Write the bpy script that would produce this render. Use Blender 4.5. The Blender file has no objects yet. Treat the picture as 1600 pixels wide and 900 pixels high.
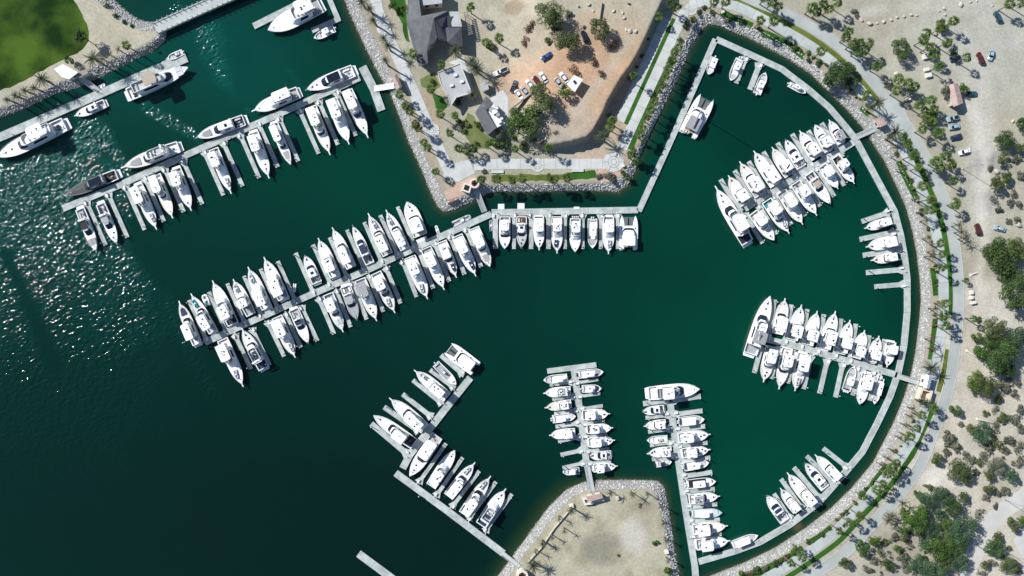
import bpy, math, random
import numpy as np
from mathutils import Vector, Matrix

# ------------------------------------------------------------------ camera, world, sun, exposure
S = bpy.context.scene
COL = S.collection
PI = math.pi
CAM_H = 300.0            # drone height in metres, looking straight down
MPP = 0.25               # metres per photograph pixel at water level
SUN_EL = math.radians(38.5)
SUN_DIR = (-0.848, 0.530)   # horizontal direction towards the sun

cam = bpy.data.cameras.new("camera")
cam.angle = 2 * math.atan(200.0 / CAM_H)
cam.clip_start = 1.0
cam.clip_end = 6000.0
camo = bpy.data.objects.new("camera", cam)
COL.objects.link(camo)
camo.location = (0, 0, CAM_H)
camo.rotation_euler = (0, 0, 0)
S.camera = camo

W_ = bpy.data.worlds.new("World")
S.world = W_
W_.use_nodes = True
nt = W_.node_tree
nt.nodes.clear()
sky = nt.nodes.new("ShaderNodeTexSky")
sky.sky_type = 'NISHITA'
sky.sun_disc = False
sky.ozone_density = 3.5
sky.dust_density = 0.4
sky.sun_elevation = SUN_EL
sky.sun_rotation = math.atan2(SUN_DIR[0], SUN_DIR[1])
bg = nt.nodes.new("ShaderNodeBackground")
bg.inputs["Strength"].default_value = 0.085
wo = nt.nodes.new("ShaderNodeOutputWorld")
nt.links.new(sky.outputs[0], bg.inputs[0])
nt.links.new(bg.outputs[0], wo.inputs[0])

sun = bpy.data.lights.new("sun", 'SUN')
sun.energy = 5.0
sun.angle = math.radians(0.5)
sun.color = (1.0, 0.985, 0.95)
suno = bpy.data.objects.new("sun", sun)
COL.objects.link(suno)
_sd = Vector((SUN_DIR[0] * math.cos(SUN_EL), SUN_DIR[1] * math.cos(SUN_EL), math.sin(SUN_EL)))
suno.rotation_euler = _sd.to_track_quat('Z', 'Y').to_euler()
suno.location = (-150, 95, 180)

S.view_settings.view_transform = 'Standard'
S.view_settings.look = 'None'
S.view_settings.gamma = 1.0
S.view_settings.use_curve_mapping = False
S.view_settings.exposure = 0.32

# ------------------------------------------------------------------ helpers
G = 2.0                  # height of the land above the water

def W(px, py, z=0.0):
    """plan position (metres) of a point of height z that was measured at px, py on the photograph"""
    s = MPP * (CAM_H - z) / CAM_H
    return Vector(((px - 800.0) * s, (450.0 - py) * s, z))

def hsh(*a):
    return random.Random("|".join(str(x) for x in a))

class MB:
    """collects faces; build() links them as ONE mesh object"""
    def __init__(self):
        self.v = []; self.f = []; self.m = []; self.sm = False
    def add(self, vs, fs, mi=0):
        n = len(self.v)
        self.v += [tuple(p) for p in vs]
        for f in fs:
            self.f.append(tuple(n + i for i in f)); self.m.append(mi)
        return self
    def box(self, c, s, rz=0.0, mi=0, taper=1.0):
        hx, hy, hz = s[0] / 2, s[1] / 2, s[2] / 2
        ca, sa = math.cos(rz), math.sin(rz)
        vs = []
        for z, k in ((-hz, 1.0), (hz, taper)):
            for x, y in ((-hx, -hy), (hx, -hy), (hx, hy), (-hx, hy)):
                x *= k; y *= k
                vs.append((c[0] + x * ca - y * sa, c[1] + x * sa + y * ca, c[2] + z))
        return self.add(vs, [(3, 2, 1, 0), (4, 5, 6, 7), (0, 1, 5, 4), (1, 2, 6, 5), (2, 3, 7, 6), (3, 0, 4, 7)], mi)
    def prism(self, poly, z0, z1, mi=0):
        a = sum(poly[i][0] * poly[(i + 1) % len(poly)][1] - poly[(i + 1) % len(poly)][0] * poly[i][1] for i in range(len(poly)))
        p = list(poly) if a > 0 else list(poly)[::-1]
        n = len(p)
        vs = [(q[0], q[1], z0) for q in p] + [(q[0], q[1], z1) for q in p]
        fs = [tuple(range(n - 1, -1, -1)), tuple(range(n, 2 * n))]
        fs += [(i, (i + 1) % n, n + (i + 1) % n, n + i) for i in range(n)]
        return self.add(vs, fs, mi)
    def loft(self, rings, cap0=True, cap1=True, mi=0):
        n = len(rings[0])
        vs = [p for r in rings for p in r]
        fs = []
        for k in range(len(rings) - 1):
            for i in range(n):
                j = (i + 1) % n
                fs.append((k * n + i, k * n + j, (k + 1) * n + j, (k + 1) * n + i))
        if cap0: fs.append(tuple(range(n - 1, -1, -1)))
        if cap1: fs.append(tuple((len(rings) - 1) * n + i for i in range(n)))
        return self.add(vs, fs, mi)
    def tube(self, p, q, r, r2=None, n=6, mi=0):
        p = Vector(p); q = Vector(q); r2 = r if r2 is None else r2
        d = (q - p)
        if d.length < 1e-6: return self
        d.normalize()
        u = d.orthogonal().normalized(); w = d.cross(u)
        rg = []
        for c, rr in ((p, r), (q, r2)):
            rg.append([c + (u * math.cos(2 * PI * i / n) + w * math.sin(2 * PI * i / n)) * rr for i in range(n)])
        return self.loft(rg, mi=mi)
    def path(self, pts, r, n=4, mi=0):
        for a, b in zip(pts[:-1], pts[1:]): self.tube(a, b, r, n=n, mi=mi)
        return self
    def dome(self, c, r, h, n=8, mi=0):
        rg = []
        for k in range(4):
            a = k / 3.0 * PI / 2 * 0.98
            rg.append([(c[0] + r * math.cos(a) * math.cos(2 * PI * i / n), c[1] + r * math.cos(a) * math.sin(2 * PI * i / n), c[2] + h * math.sin(a)) for i in range(n)])
        return self.loft(rg, mi=mi)
    def mesh(self, name, mats):
        me = bpy.data.meshes.new(name)
        me.from_pydata([tuple(p) for p in self.v], [], self.f)
        if not isinstance(mats, (list, tuple)): mats = [mats]
        for m in mats: me.materials.append(m)
        if len(mats) > 1: me.polygons.foreach_set("material_index", self.m)
        if self.sm: me.polygons.foreach_set("use_smooth", [True] * len(me.polygons))
        me.update()
        return me
    def build(self, name, mats, parent=None, loc=None):
        o = bpy.data.objects.new(name, self.mesh(name, mats))
        COL.objects.link(o)
        if parent is not None: o.parent = parent
        if loc is not None: o.location = loc
        return o

def link(name, me, parent=None, loc=None, rz=0, sc=None, mat=None):
    o = bpy.data.objects.new(name, me)
    COL.objects.link(o)
    if parent is not None: o.parent = parent
    if loc is not None: o.location = loc
    if rz: o.rotation_euler = (0, 0, rz)
    if sc is not None: o.scale = sc
    if mat is not None:
        o.material_slots[0].link = 'OBJECT'; o.material_slots[0].material = mat
    return o

ALL_LABELS = {}
def tag(o, label=None, cat=None, group=None, kind=None):
    if label:
        n = len(label.replace("-", " ").split())
        if not 4 <= len(label.split()) <= 16: print("LABEL LENGTH", len(label.split()), label)
        if label in ALL_LABELS and not (group and ALL_LABELS[label] == group): print("DUP LABEL", label)
        ALL_LABELS[label] = group
        o["label"] = label
    if cat: o["category"] = cat
    if group: o["group"] = group
    if kind: o["kind"] = kind
    return o

def empty(name, loc, rz=0.0, label=None, cat=None, group=None):
    o = bpy.data.objects.new(name, None)
    COL.objects.link(o)
    o.location = loc; o.rotation_euler = (0, 0, rz)
    o.empty_display_size = 0.5
    tag(o, label, cat, group)
    return o

ORD = "first second third fourth fifth sixth seventh eighth ninth tenth eleventh twelfth thirteenth fourteenth fifteenth sixteenth seventeenth eighteenth nineteenth twentieth".split()
def nth(i):
    if i < 20: return ORD[i]
    if i < 29: return "twenty-" + ORD[i - 20]
    t = ["thirtieth", "fortieth", "fiftieth"]
    if i == 29: return "thirtieth"
    return "thirty-" + ORD[i - 30] if i < 39 else "number %d" % (i + 1)

# ------------------------------------------------------------------ materials
MATS = {}
def mat(name, col, rough=0.6, var=0.0, nscale=1.0, col2=None, bump=0.0, bscale=None, objvar=0.0, metal=0.0, spec=0.5, detail=4.0, lo=0.35, hi=0.65, coat=0.0):
    """procedural surface: base colour mottled with a second colour by noise, fine bump, small per-object variation"""
    if name in MATS: return MATS[name]
    m = bpy.data.materials.new(name); m.use_nodes = True
    n = m.node_tree.nodes; l = m.node_tree.links
    b = n["Principled BSDF"]
    b.inputs["Roughness"].default_value = rough
    b.inputs["Metallic"].default_value = metal
    b.inputs["Specular IOR Level"].default_value = spec
    if coat: b.inputs["Coat Weight"].default_value = coat
    tc = n.new("ShaderNodeTexCoord")
    src = None
    if col2 is None and var > 0: col2 = tuple(c * (1 - var) for c in col)
    if col2 is not None:
        tx = n.new("ShaderNodeTexNoise"); tx.inputs["Scale"].default_value = nscale; tx.inputs["Detail"].default_value = detail
        l.new(tc.outputs["Object"], tx.inputs["Vector"])
        cr = n.new("ShaderNodeValToRGB")
        cr.color_ramp.elements[0].position = lo; cr.color_ramp.elements[1].position = hi
        cr.color_ramp.elements[0].color = (*col2, 1); cr.color_ramp.elements[1].color = (*col, 1)
        l.new(tx.outputs["Fac"], cr.inputs["Fac"]); src = cr.outputs["Color"]
    else:
        b.inputs["Base Color"].default_value = (*col, 1)
    if objvar > 0:
        oi = n.new("ShaderNodeObjectInfo")
        mr = n.new("ShaderNodeMapRange"); mr.inputs["To Min"].default_value = 1 - objvar; mr.inputs["To Max"].default_value = 1 + objvar
        l.new(oi.outputs["Random"], mr.inputs["Value"])
        hs = n.new("ShaderNodeHueSaturation")
        l.new(mr.outputs["Result"], hs.inputs["Value"])
        if src is not None: l.new(src, hs.inputs["Color"])
        else: hs.inputs["Color"].default_value = (*col, 1)
        src = hs.outputs["Color"]
    if src is not None: l.new(src, b.inputs["Base Color"])
    if bump > 0:
        t2 = n.new("ShaderNodeTexNoise"); t2.inputs["Scale"].default_value = bscale or nscale * 6; t2.inputs["Detail"].default_value = 5
        l.new(tc.outputs["Object"], t2.inputs["Vector"])
        bp = n.new("ShaderNodeBump"); bp.inputs["Strength"].default_value = 0.8; bp.inputs["Distance"].default_value = bump
        l.new(t2.outputs["Fac"], bp.inputs["Height"]); l.new(bp.outputs["Normal"], b.inputs["Normal"])
    MATS[name] = m
    return m

M_WHITE = mat("gelcoat_white", (0.80, 0.80, 0.79), 0.35, var=0.05, nscale=0.6, objvar=0.05)
M_CREAM = mat("gelcoat_cream", (0.74, 0.71, 0.64), 0.35, var=0.05, nscale=0.6, objvar=0.04)
M_TEALHULL = mat("gelcoat_aqua", (0.30, 0.52, 0.54), 0.3, var=0.05, nscale=0.6)
M_GREYHULL = mat("gelcoat_grey", (0.27, 0.29, 0.31), 0.3, var=0.08, nscale=0.6)
M_NAVYHULL = mat("gelcoat_navy", (0.02, 0.035, 0.07), 0.2, var=0.1, nscale=0.6)
M_BLACKDECK = mat("dark_decking", (0.022, 0.024, 0.03), 0.5, var=0.3, nscale=2)
M_DECK = mat("nonslip_deck", (0.76, 0.76, 0.74), 0.75, var=0.06, nscale=1.5, objvar=0.04)
M_GREYDECK = mat("grey_deck_covering", (0.34, 0.36, 0.37), 0.8, var=0.12, nscale=2, objvar=0.08)
M_TEAK = mat("teak_deck", (0.36, 0.22, 0.13), 0.6, col2=(0.27, 0.16, 0.09), nscale=3, objvar=0.08)
M_GLASS = mat("tinted_glass", (0.012, 0.018, 0.03), 0.08, spec=0.5)
M_NAVY = mat("navy_canvas", (0.018, 0.035, 0.085), 0.8, var=0.2, nscale=3, objvar=0.15)
M_TAN = mat("tan_canvas", (0.42, 0.35, 0.28), 0.85, var=0.08, nscale=3)
M_GREYCAN = mat("grey_canvas", (0.33, 0.33, 0.34), 0.85, var=0.1, nscale=3, objvar=0.1)
M_BLACKCAN = mat("black_canvas", (0.02, 0.02, 0.023), 0.85, var=0.2, nscale=3)
M_TEALCAN = mat("teal_canvas", (0.03, 0.25, 0.27), 0.8, var=0.2, nscale=3)
M_CUSH = mat("pale_cushion", (0.52, 0.53, 0.54), 0.85, var=0.1, nscale=3, objvar=0.15)
M_BLACK = mat("black_plastic", (0.02, 0.02, 0.022), 0.45)
M_STEEL = mat("stainless_steel", (0.62, 0.63, 0.64), 0.28, metal=0.9)
M_ENGINE = mat("outboard_cowling", (0.04, 0.042, 0.045), 0.25, var=0.1, nscale=2)
M_ENGINEW = mat("outboard_cowling_white", (0.75, 0.75, 0.75), 0.25, var=0.05, nscale=2)
M_HYPALON = mat("grey_rubber_tube", (0.42, 0.43, 0.44), 0.7, var=0.1, nscale=2, objvar=0.1)
M_NET = mat("trampoline_net", (0.13, 0.15, 0.15), 0.9, var=0.3, nscale=8)

M_DOCK = mat("floating_dock_concrete", (0.46, 0.495, 0.475), 0.85, col2=(0.31, 0.34, 0.325), nscale=0.45, bump=0.01, bscale=3, objvar=0.07, detail=8)
M_DOCKEDGE = mat("dock_timber_edge", (0.50, 0.52, 0.50), 0.85, col2=(0.38, 0.40, 0.38), nscale=0.8)
M_PILE = mat("dock_pile", (0.20, 0.20, 0.19), 0.8, var=0.3, nscale=2)
M_PILECAP = mat("pile_cap_white", (0.78, 0.78, 0.76), 0.5)
M_BOX = mat("dock_box_white", (0.74, 0.74, 0.72), 0.5, var=0.08, nscale=2, objvar=0.06)
M_ALU = mat("gangway_aluminium", (0.50, 0.52, 0.51), 0.45, var=0.1, nscale=2, metal=0.3)

M_PAVE = mat("promenade_concrete", (0.53, 0.54, 0.525), 0.9, col2=(0.44, 0.45, 0.435), nscale=0.25, objvar=0.05, bump=0.006, bscale=3, detail=8)
M_PATH = mat("path_concrete", (0.45, 0.48, 0.465), 0.9, col2=(0.37, 0.40, 0.385), nscale=0.2, objvar=0.06, bump=0.006, bscale=3, detail=8)
M_JOINT = mat("paving_joint", (0.20, 0.20, 0.19), 0.95, var=0.2, nscale=2)
M_ROAD = mat("road_asphalt_pale", (0.40, 0.42, 0.40), 0.92, col2=(0.32, 0.34, 0.325), nscale=0.12, bump=0.01, bscale=4, detail=9)
M_KERB = mat("kerb_concrete", (0.46, 0.46, 0.45), 0.9, var=0.12, nscale=1)
M_GRASS = mat("lawn_grass", (0.040, 0.125, 0.018), 0.95, col2=(0.022, 0.075, 0.012), nscale=0.18, bump=0.05, bscale=4, detail=9, spec=0.1)
M_GRASSDRY = mat("dry_lawn", (0.13, 0.16, 0.035), 0.95, col2=(0.075, 0.11, 0.022), nscale=0.25, bump=0.05, bscale=4, detail=9, spec=0.1)
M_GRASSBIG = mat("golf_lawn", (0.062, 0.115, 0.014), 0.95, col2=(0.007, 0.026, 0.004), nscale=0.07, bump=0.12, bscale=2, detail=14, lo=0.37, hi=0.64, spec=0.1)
M_LAWNOLIVE = mat("garden_lawn", (0.17, 0.19, 0.075), 0.95, col2=(0.11, 0.14, 0.05), nscale=0.2, bump=0.04, bscale=4, detail=8, spec=0.1)
M_TILE = mat("terracotta_paving", (0.50, 0.36, 0.28), 0.9, col2=(0.42, 0.29, 0.22), nscale=0.4, detail=8)
M_ROCK = mat("riprap_rock", (0.56, 0.555, 0.525), 0.95, col2=(0.26, 0.26, 0.245), nscale=0.9, bump=0.05, bscale=3, lo=0.32, hi=0.54)
def wet_band(m, z0, z1, col):
    """tide stain: rock is darker and greener close to the water"""
    n = m.node_tree.nodes; l = m.node_tree.links; b = n["Principled BSDF"]
    ge = n.new("ShaderNodeNewGeometry"); sx = n.new("ShaderNodeSeparateXYZ"); l.new(ge.outputs["Position"], sx.inputs[0])
    mr = n.new("ShaderNodeMapRange"); mr.inputs["From Min"].default_value = z0; mr.inputs["From Max"].default_value = z1; l.new(sx.outputs["Z"], mr.inputs["Value"])
    src = b.inputs["Base Color"].links[0].from_socket
    mx = n.new("ShaderNodeMix"); mx.data_type = 'RGBA'; l.new(mr.outputs["Result"], mx.inputs["Factor"]); mx.inputs["A"].default_value = (*col, 1); l.new(src, mx.inputs["B"])
    l.new(mx.outputs["Result"], b.inputs["Base Color"])
wet_band(M_ROCK, 0.05, 0.55, (0.075, 0.085, 0.05))
M_BOULDER = mat("pale_boulder", (0.55, 0.51, 0.43), 0.95, col2=(0.40, 0.36, 0.30), nscale=0.8, bump=0.05, bscale=3, objvar=0.08)

M_ROOFDARK = mat("slate_shade_roof", (0.085, 0.09, 0.10), 0.85, col2=(0.060, 0.064, 0.074), nscale=0.5, bump=0.03, bscale=2, detail=8)
M_ROOFGREY = mat("grey_tile_roof", (0.125, 0.132, 0.138), 0.85, col2=(0.09, 0.095, 0.10), nscale=0.5, bump=0.03, bscale=2, detail=8)
M_ROOFPALE = mat("pale_membrane_roof", (0.44, 0.45, 0.45), 0.85, col2=(0.36, 0.37, 0.37), nscale=0.2, detail=8)
M_ROOFWHITE = mat("white_roof", (0.76, 0.76, 0.75), 0.8, col2=(0.64, 0.64, 0.63), nscale=0.3, detail=8)
M_ROOFPINK = mat("clay_roof", (0.47, 0.34, 0.30), 0.85, col2=(0.36, 0.25, 0.22), nscale=0.8, detail=8)
M_WALL = mat("stucco_wall", (0.55, 0.50, 0.43), 0.9, var=0.12, nscale=0.8)
M_WALLPALE = mat("pale_stucco", (0.68, 0.64, 0.58), 0.9, var=0.08, nscale=0.8)
M_TIMBER = mat("pergola_timber", (0.30, 0.27, 0.24), 0.85, var=0.25, nscale=1.5)
M_TERRA = mat("red_clay", (0.30, 0.08, 0.05), 0.85, var=0.2, nscale=2)
M_TRUNK = mat("palm_trunk", (0.20, 0.165, 0.12), 0.95, col2=(0.12, 0.095, 0.07), nscale=4)
M_BARK = mat("tree_bark", (0.14, 0.11, 0.085), 0.95, col2=(0.085, 0.065, 0.05), nscale=3)

def foliage(name, col, col2, objvar=0.18, hue=0.02):
    if name in MATS: return MATS[name]
    m = bpy.data.materials.new(name); m.use_nodes = True
    n = m.node_tree.nodes; l = m.node_tree.links
    b = n["Principled BSDF"]; b.inputs["Roughness"].default_value = 0.65
    b.inputs["Specular IOR Level"].default_value = 0.25
    tc = n.new("ShaderNodeTexCoord"); tx = n.new("ShaderNodeTexNoise")
    tx.inputs["Scale"].default_value = 2.2; tx.inputs["Detail"].default_value = 5
    l.new(tc.outputs["Object"], tx.inputs["Vector"])
    cr = n.new("ShaderNodeValToRGB"); cr.color_ramp.elements[0].position = 0.36; cr.color_ramp.elements[1].position = 0.64
    cr.color_ramp.elements[0].color = (*col2, 1); cr.color_ramp.elements[1].color = (*col, 1)
    l.new(tx.outputs["Fac"], cr.inputs["Fac"])
    oi = n.new("ShaderNodeObjectInfo"); hs = n.new("ShaderNodeHueSaturation")
    m1 = n.new("ShaderNodeMapRange"); m1.inputs["To Min"].default_value = 1 - objvar; m1.inputs["To Max"].default_value = 1 + objvar
    m2 = n.new("ShaderNodeMapRange"); m2.inputs["To Min"].default_value = 0.5 - hue; m2.inputs["To Max"].default_value = 0.5 + hue
    l.new(oi.outputs["Random"], m1.inputs["Value"]); l.new(m1.outputs["Result"], hs.inputs["Value"])
    ml = n.new("ShaderNodeMath"); ml.operation = 'FRACT'
    mm = n.new("ShaderNodeMath"); mm.operation = 'MULTIPLY'; mm.inputs[1].default_value = 7.3
    l.new(oi.outputs["Random"], mm.inputs[0]); l.new(mm.outputs[0], ml.inputs[0]); l.new(ml.outputs[0], m2.inputs["Value"])
    l.new(m2.outputs["Result"], hs.inputs["Hue"])
    l.new(cr.outputs["Color"], hs.inputs["Color"]); l.new(hs.outputs["Color"], b.inputs["Base Color"])
    tr = n.new("ShaderNodeBsdfTranslucent"); l.new(hs.outputs["Color"], tr.inputs["Color"])
    mx = n.new("ShaderNodeMixShader"); mx.inputs[0].default_value = 0.36
    l.new(b.outputs[0], mx.inputs[1]); l.new(tr.outputs[0], mx.inputs[2])
    l.new(mx.outputs[0], n["Material Output"].inputs["Surface"])
    MATS[name] = m
    return m
F_PALM = foliage("fan_palm_leaf", (0.14, 0.20, 0.05), (0.075, 0.13, 0.034))
F_DATE = foliage("date_palm_leaf", (0.115, 0.135, 0.085), (0.06, 0.08, 0.045))
F_DRYPALM = foliage("dry_palm_leaf", (0.17, 0.165, 0.10), (0.09, 0.09, 0.05))
F_GREEN = foliage("bright_leaf", (0.12, 0.20, 0.04), (0.06, 0.115, 0.024))
F_DARK = foliage("dark_leaf", (0.092, 0.155, 0.042), (0.042, 0.085, 0.026))
F_OLIVE = foliage("olive_leaf", (0.135, 0.17, 0.06), (0.075, 0.102, 0.038))
F_TEAL = foliage("bluish_leaf", (0.09, 0.16, 0.078), (0.05, 0.098, 0.05))
F_GREY = foliage("grey_scrub_leaf", (0.20, 0.205, 0.15), (0.125, 0.135, 0.095))
F_BROWN = foliage("dry_brush", (0.19, 0.125, 0.075), (0.10, 0.065, 0.04))
# ------------------------------------------------------------------ the ground, the slopes and the water
MAIN_PAIRS = [((520, -500), (546, -500)), ((532, -8), (556, -8)), ((540, 14), (562, 12)), ((550, 36), (571, 34)), ((570, 80), (588, 68)), ((590, 118), (605, 104)),
 ((609, 150), (620, 138)), ((625, 192), (640, 184)), ((637, 225), (653, 216)), ((654, 260), (667, 250)), ((670, 300), (684, 288)),
 ((682, 325), (692, 308)), ((694, 334), (700, 316)), ((711, 330), (714, 311)), ((730, 321), (731, 304)), ((748, 313), (746, 298)),
 ((762, 304), (760, 291)), ((780, 301), (780, 289)), ((820, 302), (820, 288)), ((860, 300), (860, 288)), ((905, 299), (903, 288)),
 ((940, 300), (938, 286)), ((967, 303), (962, 283)), ((983, 291), (973, 276)), ((995, 267), (982, 262)), ((1003, 240), (991, 244)),
 ((1016, 212), (1005, 214)), ((1032, 180), (1019, 182)), ((1050, 146), (1034, 148)), ((1070, 102), (1056, 102)), ((1081, 76), (1066, 76)),
 ((1094, 52), (1079, 50)), ((1108, 40), (1092, 24)), ((1124, 41), (1111, 19)), ((1144, 51), (1130, 31)), ((1171, 62), (1158, 37)),
 ((1199, 77), (1186, 47)), ((1233, 95), (1212, 62)), ((1267, 118), (1250, 84)), ((1289, 140), (1285, 113)), ((1304, 155), (1314, 138)),
 ((1324, 176), (1342, 162)), ((1345, 200), (1363, 190)), ((1380, 253), (1397, 240)), ((1398, 291), (1418, 282)), ((1413, 324), (1432, 316)),
 ((1424, 364), (1443, 360)), ((1430, 394), (1448, 400)), ((1435, 434), (1453, 438)), ((1437, 468), (1454, 470)), ((1435, 495), (1452, 497)),
 ((1429, 547), (1445, 552)), ((1422, 583), (1437, 590)), ((1411, 619), (1426, 628)), ((1394, 660), (1409, 670)), ((1362, 722), (1376, 732)),
 ((1328, 762), (1340, 776)), ((1297, 792), (1308, 808)), ((1260, 821), (1270, 838)), ((1210, 854), (1219, 869)), ((1160, 878), (1168, 893)),
 ((1110, 897), (1116, 915)), ((1085, 910), (1090, 930)), ((1075, 930), (1085, 960)), ((1072, 1400), (1085, 1400))]
QUAY_PAIRS = [((600, 1400), (640, 1400)), ((768, 908), (786, 912)), ((780, 894), (798, 896)), ((799, 868), (815, 872)), ((827, 830), (842, 837)), ((855, 791), (869, 801)),
 ((884, 763), (893, 777)), ((912, 751), (913, 767)), ((931, 748), (940, 764)), ((988, 748), (988, 763)), ((1030, 749), (1020, 764)),
 ((1041, 762), (1028, 773)), ((1050, 815), (1038, 817)), ((1057, 862), (1045, 864)), ((1063, 896), (1052, 897)), ((1068, 930), (1056, 930)), ((1070, 1400), (1058, 1400))]
WEST_PAIRS = [((-700, 470), (-700, 455)), ((-60, 212), (-60, 198)), ((0, 187), (0, 170)), ((40, 171), (40, 155)), ((90, 147), (90, 131)), ((124, 139), (118, 118)), ((160, 122), (144, 106)),
 ((186, 108), (180, 91)), ((216, 92), (210, 80)), ((240, 82), (234, 67)), ((259, 66), (248, 58)), ((262, 48), (250, 50)), ((248, 34), (236, 46)),
 ((218, 29), (222, 47)), ((200, 17), (203, 37)), ((180, -2), (180, 20)), ((165, -20), (158, 5)), ((120, -60), (110, -40)), ((110, -500), (100, -500))]
def poly_from(pairs, far):
    o = [W(*a, 0).xy for a, b in pairs]; i = [W(*b, G).xy for a, b in pairs]
    f = [Vector(((x - 800) * MPP, (450 - y) * MPP)) for x, y in far]
    return o, i, f
LANDS = [poly_from(MAIN_PAIRS, [(7000, 1400), (7000, -500)]), poly_from(QUAY_PAIRS, []), poly_from(WEST_PAIRS, [(-700, -500)])]
PLATEAU = [W(x, y, 7).xy for x, y in [(757, -500), (1060, -500), (1050, -30), (1036, 0), (1013, 50), (999, 80), (986, 102), (971, 122), (950, 158), (941, 180), (926, 206), (917, 214),
           (897, 220), (867, 226), (845, 226), (820, 216), (790, 215), (757, 150)]]
PX0, PX1 = W(788, 0, 3).x, W(868, 0, 6).x
PLAT_H = 5.0

def inside(X, Y, poly):
    r = np.zeros(X.shape, bool); n = len(poly)
    for i in range(n):
        x0, y0 = poly[i]; x1, y1 = poly[(i + 1) % n]
        if y0 == y1: continue
        c = ((Y < y0) != (Y < y1)) & (X < (x1 - x0) * (Y - y0) / (y1 - y0) + x0)
        r ^= c
    return r
def dline(X, Y, pts):
    d = np.full(X.shape, 1e9)
    for (x0, y0), (x1, y1) in zip(pts[:-1], pts[1:]):
        dx, dy = x1 - x0, y1 - y0
        t = np.clip(((X - x0) * dx + (Y - y0) * dy) / (dx * dx + dy * dy + 1e-12), 0, 1)
        d = np.minimum(d, np.hypot(X - x0 - t * dx, Y - y0 - t * dy))
    return d
def sstep(t):
    t = np.clip(t, 0, 1); return t * t * (3 - 2 * t)
_rs = np.random.RandomState(7)
_lat = _rs.rand(256, 256)
def vnoise(X, Y, s, oct=4):
    out = np.zeros(X.shape); amp = 0.5; tot = 0
    for k in range(oct):
        u = X / s + 37.1 * k + 500; v = Y / s + 11.7 * k + 500
        i = np.floor(u).astype(int); j = np.floor(v).astype(int)
        fu = u - i; fv = v - j
        fu = fu * fu * (3 - 2 * fu); fv = fv * fv * (3 - 2 * fv)
        a = _lat[i % 256, j % 256]; b = _lat[(i + 1) % 256, j % 256]; c = _lat[i % 256, (j + 1) % 256]; d = _lat[(i + 1) % 256, (j + 1) % 256]
        out += amp * (a * (1 - fu) * (1 - fv) + b * fu * (1 - fv) + c * (1 - fu) * fv + d * fu * fv); tot += amp
        amp *= 0.5; s *= 0.5
    return out / tot

def heights(X, Y):
    Z = np.full(X.shape, -50.0); slope = np.zeros(X.shape); dshore = np.full(X.shape, 1e9)
    for o, i, f in LANDS:
        io = inside(X, Y, o + f); ii = inside(X, Y, i + f)
        do = dline(X, Y, o); di = dline(X, Y, i)
        t = do / (do + di + 1e-9)
        z = np.where(ii, G, np.where(io, -0.35 + (G + 0.35) * np.clip(t, 0, 1), -0.35 - np.minimum(do * 0.35, 5.0)))
        Z = np.maximum(Z, z)
        slope = np.maximum(slope, np.where(io & ~ii, 1.0, np.where(ii, np.clip(1 - di / 0.7, 0, 1), 0)))
        dshore = np.minimum(dshore, np.where(io, 0, do))
    p = inside(X, Y, PLATEAU)
    dp = dline(X, Y, PLATEAU + PLATEAU[:1])
    h = PLAT_H * sstep((X - PX0) / (PX1 - PX0)) * np.where(p, 1.0, np.clip(1 - dp / 0.8, 0, 1))
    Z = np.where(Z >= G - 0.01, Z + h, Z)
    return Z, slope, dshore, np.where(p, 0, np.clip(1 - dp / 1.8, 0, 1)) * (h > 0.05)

def ground_z(x, y):
    a = np.array([x]); b = np.array([y])
    p = inside(a, b, PLATEAU)[0]
    if not p: return G
    return G + float(PLAT_H * sstep((a - PX0) / (PX1 - PX0))[0])
def on_ground(px, py, h=0.0):
    """plan position of a point seen at px, py that is h above the ground; returns x, y, ground height"""
    z = G
    for _ in range(3):
        p = W(px, py, z + h); z = ground_z(p.x, p.y)
    return p.x, p.y, z

def grid_axis(a, b, step, far):
    m = list(np.arange(a, b + 1e-6, step)); lo = []; hi = []; d = step
    x = a
    while x > -far: d *= 1.35; x -= d; lo.append(x)
    d = step; x = b
    while x < far: d *= 1.35; x += d; hi.append(x)
    return np.array(lo[::-1] + m + hi)
def grid_mesh(name, xs, ys, Z, attrs):
    X, Y = np.meshgrid(xs, ys); ny, nx = X.shape
    co = np.stack([X, Y, Z], -1).reshape(-1, 3).astype(np.float32)
    k = np.arange(ny * nx).reshape(ny, nx)
    f = np.stack([k[:-1, :-1], k[:-1, 1:], k[1:, 1:], k[1:, :-1]], -1).reshape(-1, 4).astype(np.int32)
    me = bpy.data.meshes.new(name)
    me.vertices.add(len(co)); me.vertices.foreach_set("co", co.ravel())
    me.loops.add(f.size); me.loops.foreach_set("vertex_index", f.ravel())
    me.polygons.add(len(f)); me.polygons.foreach_set("loop_start", np.arange(0, f.size, 4, dtype=np.int32))
    me.polygons.foreach_set("loop_total", np.full(len(f), 4, np.int32))
    me.update(calc_edges=True)
    for an, A in attrs.items():
        at = me.attributes.new(an, 'FLOAT_COLOR', 'POINT')
        c = np.ones((ny * nx, 4), np.float32); c[:, :3] = A.reshape(-1, 3)
        at.data.foreach_set("color", c.ravel())
    return me

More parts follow.
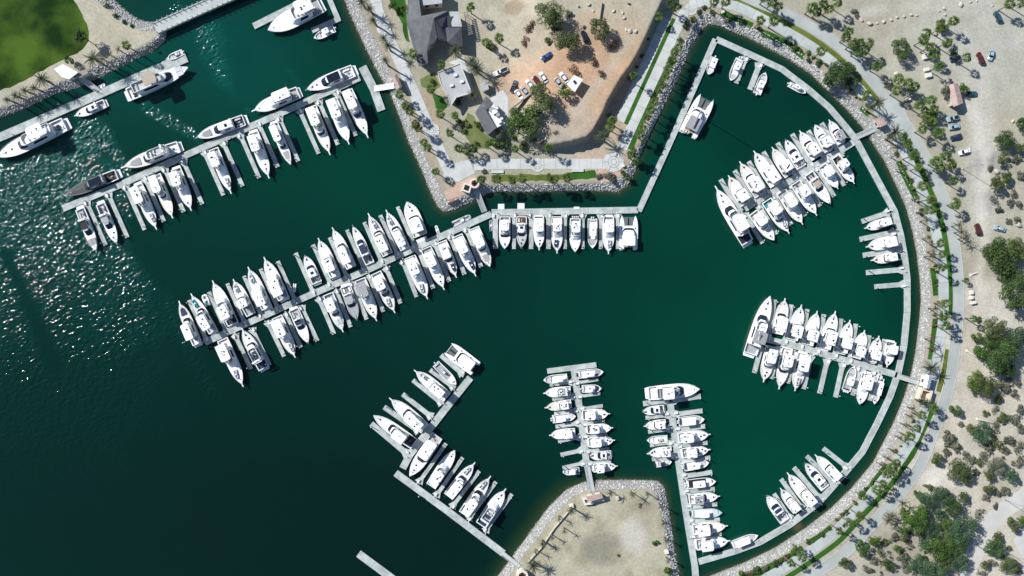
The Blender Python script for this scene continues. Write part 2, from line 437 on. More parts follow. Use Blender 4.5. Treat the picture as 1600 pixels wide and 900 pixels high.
xs = grid_axis(-214, 214, 0.8, 1700); ys = grid_axis(-124, 124, 0.8, 340)
X, Y = np.meshgrid(xs, ys)
Z, slope, dshore, bank = heights(X, Y)
PXg = 800 + X / (MPP * (CAM_H - G) / CAM_H); PYg = 450 - Y / (MPP * (CAM_H - G) / CAM_H)
def blob(cx, cy, rx, ry, soft=0.5, wob=0.5, s=9.0):
    d = np.hypot((PXg - cx) / rx, (PYg - cy) / ry) + wob * (vnoise(X + cx, Y + cy, s) - 0.5)
    return np.clip((1 - d) / soft + 0.5, 0, 1)
soil = np.zeros(X.shape + (3,)); soil[:] = (0.325, 0.308, 0.235)
def paint(m, c):
    m = np.asarray(m)[..., None]
    soil[:] = soil * (1 - m) + np.array(c) * m
paint(np.clip((vnoise(X, Y, 26) - 0.42) * 4, 0, 1) * 0.7, (0.42, 0.402, 0.322))
# car lot on the headland: orange earth over pale sand
paint(blob(860, 60, 130, 110) * 0.7, (0.43, 0.385, 0.29))
paint(blob(925, 118, 76, 72, 0.8, 0.8), (0.50, 0.30, 0.185))
paint(blob(880, 125, 95, 34, 0.9, 0.8) * 0.9, (0.48, 0.315, 0.205))
paint(blob(815, 135, 40, 26, 0.8, 0.7) * 0.8, (0.47, 0.32, 0.22))
paint(blob(968, 95, 40, 80, 1.0, 0.9) * 0.6, (0.46, 0.325, 0.215))
paint(blob(940, 170, 46, 58, 0.9, 0.9) * 0.85, (0.46, 0.32, 0.21))
paint(blob(880, 198, 50, 30, 0.8, 0.8) * 0.75, (0.43, 0.35, 0.275))
paint(blob(804, 13, 15, 12, 0.3, 0.3), (0.30, 0.245, 0.17))
paint(blob(830, 52, 22, 24, 0.7, 0.6) * 0.7, (0.31, 0.26, 0.20))
paint(blob(940, 255, 60, 20, 0.4) * 0.8, (0.47, 0.34, 0.25))
# strip along the walkway of the headland
paint(blob(672, 200, 22, 80, 0.5, 0.4) * 0.9, (0.36, 0.295, 0.205))
paint(blob(612, 60, 14, 90, 0.6, 0.4) * 0.6, (0.38, 0.33, 0.25))
# sandy strip just behind the rocks
dl = np.full(X.shape, 1e9)
for o, i, f in LANDS[:2]: dl = np.minimum(dl, dline(X, Y, i))
paint(np.clip(1.4 - dl / 3.2, 0, 1) * (Z >= G - 0.01) * 0.75, (0.34, 0.285, 0.215))
# the car park at the upper end, and the slope with scrub
paint(blob(1520, 60, 130, 90, 0.7, 0.6) * 0.8, (0.42, 0.415, 0.36))
paint(blob(1300, 20, 150, 40, 0.7, 0.6) * 0.5, (0.34, 0.325, 0.25))
paint(blob(1535, 250, 20, 120, 0.8, 0.4) * 0.8, (0.50, 0.475, 0.42))
paint(blob(1570, 270, 60, 60, 0.6, 0.9) * np.clip((vnoise(X, Y, 7) - 0.45) * 6, 0, 1), (0.26, 0.25, 0.24))
paint(blob(1545, 470, 60, 30, 0.8, 0.6) * 0.8, (0.49, 0.46, 0.40))
sl = blob(1560, 720, 170, 240, 0.4, 0.4)
paint(sl * 0.85, (0.50, 0.455, 0.375))
paint(sl * np.clip((vnoise(X, Y, 10) - 0.5) * 6, 0, 1) * 0.45, (0.33, 0.315, 0.25))
paint(sl * np.clip((vnoise(X + 90, Y, 5) - 0.56) * 8, 0, 1) * 0.5, (0.53, 0.50, 0.44))
paint(blob(1475, 745, 34, 18, 0.6, 0.8), (0.58, 0.55, 0.49))
paint(blob(1430, 870, 70, 60, 0.6, 0.8) * 0.7, (0.30, 0.27, 0.225))
# quay headland at the bottom
qb = blob(930, 850, 150, 110, 0.3, 0.2)
paint(qb, (0.375, 0.345, 0.245))
paint(qb * np.clip((vnoise(X, Y, 9) - 0.46) * 5, 0, 1) * 0.75, (0.42, 0.395, 0.305))
paint(qb * np.clip((vnoise(X + 50, Y + 9, 6) - 0.57) * 6, 0, 1) * 0.6, (0.26, 0.24, 0.15))
paint(blob(990, 838, 20, 26, 0.6, 0.5), (0.48, 0.455, 0.39))
paint(blob(938, 856, 32, 30, 0.5, 0.6) * 0.9, (0.235, 0.225, 0.172))
paint(blob(1003, 790, 20, 9, 0.7, 0.6) * 0.7, (0.25, 0.215, 0.155))
# west shore
paint(blob(150, 60, 160, 120, 0.4) * (PXg < 300), (0.42, 0.385, 0.295))
def track(pts, r, c, a=0.7):
    m = np.zeros(X.shape)
    for (ax, ay), (bx, by) in zip(pts[:-1], pts[1:]):
        dx, dy = bx - ax, by - ay; t = np.clip(((PXg - ax) * dx + (PYg - ay) * dy) / (dx * dx + dy * dy), 0, 1)
        m = np.maximum(m, np.clip(1.3 - np.hypot(PXg - ax - t * dx, PYg - ay - t * dy) / r + 0.5 * (vnoise(X, Y, 5) - 0.5), 0, 1))
    paint(m * a, c)
# wheel tracks and trodden ground
track([(1490, 150), (1530, 190), (1538, 260), (1532, 320), (1538, 380), (1528, 440), (1545, 490), (1600, 520)], 9, (0.54, 0.515, 0.45))
track([(1300, 30), (1380, 14), (1470, 8), (1540, -4)], 9, (0.47, 0.445, 0.375), 0.6)
track([(1300, 55), (1400, 50), (1440, 100), (1490, 120)], 12, (0.345, 0.325, 0.26), 0.55)
track([(1460, 190), (1480, 250), (1505, 330), (1520, 420)], 9, (0.35, 0.325, 0.26), 0.5)
track([(790, 40), (850, -5)], 5, (0.36, 0.33, 0.26), 0.5); track([(800, 52), (880, 0)], 3, (0.36, 0.33, 0.26), 0.5)
track([(770, 20), (790, 70), (760, 110)], 12, (0.47, 0.43, 0.34), 0.5)
track([(900, 180), (950, 110), (1000, 40), (1020, 0)], 9, (0.45, 0.395, 0.305), 0.6)
track([(1512, 600), (1500, 680), (1480, 750), (1440, 800)], 8, (0.52, 0.48, 0.41), 0.5)
track([(1505, 520), (1520, 470), (1516, 400)], 6, (0.37, 0.33, 0.27), 0.5)
paint(np.clip((vnoise(X + 31, Y + 3, 12) - 0.5) * 4, 0, 1) * 0.28 * (Z >= G - 0.01), (0.30, 0.285, 0.22))
soil *= (0.86 + 0.28 * vnoise(X, Y, 4.0, 4))[..., None]
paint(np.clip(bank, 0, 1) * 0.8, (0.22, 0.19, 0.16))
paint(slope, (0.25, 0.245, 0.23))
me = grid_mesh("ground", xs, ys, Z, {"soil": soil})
mg = bpy.data.materials.new("sandy_earth"); mg.use_nodes = True
n = mg.node_tree.nodes; l = mg.node_tree.links; b = n["Principled BSDF"]; b.inputs["Roughness"].default_value = 0.97; b.inputs["Specular IOR Level"].default_value = 0.1
at = n.new("ShaderNodeAttribute"); at.attribute_name = "soil"
tc = n.new("ShaderNodeTexCoord"); tx = n.new("ShaderNodeTexNoise"); tx.inputs["Scale"].default_value = 1.1; tx.inputs["Detail"].default_value = 9; tx.inputs["Roughness"].default_value = 0.65
mr = n.new("ShaderNodeMapRange"); mr.inputs["From Min"].default_value = 0.3; mr.inputs["From Max"].default_value = 0.7; mr.inputs["To Min"].default_value = 0.80; mr.inputs["To Max"].default_value = 1.16
vm = n.new("ShaderNodeVectorMath"); vm.operation = 'SCALE'
l.new(tc.outputs["Object"], tx.inputs["Vector"]); l.new(tx.outputs["Fac"], mr.inputs["Value"]); l.new(at.outputs["Color"], vm.inputs[0]); l.new(mr.outputs["Result"], vm.inputs["Scale"])
l.new(vm.outputs["Vector"], b.inputs["Base Color"])
bp = n.new("ShaderNodeBump"); bp.inputs["Distance"].default_value = 0.12; bp.inputs["Strength"].default_value = 0.7
l.new(tx.outputs["Fac"], bp.inputs["Height"]); l.new(bp.outputs["Normal"], b.inputs["Normal"])
me.materials.append(mg)
o = bpy.data.objects.new("ground", me); COL.objects.link(o)
tag(o, "pale sandy ground behind the rock banks and seabed beneath the harbour", None, None, "structure")

# water: one sheet; colour follows depth, turbidity and painted ripple sheen, ripples follow the wind on the open side
xw = grid_axis(-214, 214, 1.6, 1700); xw = np.concatenate([xw[xw < -206], np.arange(-206, -112, 0.26), xw[xw > -111.5]]); yw = np.concatenate([np.array([-900., -600, -400, -280, -200, -160, -140]), np.arange(-120, 114, 0.27), np.array([140., 160, 200, 280, 400, 600, 900])])
X, Y = np.meshgrid(xw, yw)
PXg = 800 + X / MPP; PYg = 450 - Y / MPP
_, _, dsh, _ = heights(X, Y)
wat = np.zeros(X.shape + (3,)); wat[:] = (0.0010, 0.0240, 0.0165)
soil = wat
def seg(ax, ay, bx, by, r0, r1, soft=0.6):
    dx, dy = bx - ax, by - ay
    t = np.clip(((PXg - ax) * dx + (PYg - ay) * dy) / (dx * dx + dy * dy), 0, 1)
    d = np.hypot(PXg - ax - t * dx, PYg - ay - t * dy) / (r0 + (r1 - r0) * t) + 0.5 * (vnoise(X, Y, 6) - 0.5)
    return np.clip((1 - d) / soft, 0, 1)
green = np.clip(blob(1180, 480, 330, 330, 1.2, 0.5, 40) * 0.45 + blob(1240, 640, 220, 230, 1.0, 0.5, 40) * 0.5 + blob(470, 170, 260, 150, 1.2, 0.5, 40) * 0.55
     + blob(1290, 330, 110, 130, 1, 0.5, 30) * 0.4 + blob(1040, 250, 90, 100, 1, 0.5, 30) * 0.5 + blob(1170, 800, 90, 80, 1, .4, 30) * 0.6 + blob(620, 280, 120, 120, 1, .4, 30) * .3, 0, 1)
paint(green, (0.0006, 0.042, 0.024))
deep_vignette = np.clip(blob(250, 800, 520, 260, 1.2, 0.4, 50) * 0.8 + blob(600, 860, 260, 130, 1, .4, 40) * 0.5, 0, 1)
paint(deep_vignette, (0.0014, 0.0125, 0.0090))  # deep water and the corner light falloff, both painted as darker colour
paint(np.clip(1 - dsh / 6.0, 0, 1) ** 1.6 * 0.7 * (PXg > 500), (0.008, 0.032, 0.015))
paint(np.clip(1 - dsh / 1.6, 0, 1) ** 1.5 * 0.6 * (PXg > 500), (0.040, 0.052, 0.028))
paint(np.clip(1 - dsh / 6.0, 0, 1) ** 1.3 * 0.6 * blob(830, 810, 90, 110, .8, .3), (0.022, 0.042, 0.014))
paint(blob(1245, 823, 9, 8, .8, .6) * .8, (0.10, 0.085, 0.035))
edge = 205 + np.clip(PYg - 370, 0, 130) * 0.62          # calm water lies beyond this line
open_w = np.clip((edge - PXg) / (22 + np.clip(PYg - 420, 0, 300) * 0.5) + 1.2 * (vnoise(X, Y, 8) - 0.5), 0, 1) * np.clip((PYg - 250) / 20, 0, 1) * np.clip((840 - PYg) / 560, 0, 1) ** 1.25
lane = seg(10, 395, 85, 570, 16, 20, 0.8)
wind = np.clip(open_w - lane * 0.55, 0, 1)
wind = np.maximum(wind, seg(60, 290, 150, 215, 60, 30, 0.5) * (PYg > 180))
wind = np.maximum(wind, seg(140, 190, 200, 265, 22, 10, 0.8) * 0.9)
wind = np.maximum(wind, seg(228, 168, 308, 214, 12, 12, 0.9) * 0.95)
wind = np.maximum(wind, seg(320, 40, 345, 120, 36, 18, 1.0) * 0.75)
wind = np.maximum(wind, seg(355, 110, 365, 150, 18, 8, 1.0) * 0.6)
wind = np.maximum(wind, seg(275, 10, 300, 28, 14, 16, 0.8) * 0.85)
wind = np.maximum(wind, seg(385, 170, 395, 178, 6, 5, 0.8) * 0.8)
wind = np.maximum(wind, seg(190, 305, 205, 340, 8, 6, 0.9) * 0.7)
wind = np.maximum(wind, seg(450, 110, 476, 140, 6, 6, 0.9) * 0.45)
wind = np.maximum(wind, seg(255, 470, 330, 610, 26, 20, 1.2) * 0.5)
paint(wind * np.clip((640 - PYg) / 420, 0.12, 1) * 0.8, (0.004, 0.066, 0.058))  # glint and sky sheen of the ripples put into the water colour
paint(blob(300, 90, 170, 110, 1.2, .6, 25) * 0.55, (0.0015, 0.062, 0.047))
paint(seg(320, 30, 350, 130, 40, 16, 1.0) * 0.6, (0.003, 0.085, 0.066))
paint(seg(110, 215, 190, 270, 24, 10, 1.0) * 0.4, (0.003, 0.08, 0.066))
paint(np.clip((vnoise(X, Y, 34) - 0.5) * 3, 0, 1) * 0.25, (0.0006, 0.014, 0.010))
ad = np.zeros(X.shape + (3,)); ad[..., 0] = wind; ad[..., 1] = np.clip(vnoise(X, Y, 30), 0, 1)
# real ripples: short crests driven by the wind
ca, sa = math.cos(math.radians(24)), math.sin(math.radians(24))
U = X * ca + Y * sa; V = -X * sa + Y * ca
waves = ((vnoise(U * 0.55, V, 0.85, 1) - 0.5) * 0.46 + (vnoise(U * 0.7 + 77, V, 0.55, 1) - 0.5) * 0.36 + (vnoise(U * 0.6 + 7, V, 2.4, 1) - 0.5) * 0.14) * wind * (0.75 + 0.5 * vnoise(X, Y, 14, 2))
waves += (vnoise(X, Y, 3.0, 2) - 0.5) * 0.03 * ((X < -100) & (X > -206))
me = grid_mesh("water", xw, yw, waves, {"tint": wat, "wind": ad})
mw = bpy.data.materials.new("harbour_water"); mw.use_nodes = True
n = mw.node_tree.nodes; l = mw.node_tree.links; b = n["Principled BSDF"]
b.inputs["Roughness"].default_value = 0.06; b.inputs["IOR"].default_value = 1.333
at = n.new("ShaderNodeAttribute"); at.attribute_name = "tint"
a2 = n.new("ShaderNodeAttribute"); a2.attribute_name = "wind"
sp = n.new("ShaderNodeSeparateColor"); l.new(a2.outputs["Color"], sp.inputs[0])
tc = n.new("ShaderNodeTexCoord"); mp = n.new("ShaderNodeMapping"); mp.inputs["Rotation"].default_value = (0, 0, math.radians(-24)); mp.inputs["Scale"].default_value = (0.62, 1.25, 1)
l.new(tc.outputs["Object"], mp.inputs["Vector"])
t1 = n.new("ShaderNodeTexNoise"); t1.inputs["Scale"].default_value = 1.35; t1.inputs["Detail"].default_value = 2.0; t1.inputs["Roughness"].default_value = 0.55
l.new(mp.outputs["Vector"], t1.inputs["Vector"])
wm = n.new("ShaderNodeMath"); wm.operation = 'MULTIPLY_ADD'; wm.inputs[1].default_value = 0.30; wm.inputs[2].default_value = 0.010
l.new(sp.outputs[0], wm.inputs[0])
bp = n.new("ShaderNodeBump"); bp.inputs["Strength"].default_value = 1.0
l.new(t1.outputs["Fac"], bp.inputs["Height"]); l.new(wm.outputs[0], bp.inputs["Distance"])
l.new(bp.outputs["Normal"], b.inputs["Normal"]); l.new(at.outputs["Color"], b.inputs["Base Color"])
me.materials.append(mw); me.polygons.foreach_set("use_smooth", [True] * len(me.polygons))
o = bpy.data.objects.new("water", me); COL.objects.link(o)
tag(o, "dark teal harbour water with wind ripples on the open western side", None, None, "structure")

# rock armour on every bank: thousands of small boulders, one object for each stretch
_t = (1 + 5 ** 0.5) / 2
ICO_V = np.array([(-1, _t, 0), (1, _t, 0), (-1, -_t, 0), (1, -_t, 0), (0, -1, _t), (0, 1, _t), (0, -1, -_t), (0, 1, -_t), (_t, 0, -1), (_t, 0, 1), (-_t, 0, -1), (-_t, 0, 1)]) / 1.9
ICO_F = np.array([(0, 11, 5), (0, 5, 1), (0, 1, 7), (0, 7, 10), (0, 10, 11), (1, 5, 9), (5, 11, 4), (11, 10, 2), (10, 7, 6), (7, 1, 8), (3, 9, 4), (3, 4, 2), (3, 2, 6), (3, 6, 8), (3, 8, 9), (4, 9, 5), (2, 4, 11), (6, 2, 10), (8, 6, 7), (9, 8, 1)])
def rocks(pairs, label, seed, dens=1.0, size=(0.14, 0.34), m=None):
    rs = np.random.RandomState(seed); vs = []; fs = []; nv = 0
    for (a0, b0), (a1, b1) in zip(pairs[:-1], pairs[1:]):
        p = [W(*a0, 0).xy, W(*b0, G).xy, W(*b1, G).xy, W(*a1, 0).xy]
        ln = ((p[3] - p[0]).length + (p[2] - p[1]).length) / 2; wd = ((p[1] - p[0]).length + (p[2] - p[3]).length) / 2
        for _ in range(int(ln * wd * 5.4 * dens)):
            u, t = rs.rand(), rs.rand() * 1.12 - 0.08
            q = (p[0] * (1 - u) + p[3] * u) * (1 - t) + (p[1] * (1 - u) + p[2] * u) * t
            r = size[0] + (size[1] - size[0]) * rs.rand() ** 2
            v = ICO_V * (0.75 + 0.5 * rs.rand(12, 1)) * (r * np.array([0.8 + 0.7 * rs.rand(), 0.8 + 0.5 * rs.rand(), 0.6 + 0.3 * rs.rand()]))
            an = rs.rand() * 6.28; ca, sa = math.cos(an), math.sin(an)
            v = np.stack([v[:, 0] * ca - v[:, 1] * sa, v[:, 0] * sa + v[:, 1] * ca, v[:, 2]], 1)
            v += (q.x, q.y, -0.3 + (G + 0.25) * min(max(t, 0), 1) + r * 0.12)
            vs.append(v); fs.append(ICO_F + nv); nv += 12
    me = bpy.data.meshes.new("riprap"); me.from_pydata(np.concatenate(vs).tolist(), [], np.concatenate(fs).tolist())
    me.materials.append(m or M_ROCK); me.update()
    o = bpy.data.objects.new("riprap", me); COL.objects.link(o)
    tag(o, label, "rock bank", None, "stuff")
rocks(MAIN_PAIRS[1:13], "pale broken rock bank along the western edge of the headland", 1)
rocks(MAIN_PAIRS[12:24], "rock bank with palm shadows below the straight promenade", 2)
rocks(MAIN_PAIRS[23:33], "narrow rock bank along the slanting path of the headland", 3)
rocks(MAIN_PAIRS[32:44], "rock bank at the top curve of the round basin", 4)
rocks(MAIN_PAIRS[43:54], "pale rock bank on the eastern curve of the round basin", 5, 1.25, (0.12, 0.30))
rocks(MAIN_PAIRS[53:64], "pale rock bank on the lower curve of the round basin", 6, 1.25, (0.12, 0.30))
rocks(QUAY_PAIRS[1:16], "rock bank round the bare sandy quay at the bottom", 7)
rocks(WEST_PAIRS[1:18], "dark and pale rocks along the lawn shore", 8, 0.9)

# ------------------------------------------------------------------ sheets: lawns, paths, roads
def mitre(pts, hw0, hw1=None):
    """left and right edges of a strip of constant width along pts"""
    hw1 = hw0 if hw1 is None else hw1
    L = []; R = []
    n = len(pts)
    for i, p in enumerate(pts):
        d0 = (pts[i] - pts[i - 1]).normalized() if i else None
        d1 = (pts[i + 1] - pts[i]).normalized() if i < n - 1 else None
        d0 = d0 or d1; d1 = d1 or d0
        a = Vector((-d0.y, d0.x)); c = Vector((-d1.y, d1.x))
        m = (a + c).normalized(); k = 1.0 / max(0.4, m.dot(a))
        L.append(p + m * hw0 * k); R.append(p - m * hw1 * k)
    return L, R
def smooth(pts, it=2):
    for _ in range(it):
        q = [pts[0]]
        for a, c in zip(pts[:-1], pts[1:]): q += [a * 0.75 + c * 0.25, a * 0.25 + c * 0.75]
        pts = q + [pts[-1]]
    return pts
def plan(pts, z=G): return [W(x, y, z).xy for x, y in pts]
def sheet(name, poly, z, m, wob=0.0, label=None, kind="structure", px=True, th=None):
    p = plan(poly, z) if px else poly
    if wob:
        r = hsh(name, poly[0]); q = []
        for a, c in zip(p, p[1:] + p[:1]):
            k = max(1, int((c - a).length / 2.0))
            for i in range(k):
                v = a.lerp(c, i / k); q.append(v + Vector((r.uniform(-wob, wob), r.uniform(-wob, wob))))
        p = q
    mb = MB(); mb.prism(p, z - (th or 0.05), z)
    o = mb.build(name, m)
    tag(o, label, None, None, kind)
    return o
def strip(name, pts, wpx, z, m, sm=2, label=None, kerb=False):
    p = plan(pts, z)
    if sm: p = smooth(p, sm)
    L, R = mitre(p, wpx * MPP / 2)
    mb = MB()
    n = len(p)
    vs = [(q.x, q.y, z) for q in L] + [(q.x, q.y, z) for q in R] + [(q.x, q.y, z - 0.06) for q in L] + [(q.x, q.y, z - 0.06) for q in R]
    fs = []
    for i in range(n - 1):
        fs += [(n + i, n + i + 1, i + 1, i), (i, i + 1, 2 * n + i + 1, 2 * n + i), (n + i + 1, n + i, 3 * n + i, 3 * n + i + 1)]
    mb.add(vs, fs)
    o = mb.build(name, m); tag(o, label, None, None, "structure")
    if kerb:
        for side, w0, w1 in ((L, 0.16, 0.0), (R, 0.0, 0.16)):
            a, c = mitre(side, w0, w1)
            k = MB()
            for i in range(n - 1):
                k.prism([a[i], a[i + 1], c[i + 1], c[i]], z - 0.05, z + 0.1)
            tag(k.build("kerb", M_KERB, o), None)
    return o
def slab_strip(name, pts, wpx, z, m, ln, label, sm=1, first=0.0):
    """a paved walk: base sheet and one object for each cast slab"""
    o = strip(name, pts, wpx, z, M_JOINT, sm, label)
    p = plan(pts, z + 0.05)
    if sm: p = smooth(p, sm)
    # resample at equal lengths
    acc = [0.0]
    for a, c in zip(p[:-1], p[1:]): acc.append(acc[-1] + (c - a).length)
    tot = acc[-1]; k = max(1, int(round(tot / ln)))
    L, R = mitre(p, wpx * MPP / 2)
    def at(s, E):
        for i in range(len(acc) - 1):
            if s <= acc[i + 1] + 1e-6:
                return E[i].lerp(E[i + 1], (s - acc[i]) / max(1e-6, acc[i + 1] - acc[i]))
        return E[-1]
    r = hsh(name)
    for j in range(k):
        s0 = tot * j / k + 0.05; s1 = tot * (j + 1) / k - 0.05
        ss = [s0] + [a for a in acc if s0 + 0.2 < a < s1 - 0.2] + [s1]
        poly = [at(s, L) for s in ss] + [at(s, R) for s in ss[::-1]]
        mb = MB(); mb.prism(poly, z - 0.01, z + 0.04 + r.uniform(0, 0.01))
        mb.build("paving_slab", m, o)
    return o
def disc(name, px, py, rpx, z, m, rings=True, label=None):
    c = W(px, py, z).xy
    base = MB(); base.prism([c + Vector((math.cos(a), math.sin(a))) * rpx * MPP for a in [2 * PI * i / 32 for i in range(32)]], z - 0.05, z)
    o = base.build(name, M_JOINT); tag(o, label, None, None, "structure")
    R0 = rpx * MPP - 0.05
    for k in range(6):
        a0 = 2 * PI * k / 6 + 0.03; a1 = 2 * PI * (k + 1) / 6 - 0.03
        for r0, r1 in ((R0 * 0.30, R0 * 0.52), (R0 * 0.56, R0)):
            pl = [c + Vector((math.cos(a0 + (a1 - a0) * i / 5), math.sin(a0 + (a1 - a0) * i / 5))) * r1 for i in range(6)]
            pl += [c + Vector((math.cos(a1 - (a1 - a0) * i / 5), math.sin(a1 - (a1 - a0) * i / 5))) * r0 for i in range(6)]
            mb = MB(); mb.prism(pl, z - 0.01, z + 0.04); mb.build("paving_slab", m, o)
    mb = MB(); mb.prism([c + Vector((math.cos(a), math.sin(a))) * R0 * 0.26 for a in [2 * PI * i / 20 for i in range(20)]], z - 0.01, z + 0.04)
    mb.build("paving_slab", m, o)
    return o

INNER = [(1096, 3), (1112, 3), (1130, 5), (1156, 11), (1195, 31), (1238, 54), (1277, 78), (1310, 104), (1335, 130), (1358, 156), (1382, 184), (1405, 222), (1422, 255), (1440, 296), (1455, 338), (1465, 372), (1472, 410), (1475, 445), (1475, 487), (1470, 527), (1463, 567), (1455, 605), (1442, 650), (1431, 680), (1419, 699), (1399, 725), (1378, 753), (1354, 780), (1332, 803), (1305, 832), (1280, 852), (1227, 887), (1185, 910), (1150, 930)]
OUTER = [(1120, -28), (1150, -13), (1180, 2), (1225, 19), (1262, 39), (1300, 62), (1330, 88), (1360, 121), (1390, 155), (1413, 190), (1433, 224), (1453, 258), (1472, 302), (1484, 336), (1491, 376), (1496, 416), (1498, 455), (1497, 500), (1492, 543), (1487, 587), (1477, 627), (1465, 660), (1454, 687), (1443, 719), (1425, 747), (1405, 775), (1380, 802), (1358, 824), (1331, 855), (1303, 877), (1250, 913), (1200, 942)]
strip("road", OUTER, 16, G + 0.04, M_ROAD, 2, "pale curved service road round the basin", kerb=True)
slab_strip("bay_walk", INNER, 15, G + 0.05, M_PATH, 7.0, "curved concrete walk with slabs between two strips of lawn")
def lawn(pts, w, dry=False, label=None):
    o = strip("lawn", pts, w, G + 0.02, M_GRASSDRY if dry else M_GRASS, 2, label or "lawn strip"); return o
strip("lawn", [(1140, -5), (1156, 0), (1187, 15), (1225, 36), (1257, 53), (1296, 79), (1326, 106), (1350, 133), (1372, 160)], 10, G + 0.02, M_GRASSDRY, 2, "olive lawn strip between walk and road at the top of the basin")
strip("lawn", [(1407, 200), (1426, 238), (1444, 274), (1462, 318), (1474, 355), (1480, 392), (1486, 430), (1487, 465), (1486, 492)], 8, G + 0.021, M_GRASS, 2, "green lawn strip between walk and road on the eastern curve")
strip("lawn", [(1481, 546), (1478, 565), (1472, 594), (1466, 612)], 8, G + 0.02, M_GRASSDRY, 1, "short dry lawn strip between walk and road behind the eastern gatehouse")
strip("lawn", [(1460, 632), (1452, 652), (1437, 684), (1428, 708), (1409, 734), (1389, 762), (1364, 789), (1343, 811), (1316, 842), (1289, 863), (1236, 899), (1190, 925)], 8, G + 0.022, M_GRASS, 2, "green lawn strip between walk and road on the lower curve")
strip("lawn", [(1404, 252), (1418, 284), (1433, 312)], 9, G + 0.02, M_GRASS, 2, "short lawn strip beside the rocks under the gatehouse palms")
strip("lawn", [(1457, 420), (1461, 446), (1462, 462)], 8, G + 0.02, M_GRASS, 2, "lawn strip beside the rocks at the widest part of the curve")
strip("lawn", [(1462, 498), (1459, 525), (1454, 562)], 9, G + 0.02, M_GRASS, 2, "lawn strip beside the rocks just above the eastern gatehouse")
strip("lawn", [(1386, 726), (1367, 753), (1346, 782)], 10, G + 0.02, M_GRASS, 2, "lawn strip above the bench beside the lower rocks")
strip("lawn", [(1334, 792), (1310, 815)], 8, G + 0.02, M_GRASSDRY, 0, "dull lawn strip at the bench beside the lower rocks")
strip("lawn", [(1300, 824), (1284, 838), (1266, 848)], 11, G + 0.023, M_GRASS, 2, "lawn strip below the bench beside the lower rocks")
strip("lawn", [(1256, 858), (1225, 876), (1190, 893), (1160, 906)], 12, G + 0.02, M_GRASS, 2, "lawn strip with shrubs at the lowest rocks")
strip("lawn", [(1126, 19), (1150, 29), (1176, 40)], 9, G + 0.02, M_GRASS, 2, "lawn strip at the top rocks of the basin")
strip("lawn", [(1190, 50), (1215, 60), (1236, 72), (1256, 88)], 10, G + 0.02, M_GRASS, 2, "lawn strip near the big shade tree")
strip("lawn", [(1345, 168), (1358, 180)], 7, G + 0.02, M_GRASS, 0, "small lawn patch by the rocks near the upper gatehouse")
# forecourts of the gatehouses
sheet("forecourt", [(1368, 176), (1392, 150), (1412, 168), (1424, 196), (1402, 222), (1380, 214)], G + 0.10, M_PATH, label="paved forecourt where walk and road meet")
sheet("forecourt", [(1442, 576), (1466, 580), (1462, 622), (1436, 622)], G + 0.105, M_PATH, label="paved forecourt of the eastern gatehouse")

# headland promenade
slab_strip("promenade", [(585, -14), (590, 16), (602, 48), (632, 112), (646, 142), (664, 185), (682, 224), (697, 258), (706, 275)], 17, G + 0.04, M_PAVE, 4.5, "pale concrete promenade slabs along the western edge of the headland", 0)
slab_strip("promenade", [(740, 258), (790, 256), (850, 256), (905, 256), (960, 256)], 16, G + 0.05, M_PAVE, 4.4, "straight promenade of pale square slabs above the pier", 0)
sheet("promenade", [(697, 258), (734, 249), (742, 270), (716, 284), (692, 277)], G + 0.06, M_PAVE, label="wedge of pale paving at the corner of the headland")
disc("plaza", 600, 43, 12, G + 0.10, M_PAVE, label="round paved bay on the promenade by the dark roofed house")
disc("plaza", 674, 204, 13, G + 0.10, M_PAVE, label="round paved bay on the promenade beside the garden lawn")
disc("plaza", 840, 258, 11, G + 0.11, M_PAVE, label="round paved bay on the straight promenade")
disc("plaza", 959, 253, 16, G + 0.12, M_PAVE, label="round paved corner where the straight and slanting walks meet")
disc("plaza", 1080, 14, 10, G + 0.10, M_PAVE, label="round paved end of the slanting walk")
slab_strip("slanting_walk", [(972, 232), (990, 192), (1023, 120), (1053, 54), (1071, 16)], 15.5, G + 0.05, M_PAVE, 6.0, "wide slanting walk of pale slabs above the rocks", 0)
slab_strip("slanting_walk", [(968, 189), (1000, 120), (1029, 56), (1042, 28)], 14.5, G + 0.045, M_PAVE, 6.0, "narrow slanting walk of pale slabs below the earth bank", 0)
slab_strip("walk_link", [(1078, 8), (1100, 2)], 14, G + 0.06, M_PAVE, 3.0, "short paved link at the top of the slanting walk", 0)
strip("lawn", [(978, 194), (1011, 121), (1041, 55), (1053, 29)], 6, G + 0.12, M_GRASS, 0, "narrow lawn strip between the two slanting walks")
strip("lawn", [(985, 234), (993, 212), (1004, 188), (1026, 142), (1043, 108)], 8, G + 0.02, M_GRASS, 1, "lawn strip with palms between slanting walk and rocks")
sheet("lawn", [(886, 270), (930, 266), (934, 278), (890, 282)], G + 0.02, M_GRASS, 0.2, "bright green lawn patch below the straight promenade")
sheet("lawn", [(770, 274), (886, 272), (886, 281), (772, 284)], G + 0.02, M_GRASSDRY, 0.3, "dry lawn with palms below the straight promenade")
sheet("lawn", [(730, 176), (741, 182), (748, 198), (760, 212), (773, 219), (760, 232), (742, 234), (728, 216), (722, 198)], G + 0.02, M_LAWNOLIVE, 0.25, "olive garden lawn beside the grey hall")
sheet("lawn", [(676, 146), (690, 150), (700, 166), (692, 174), (680, 168)], G + 0.02, M_GRASS, 0.3, "small garden lawn below the pale flat roof")
sheet("lawn", [(606, -10), (632, -10), (636, 34), (640, 66), (634, 64), (626, 30), (612, 8)], G + 0.02, M_GRASS, 0.3, "lawn beside the dark roofed house")
sheet("lawn", [(656, 124), (680, 112), (688, 134), (676, 142), (660, 136)], G + 0.02, M_LAWNOLIVE, 0.3, "dry garden patch between the two houses")
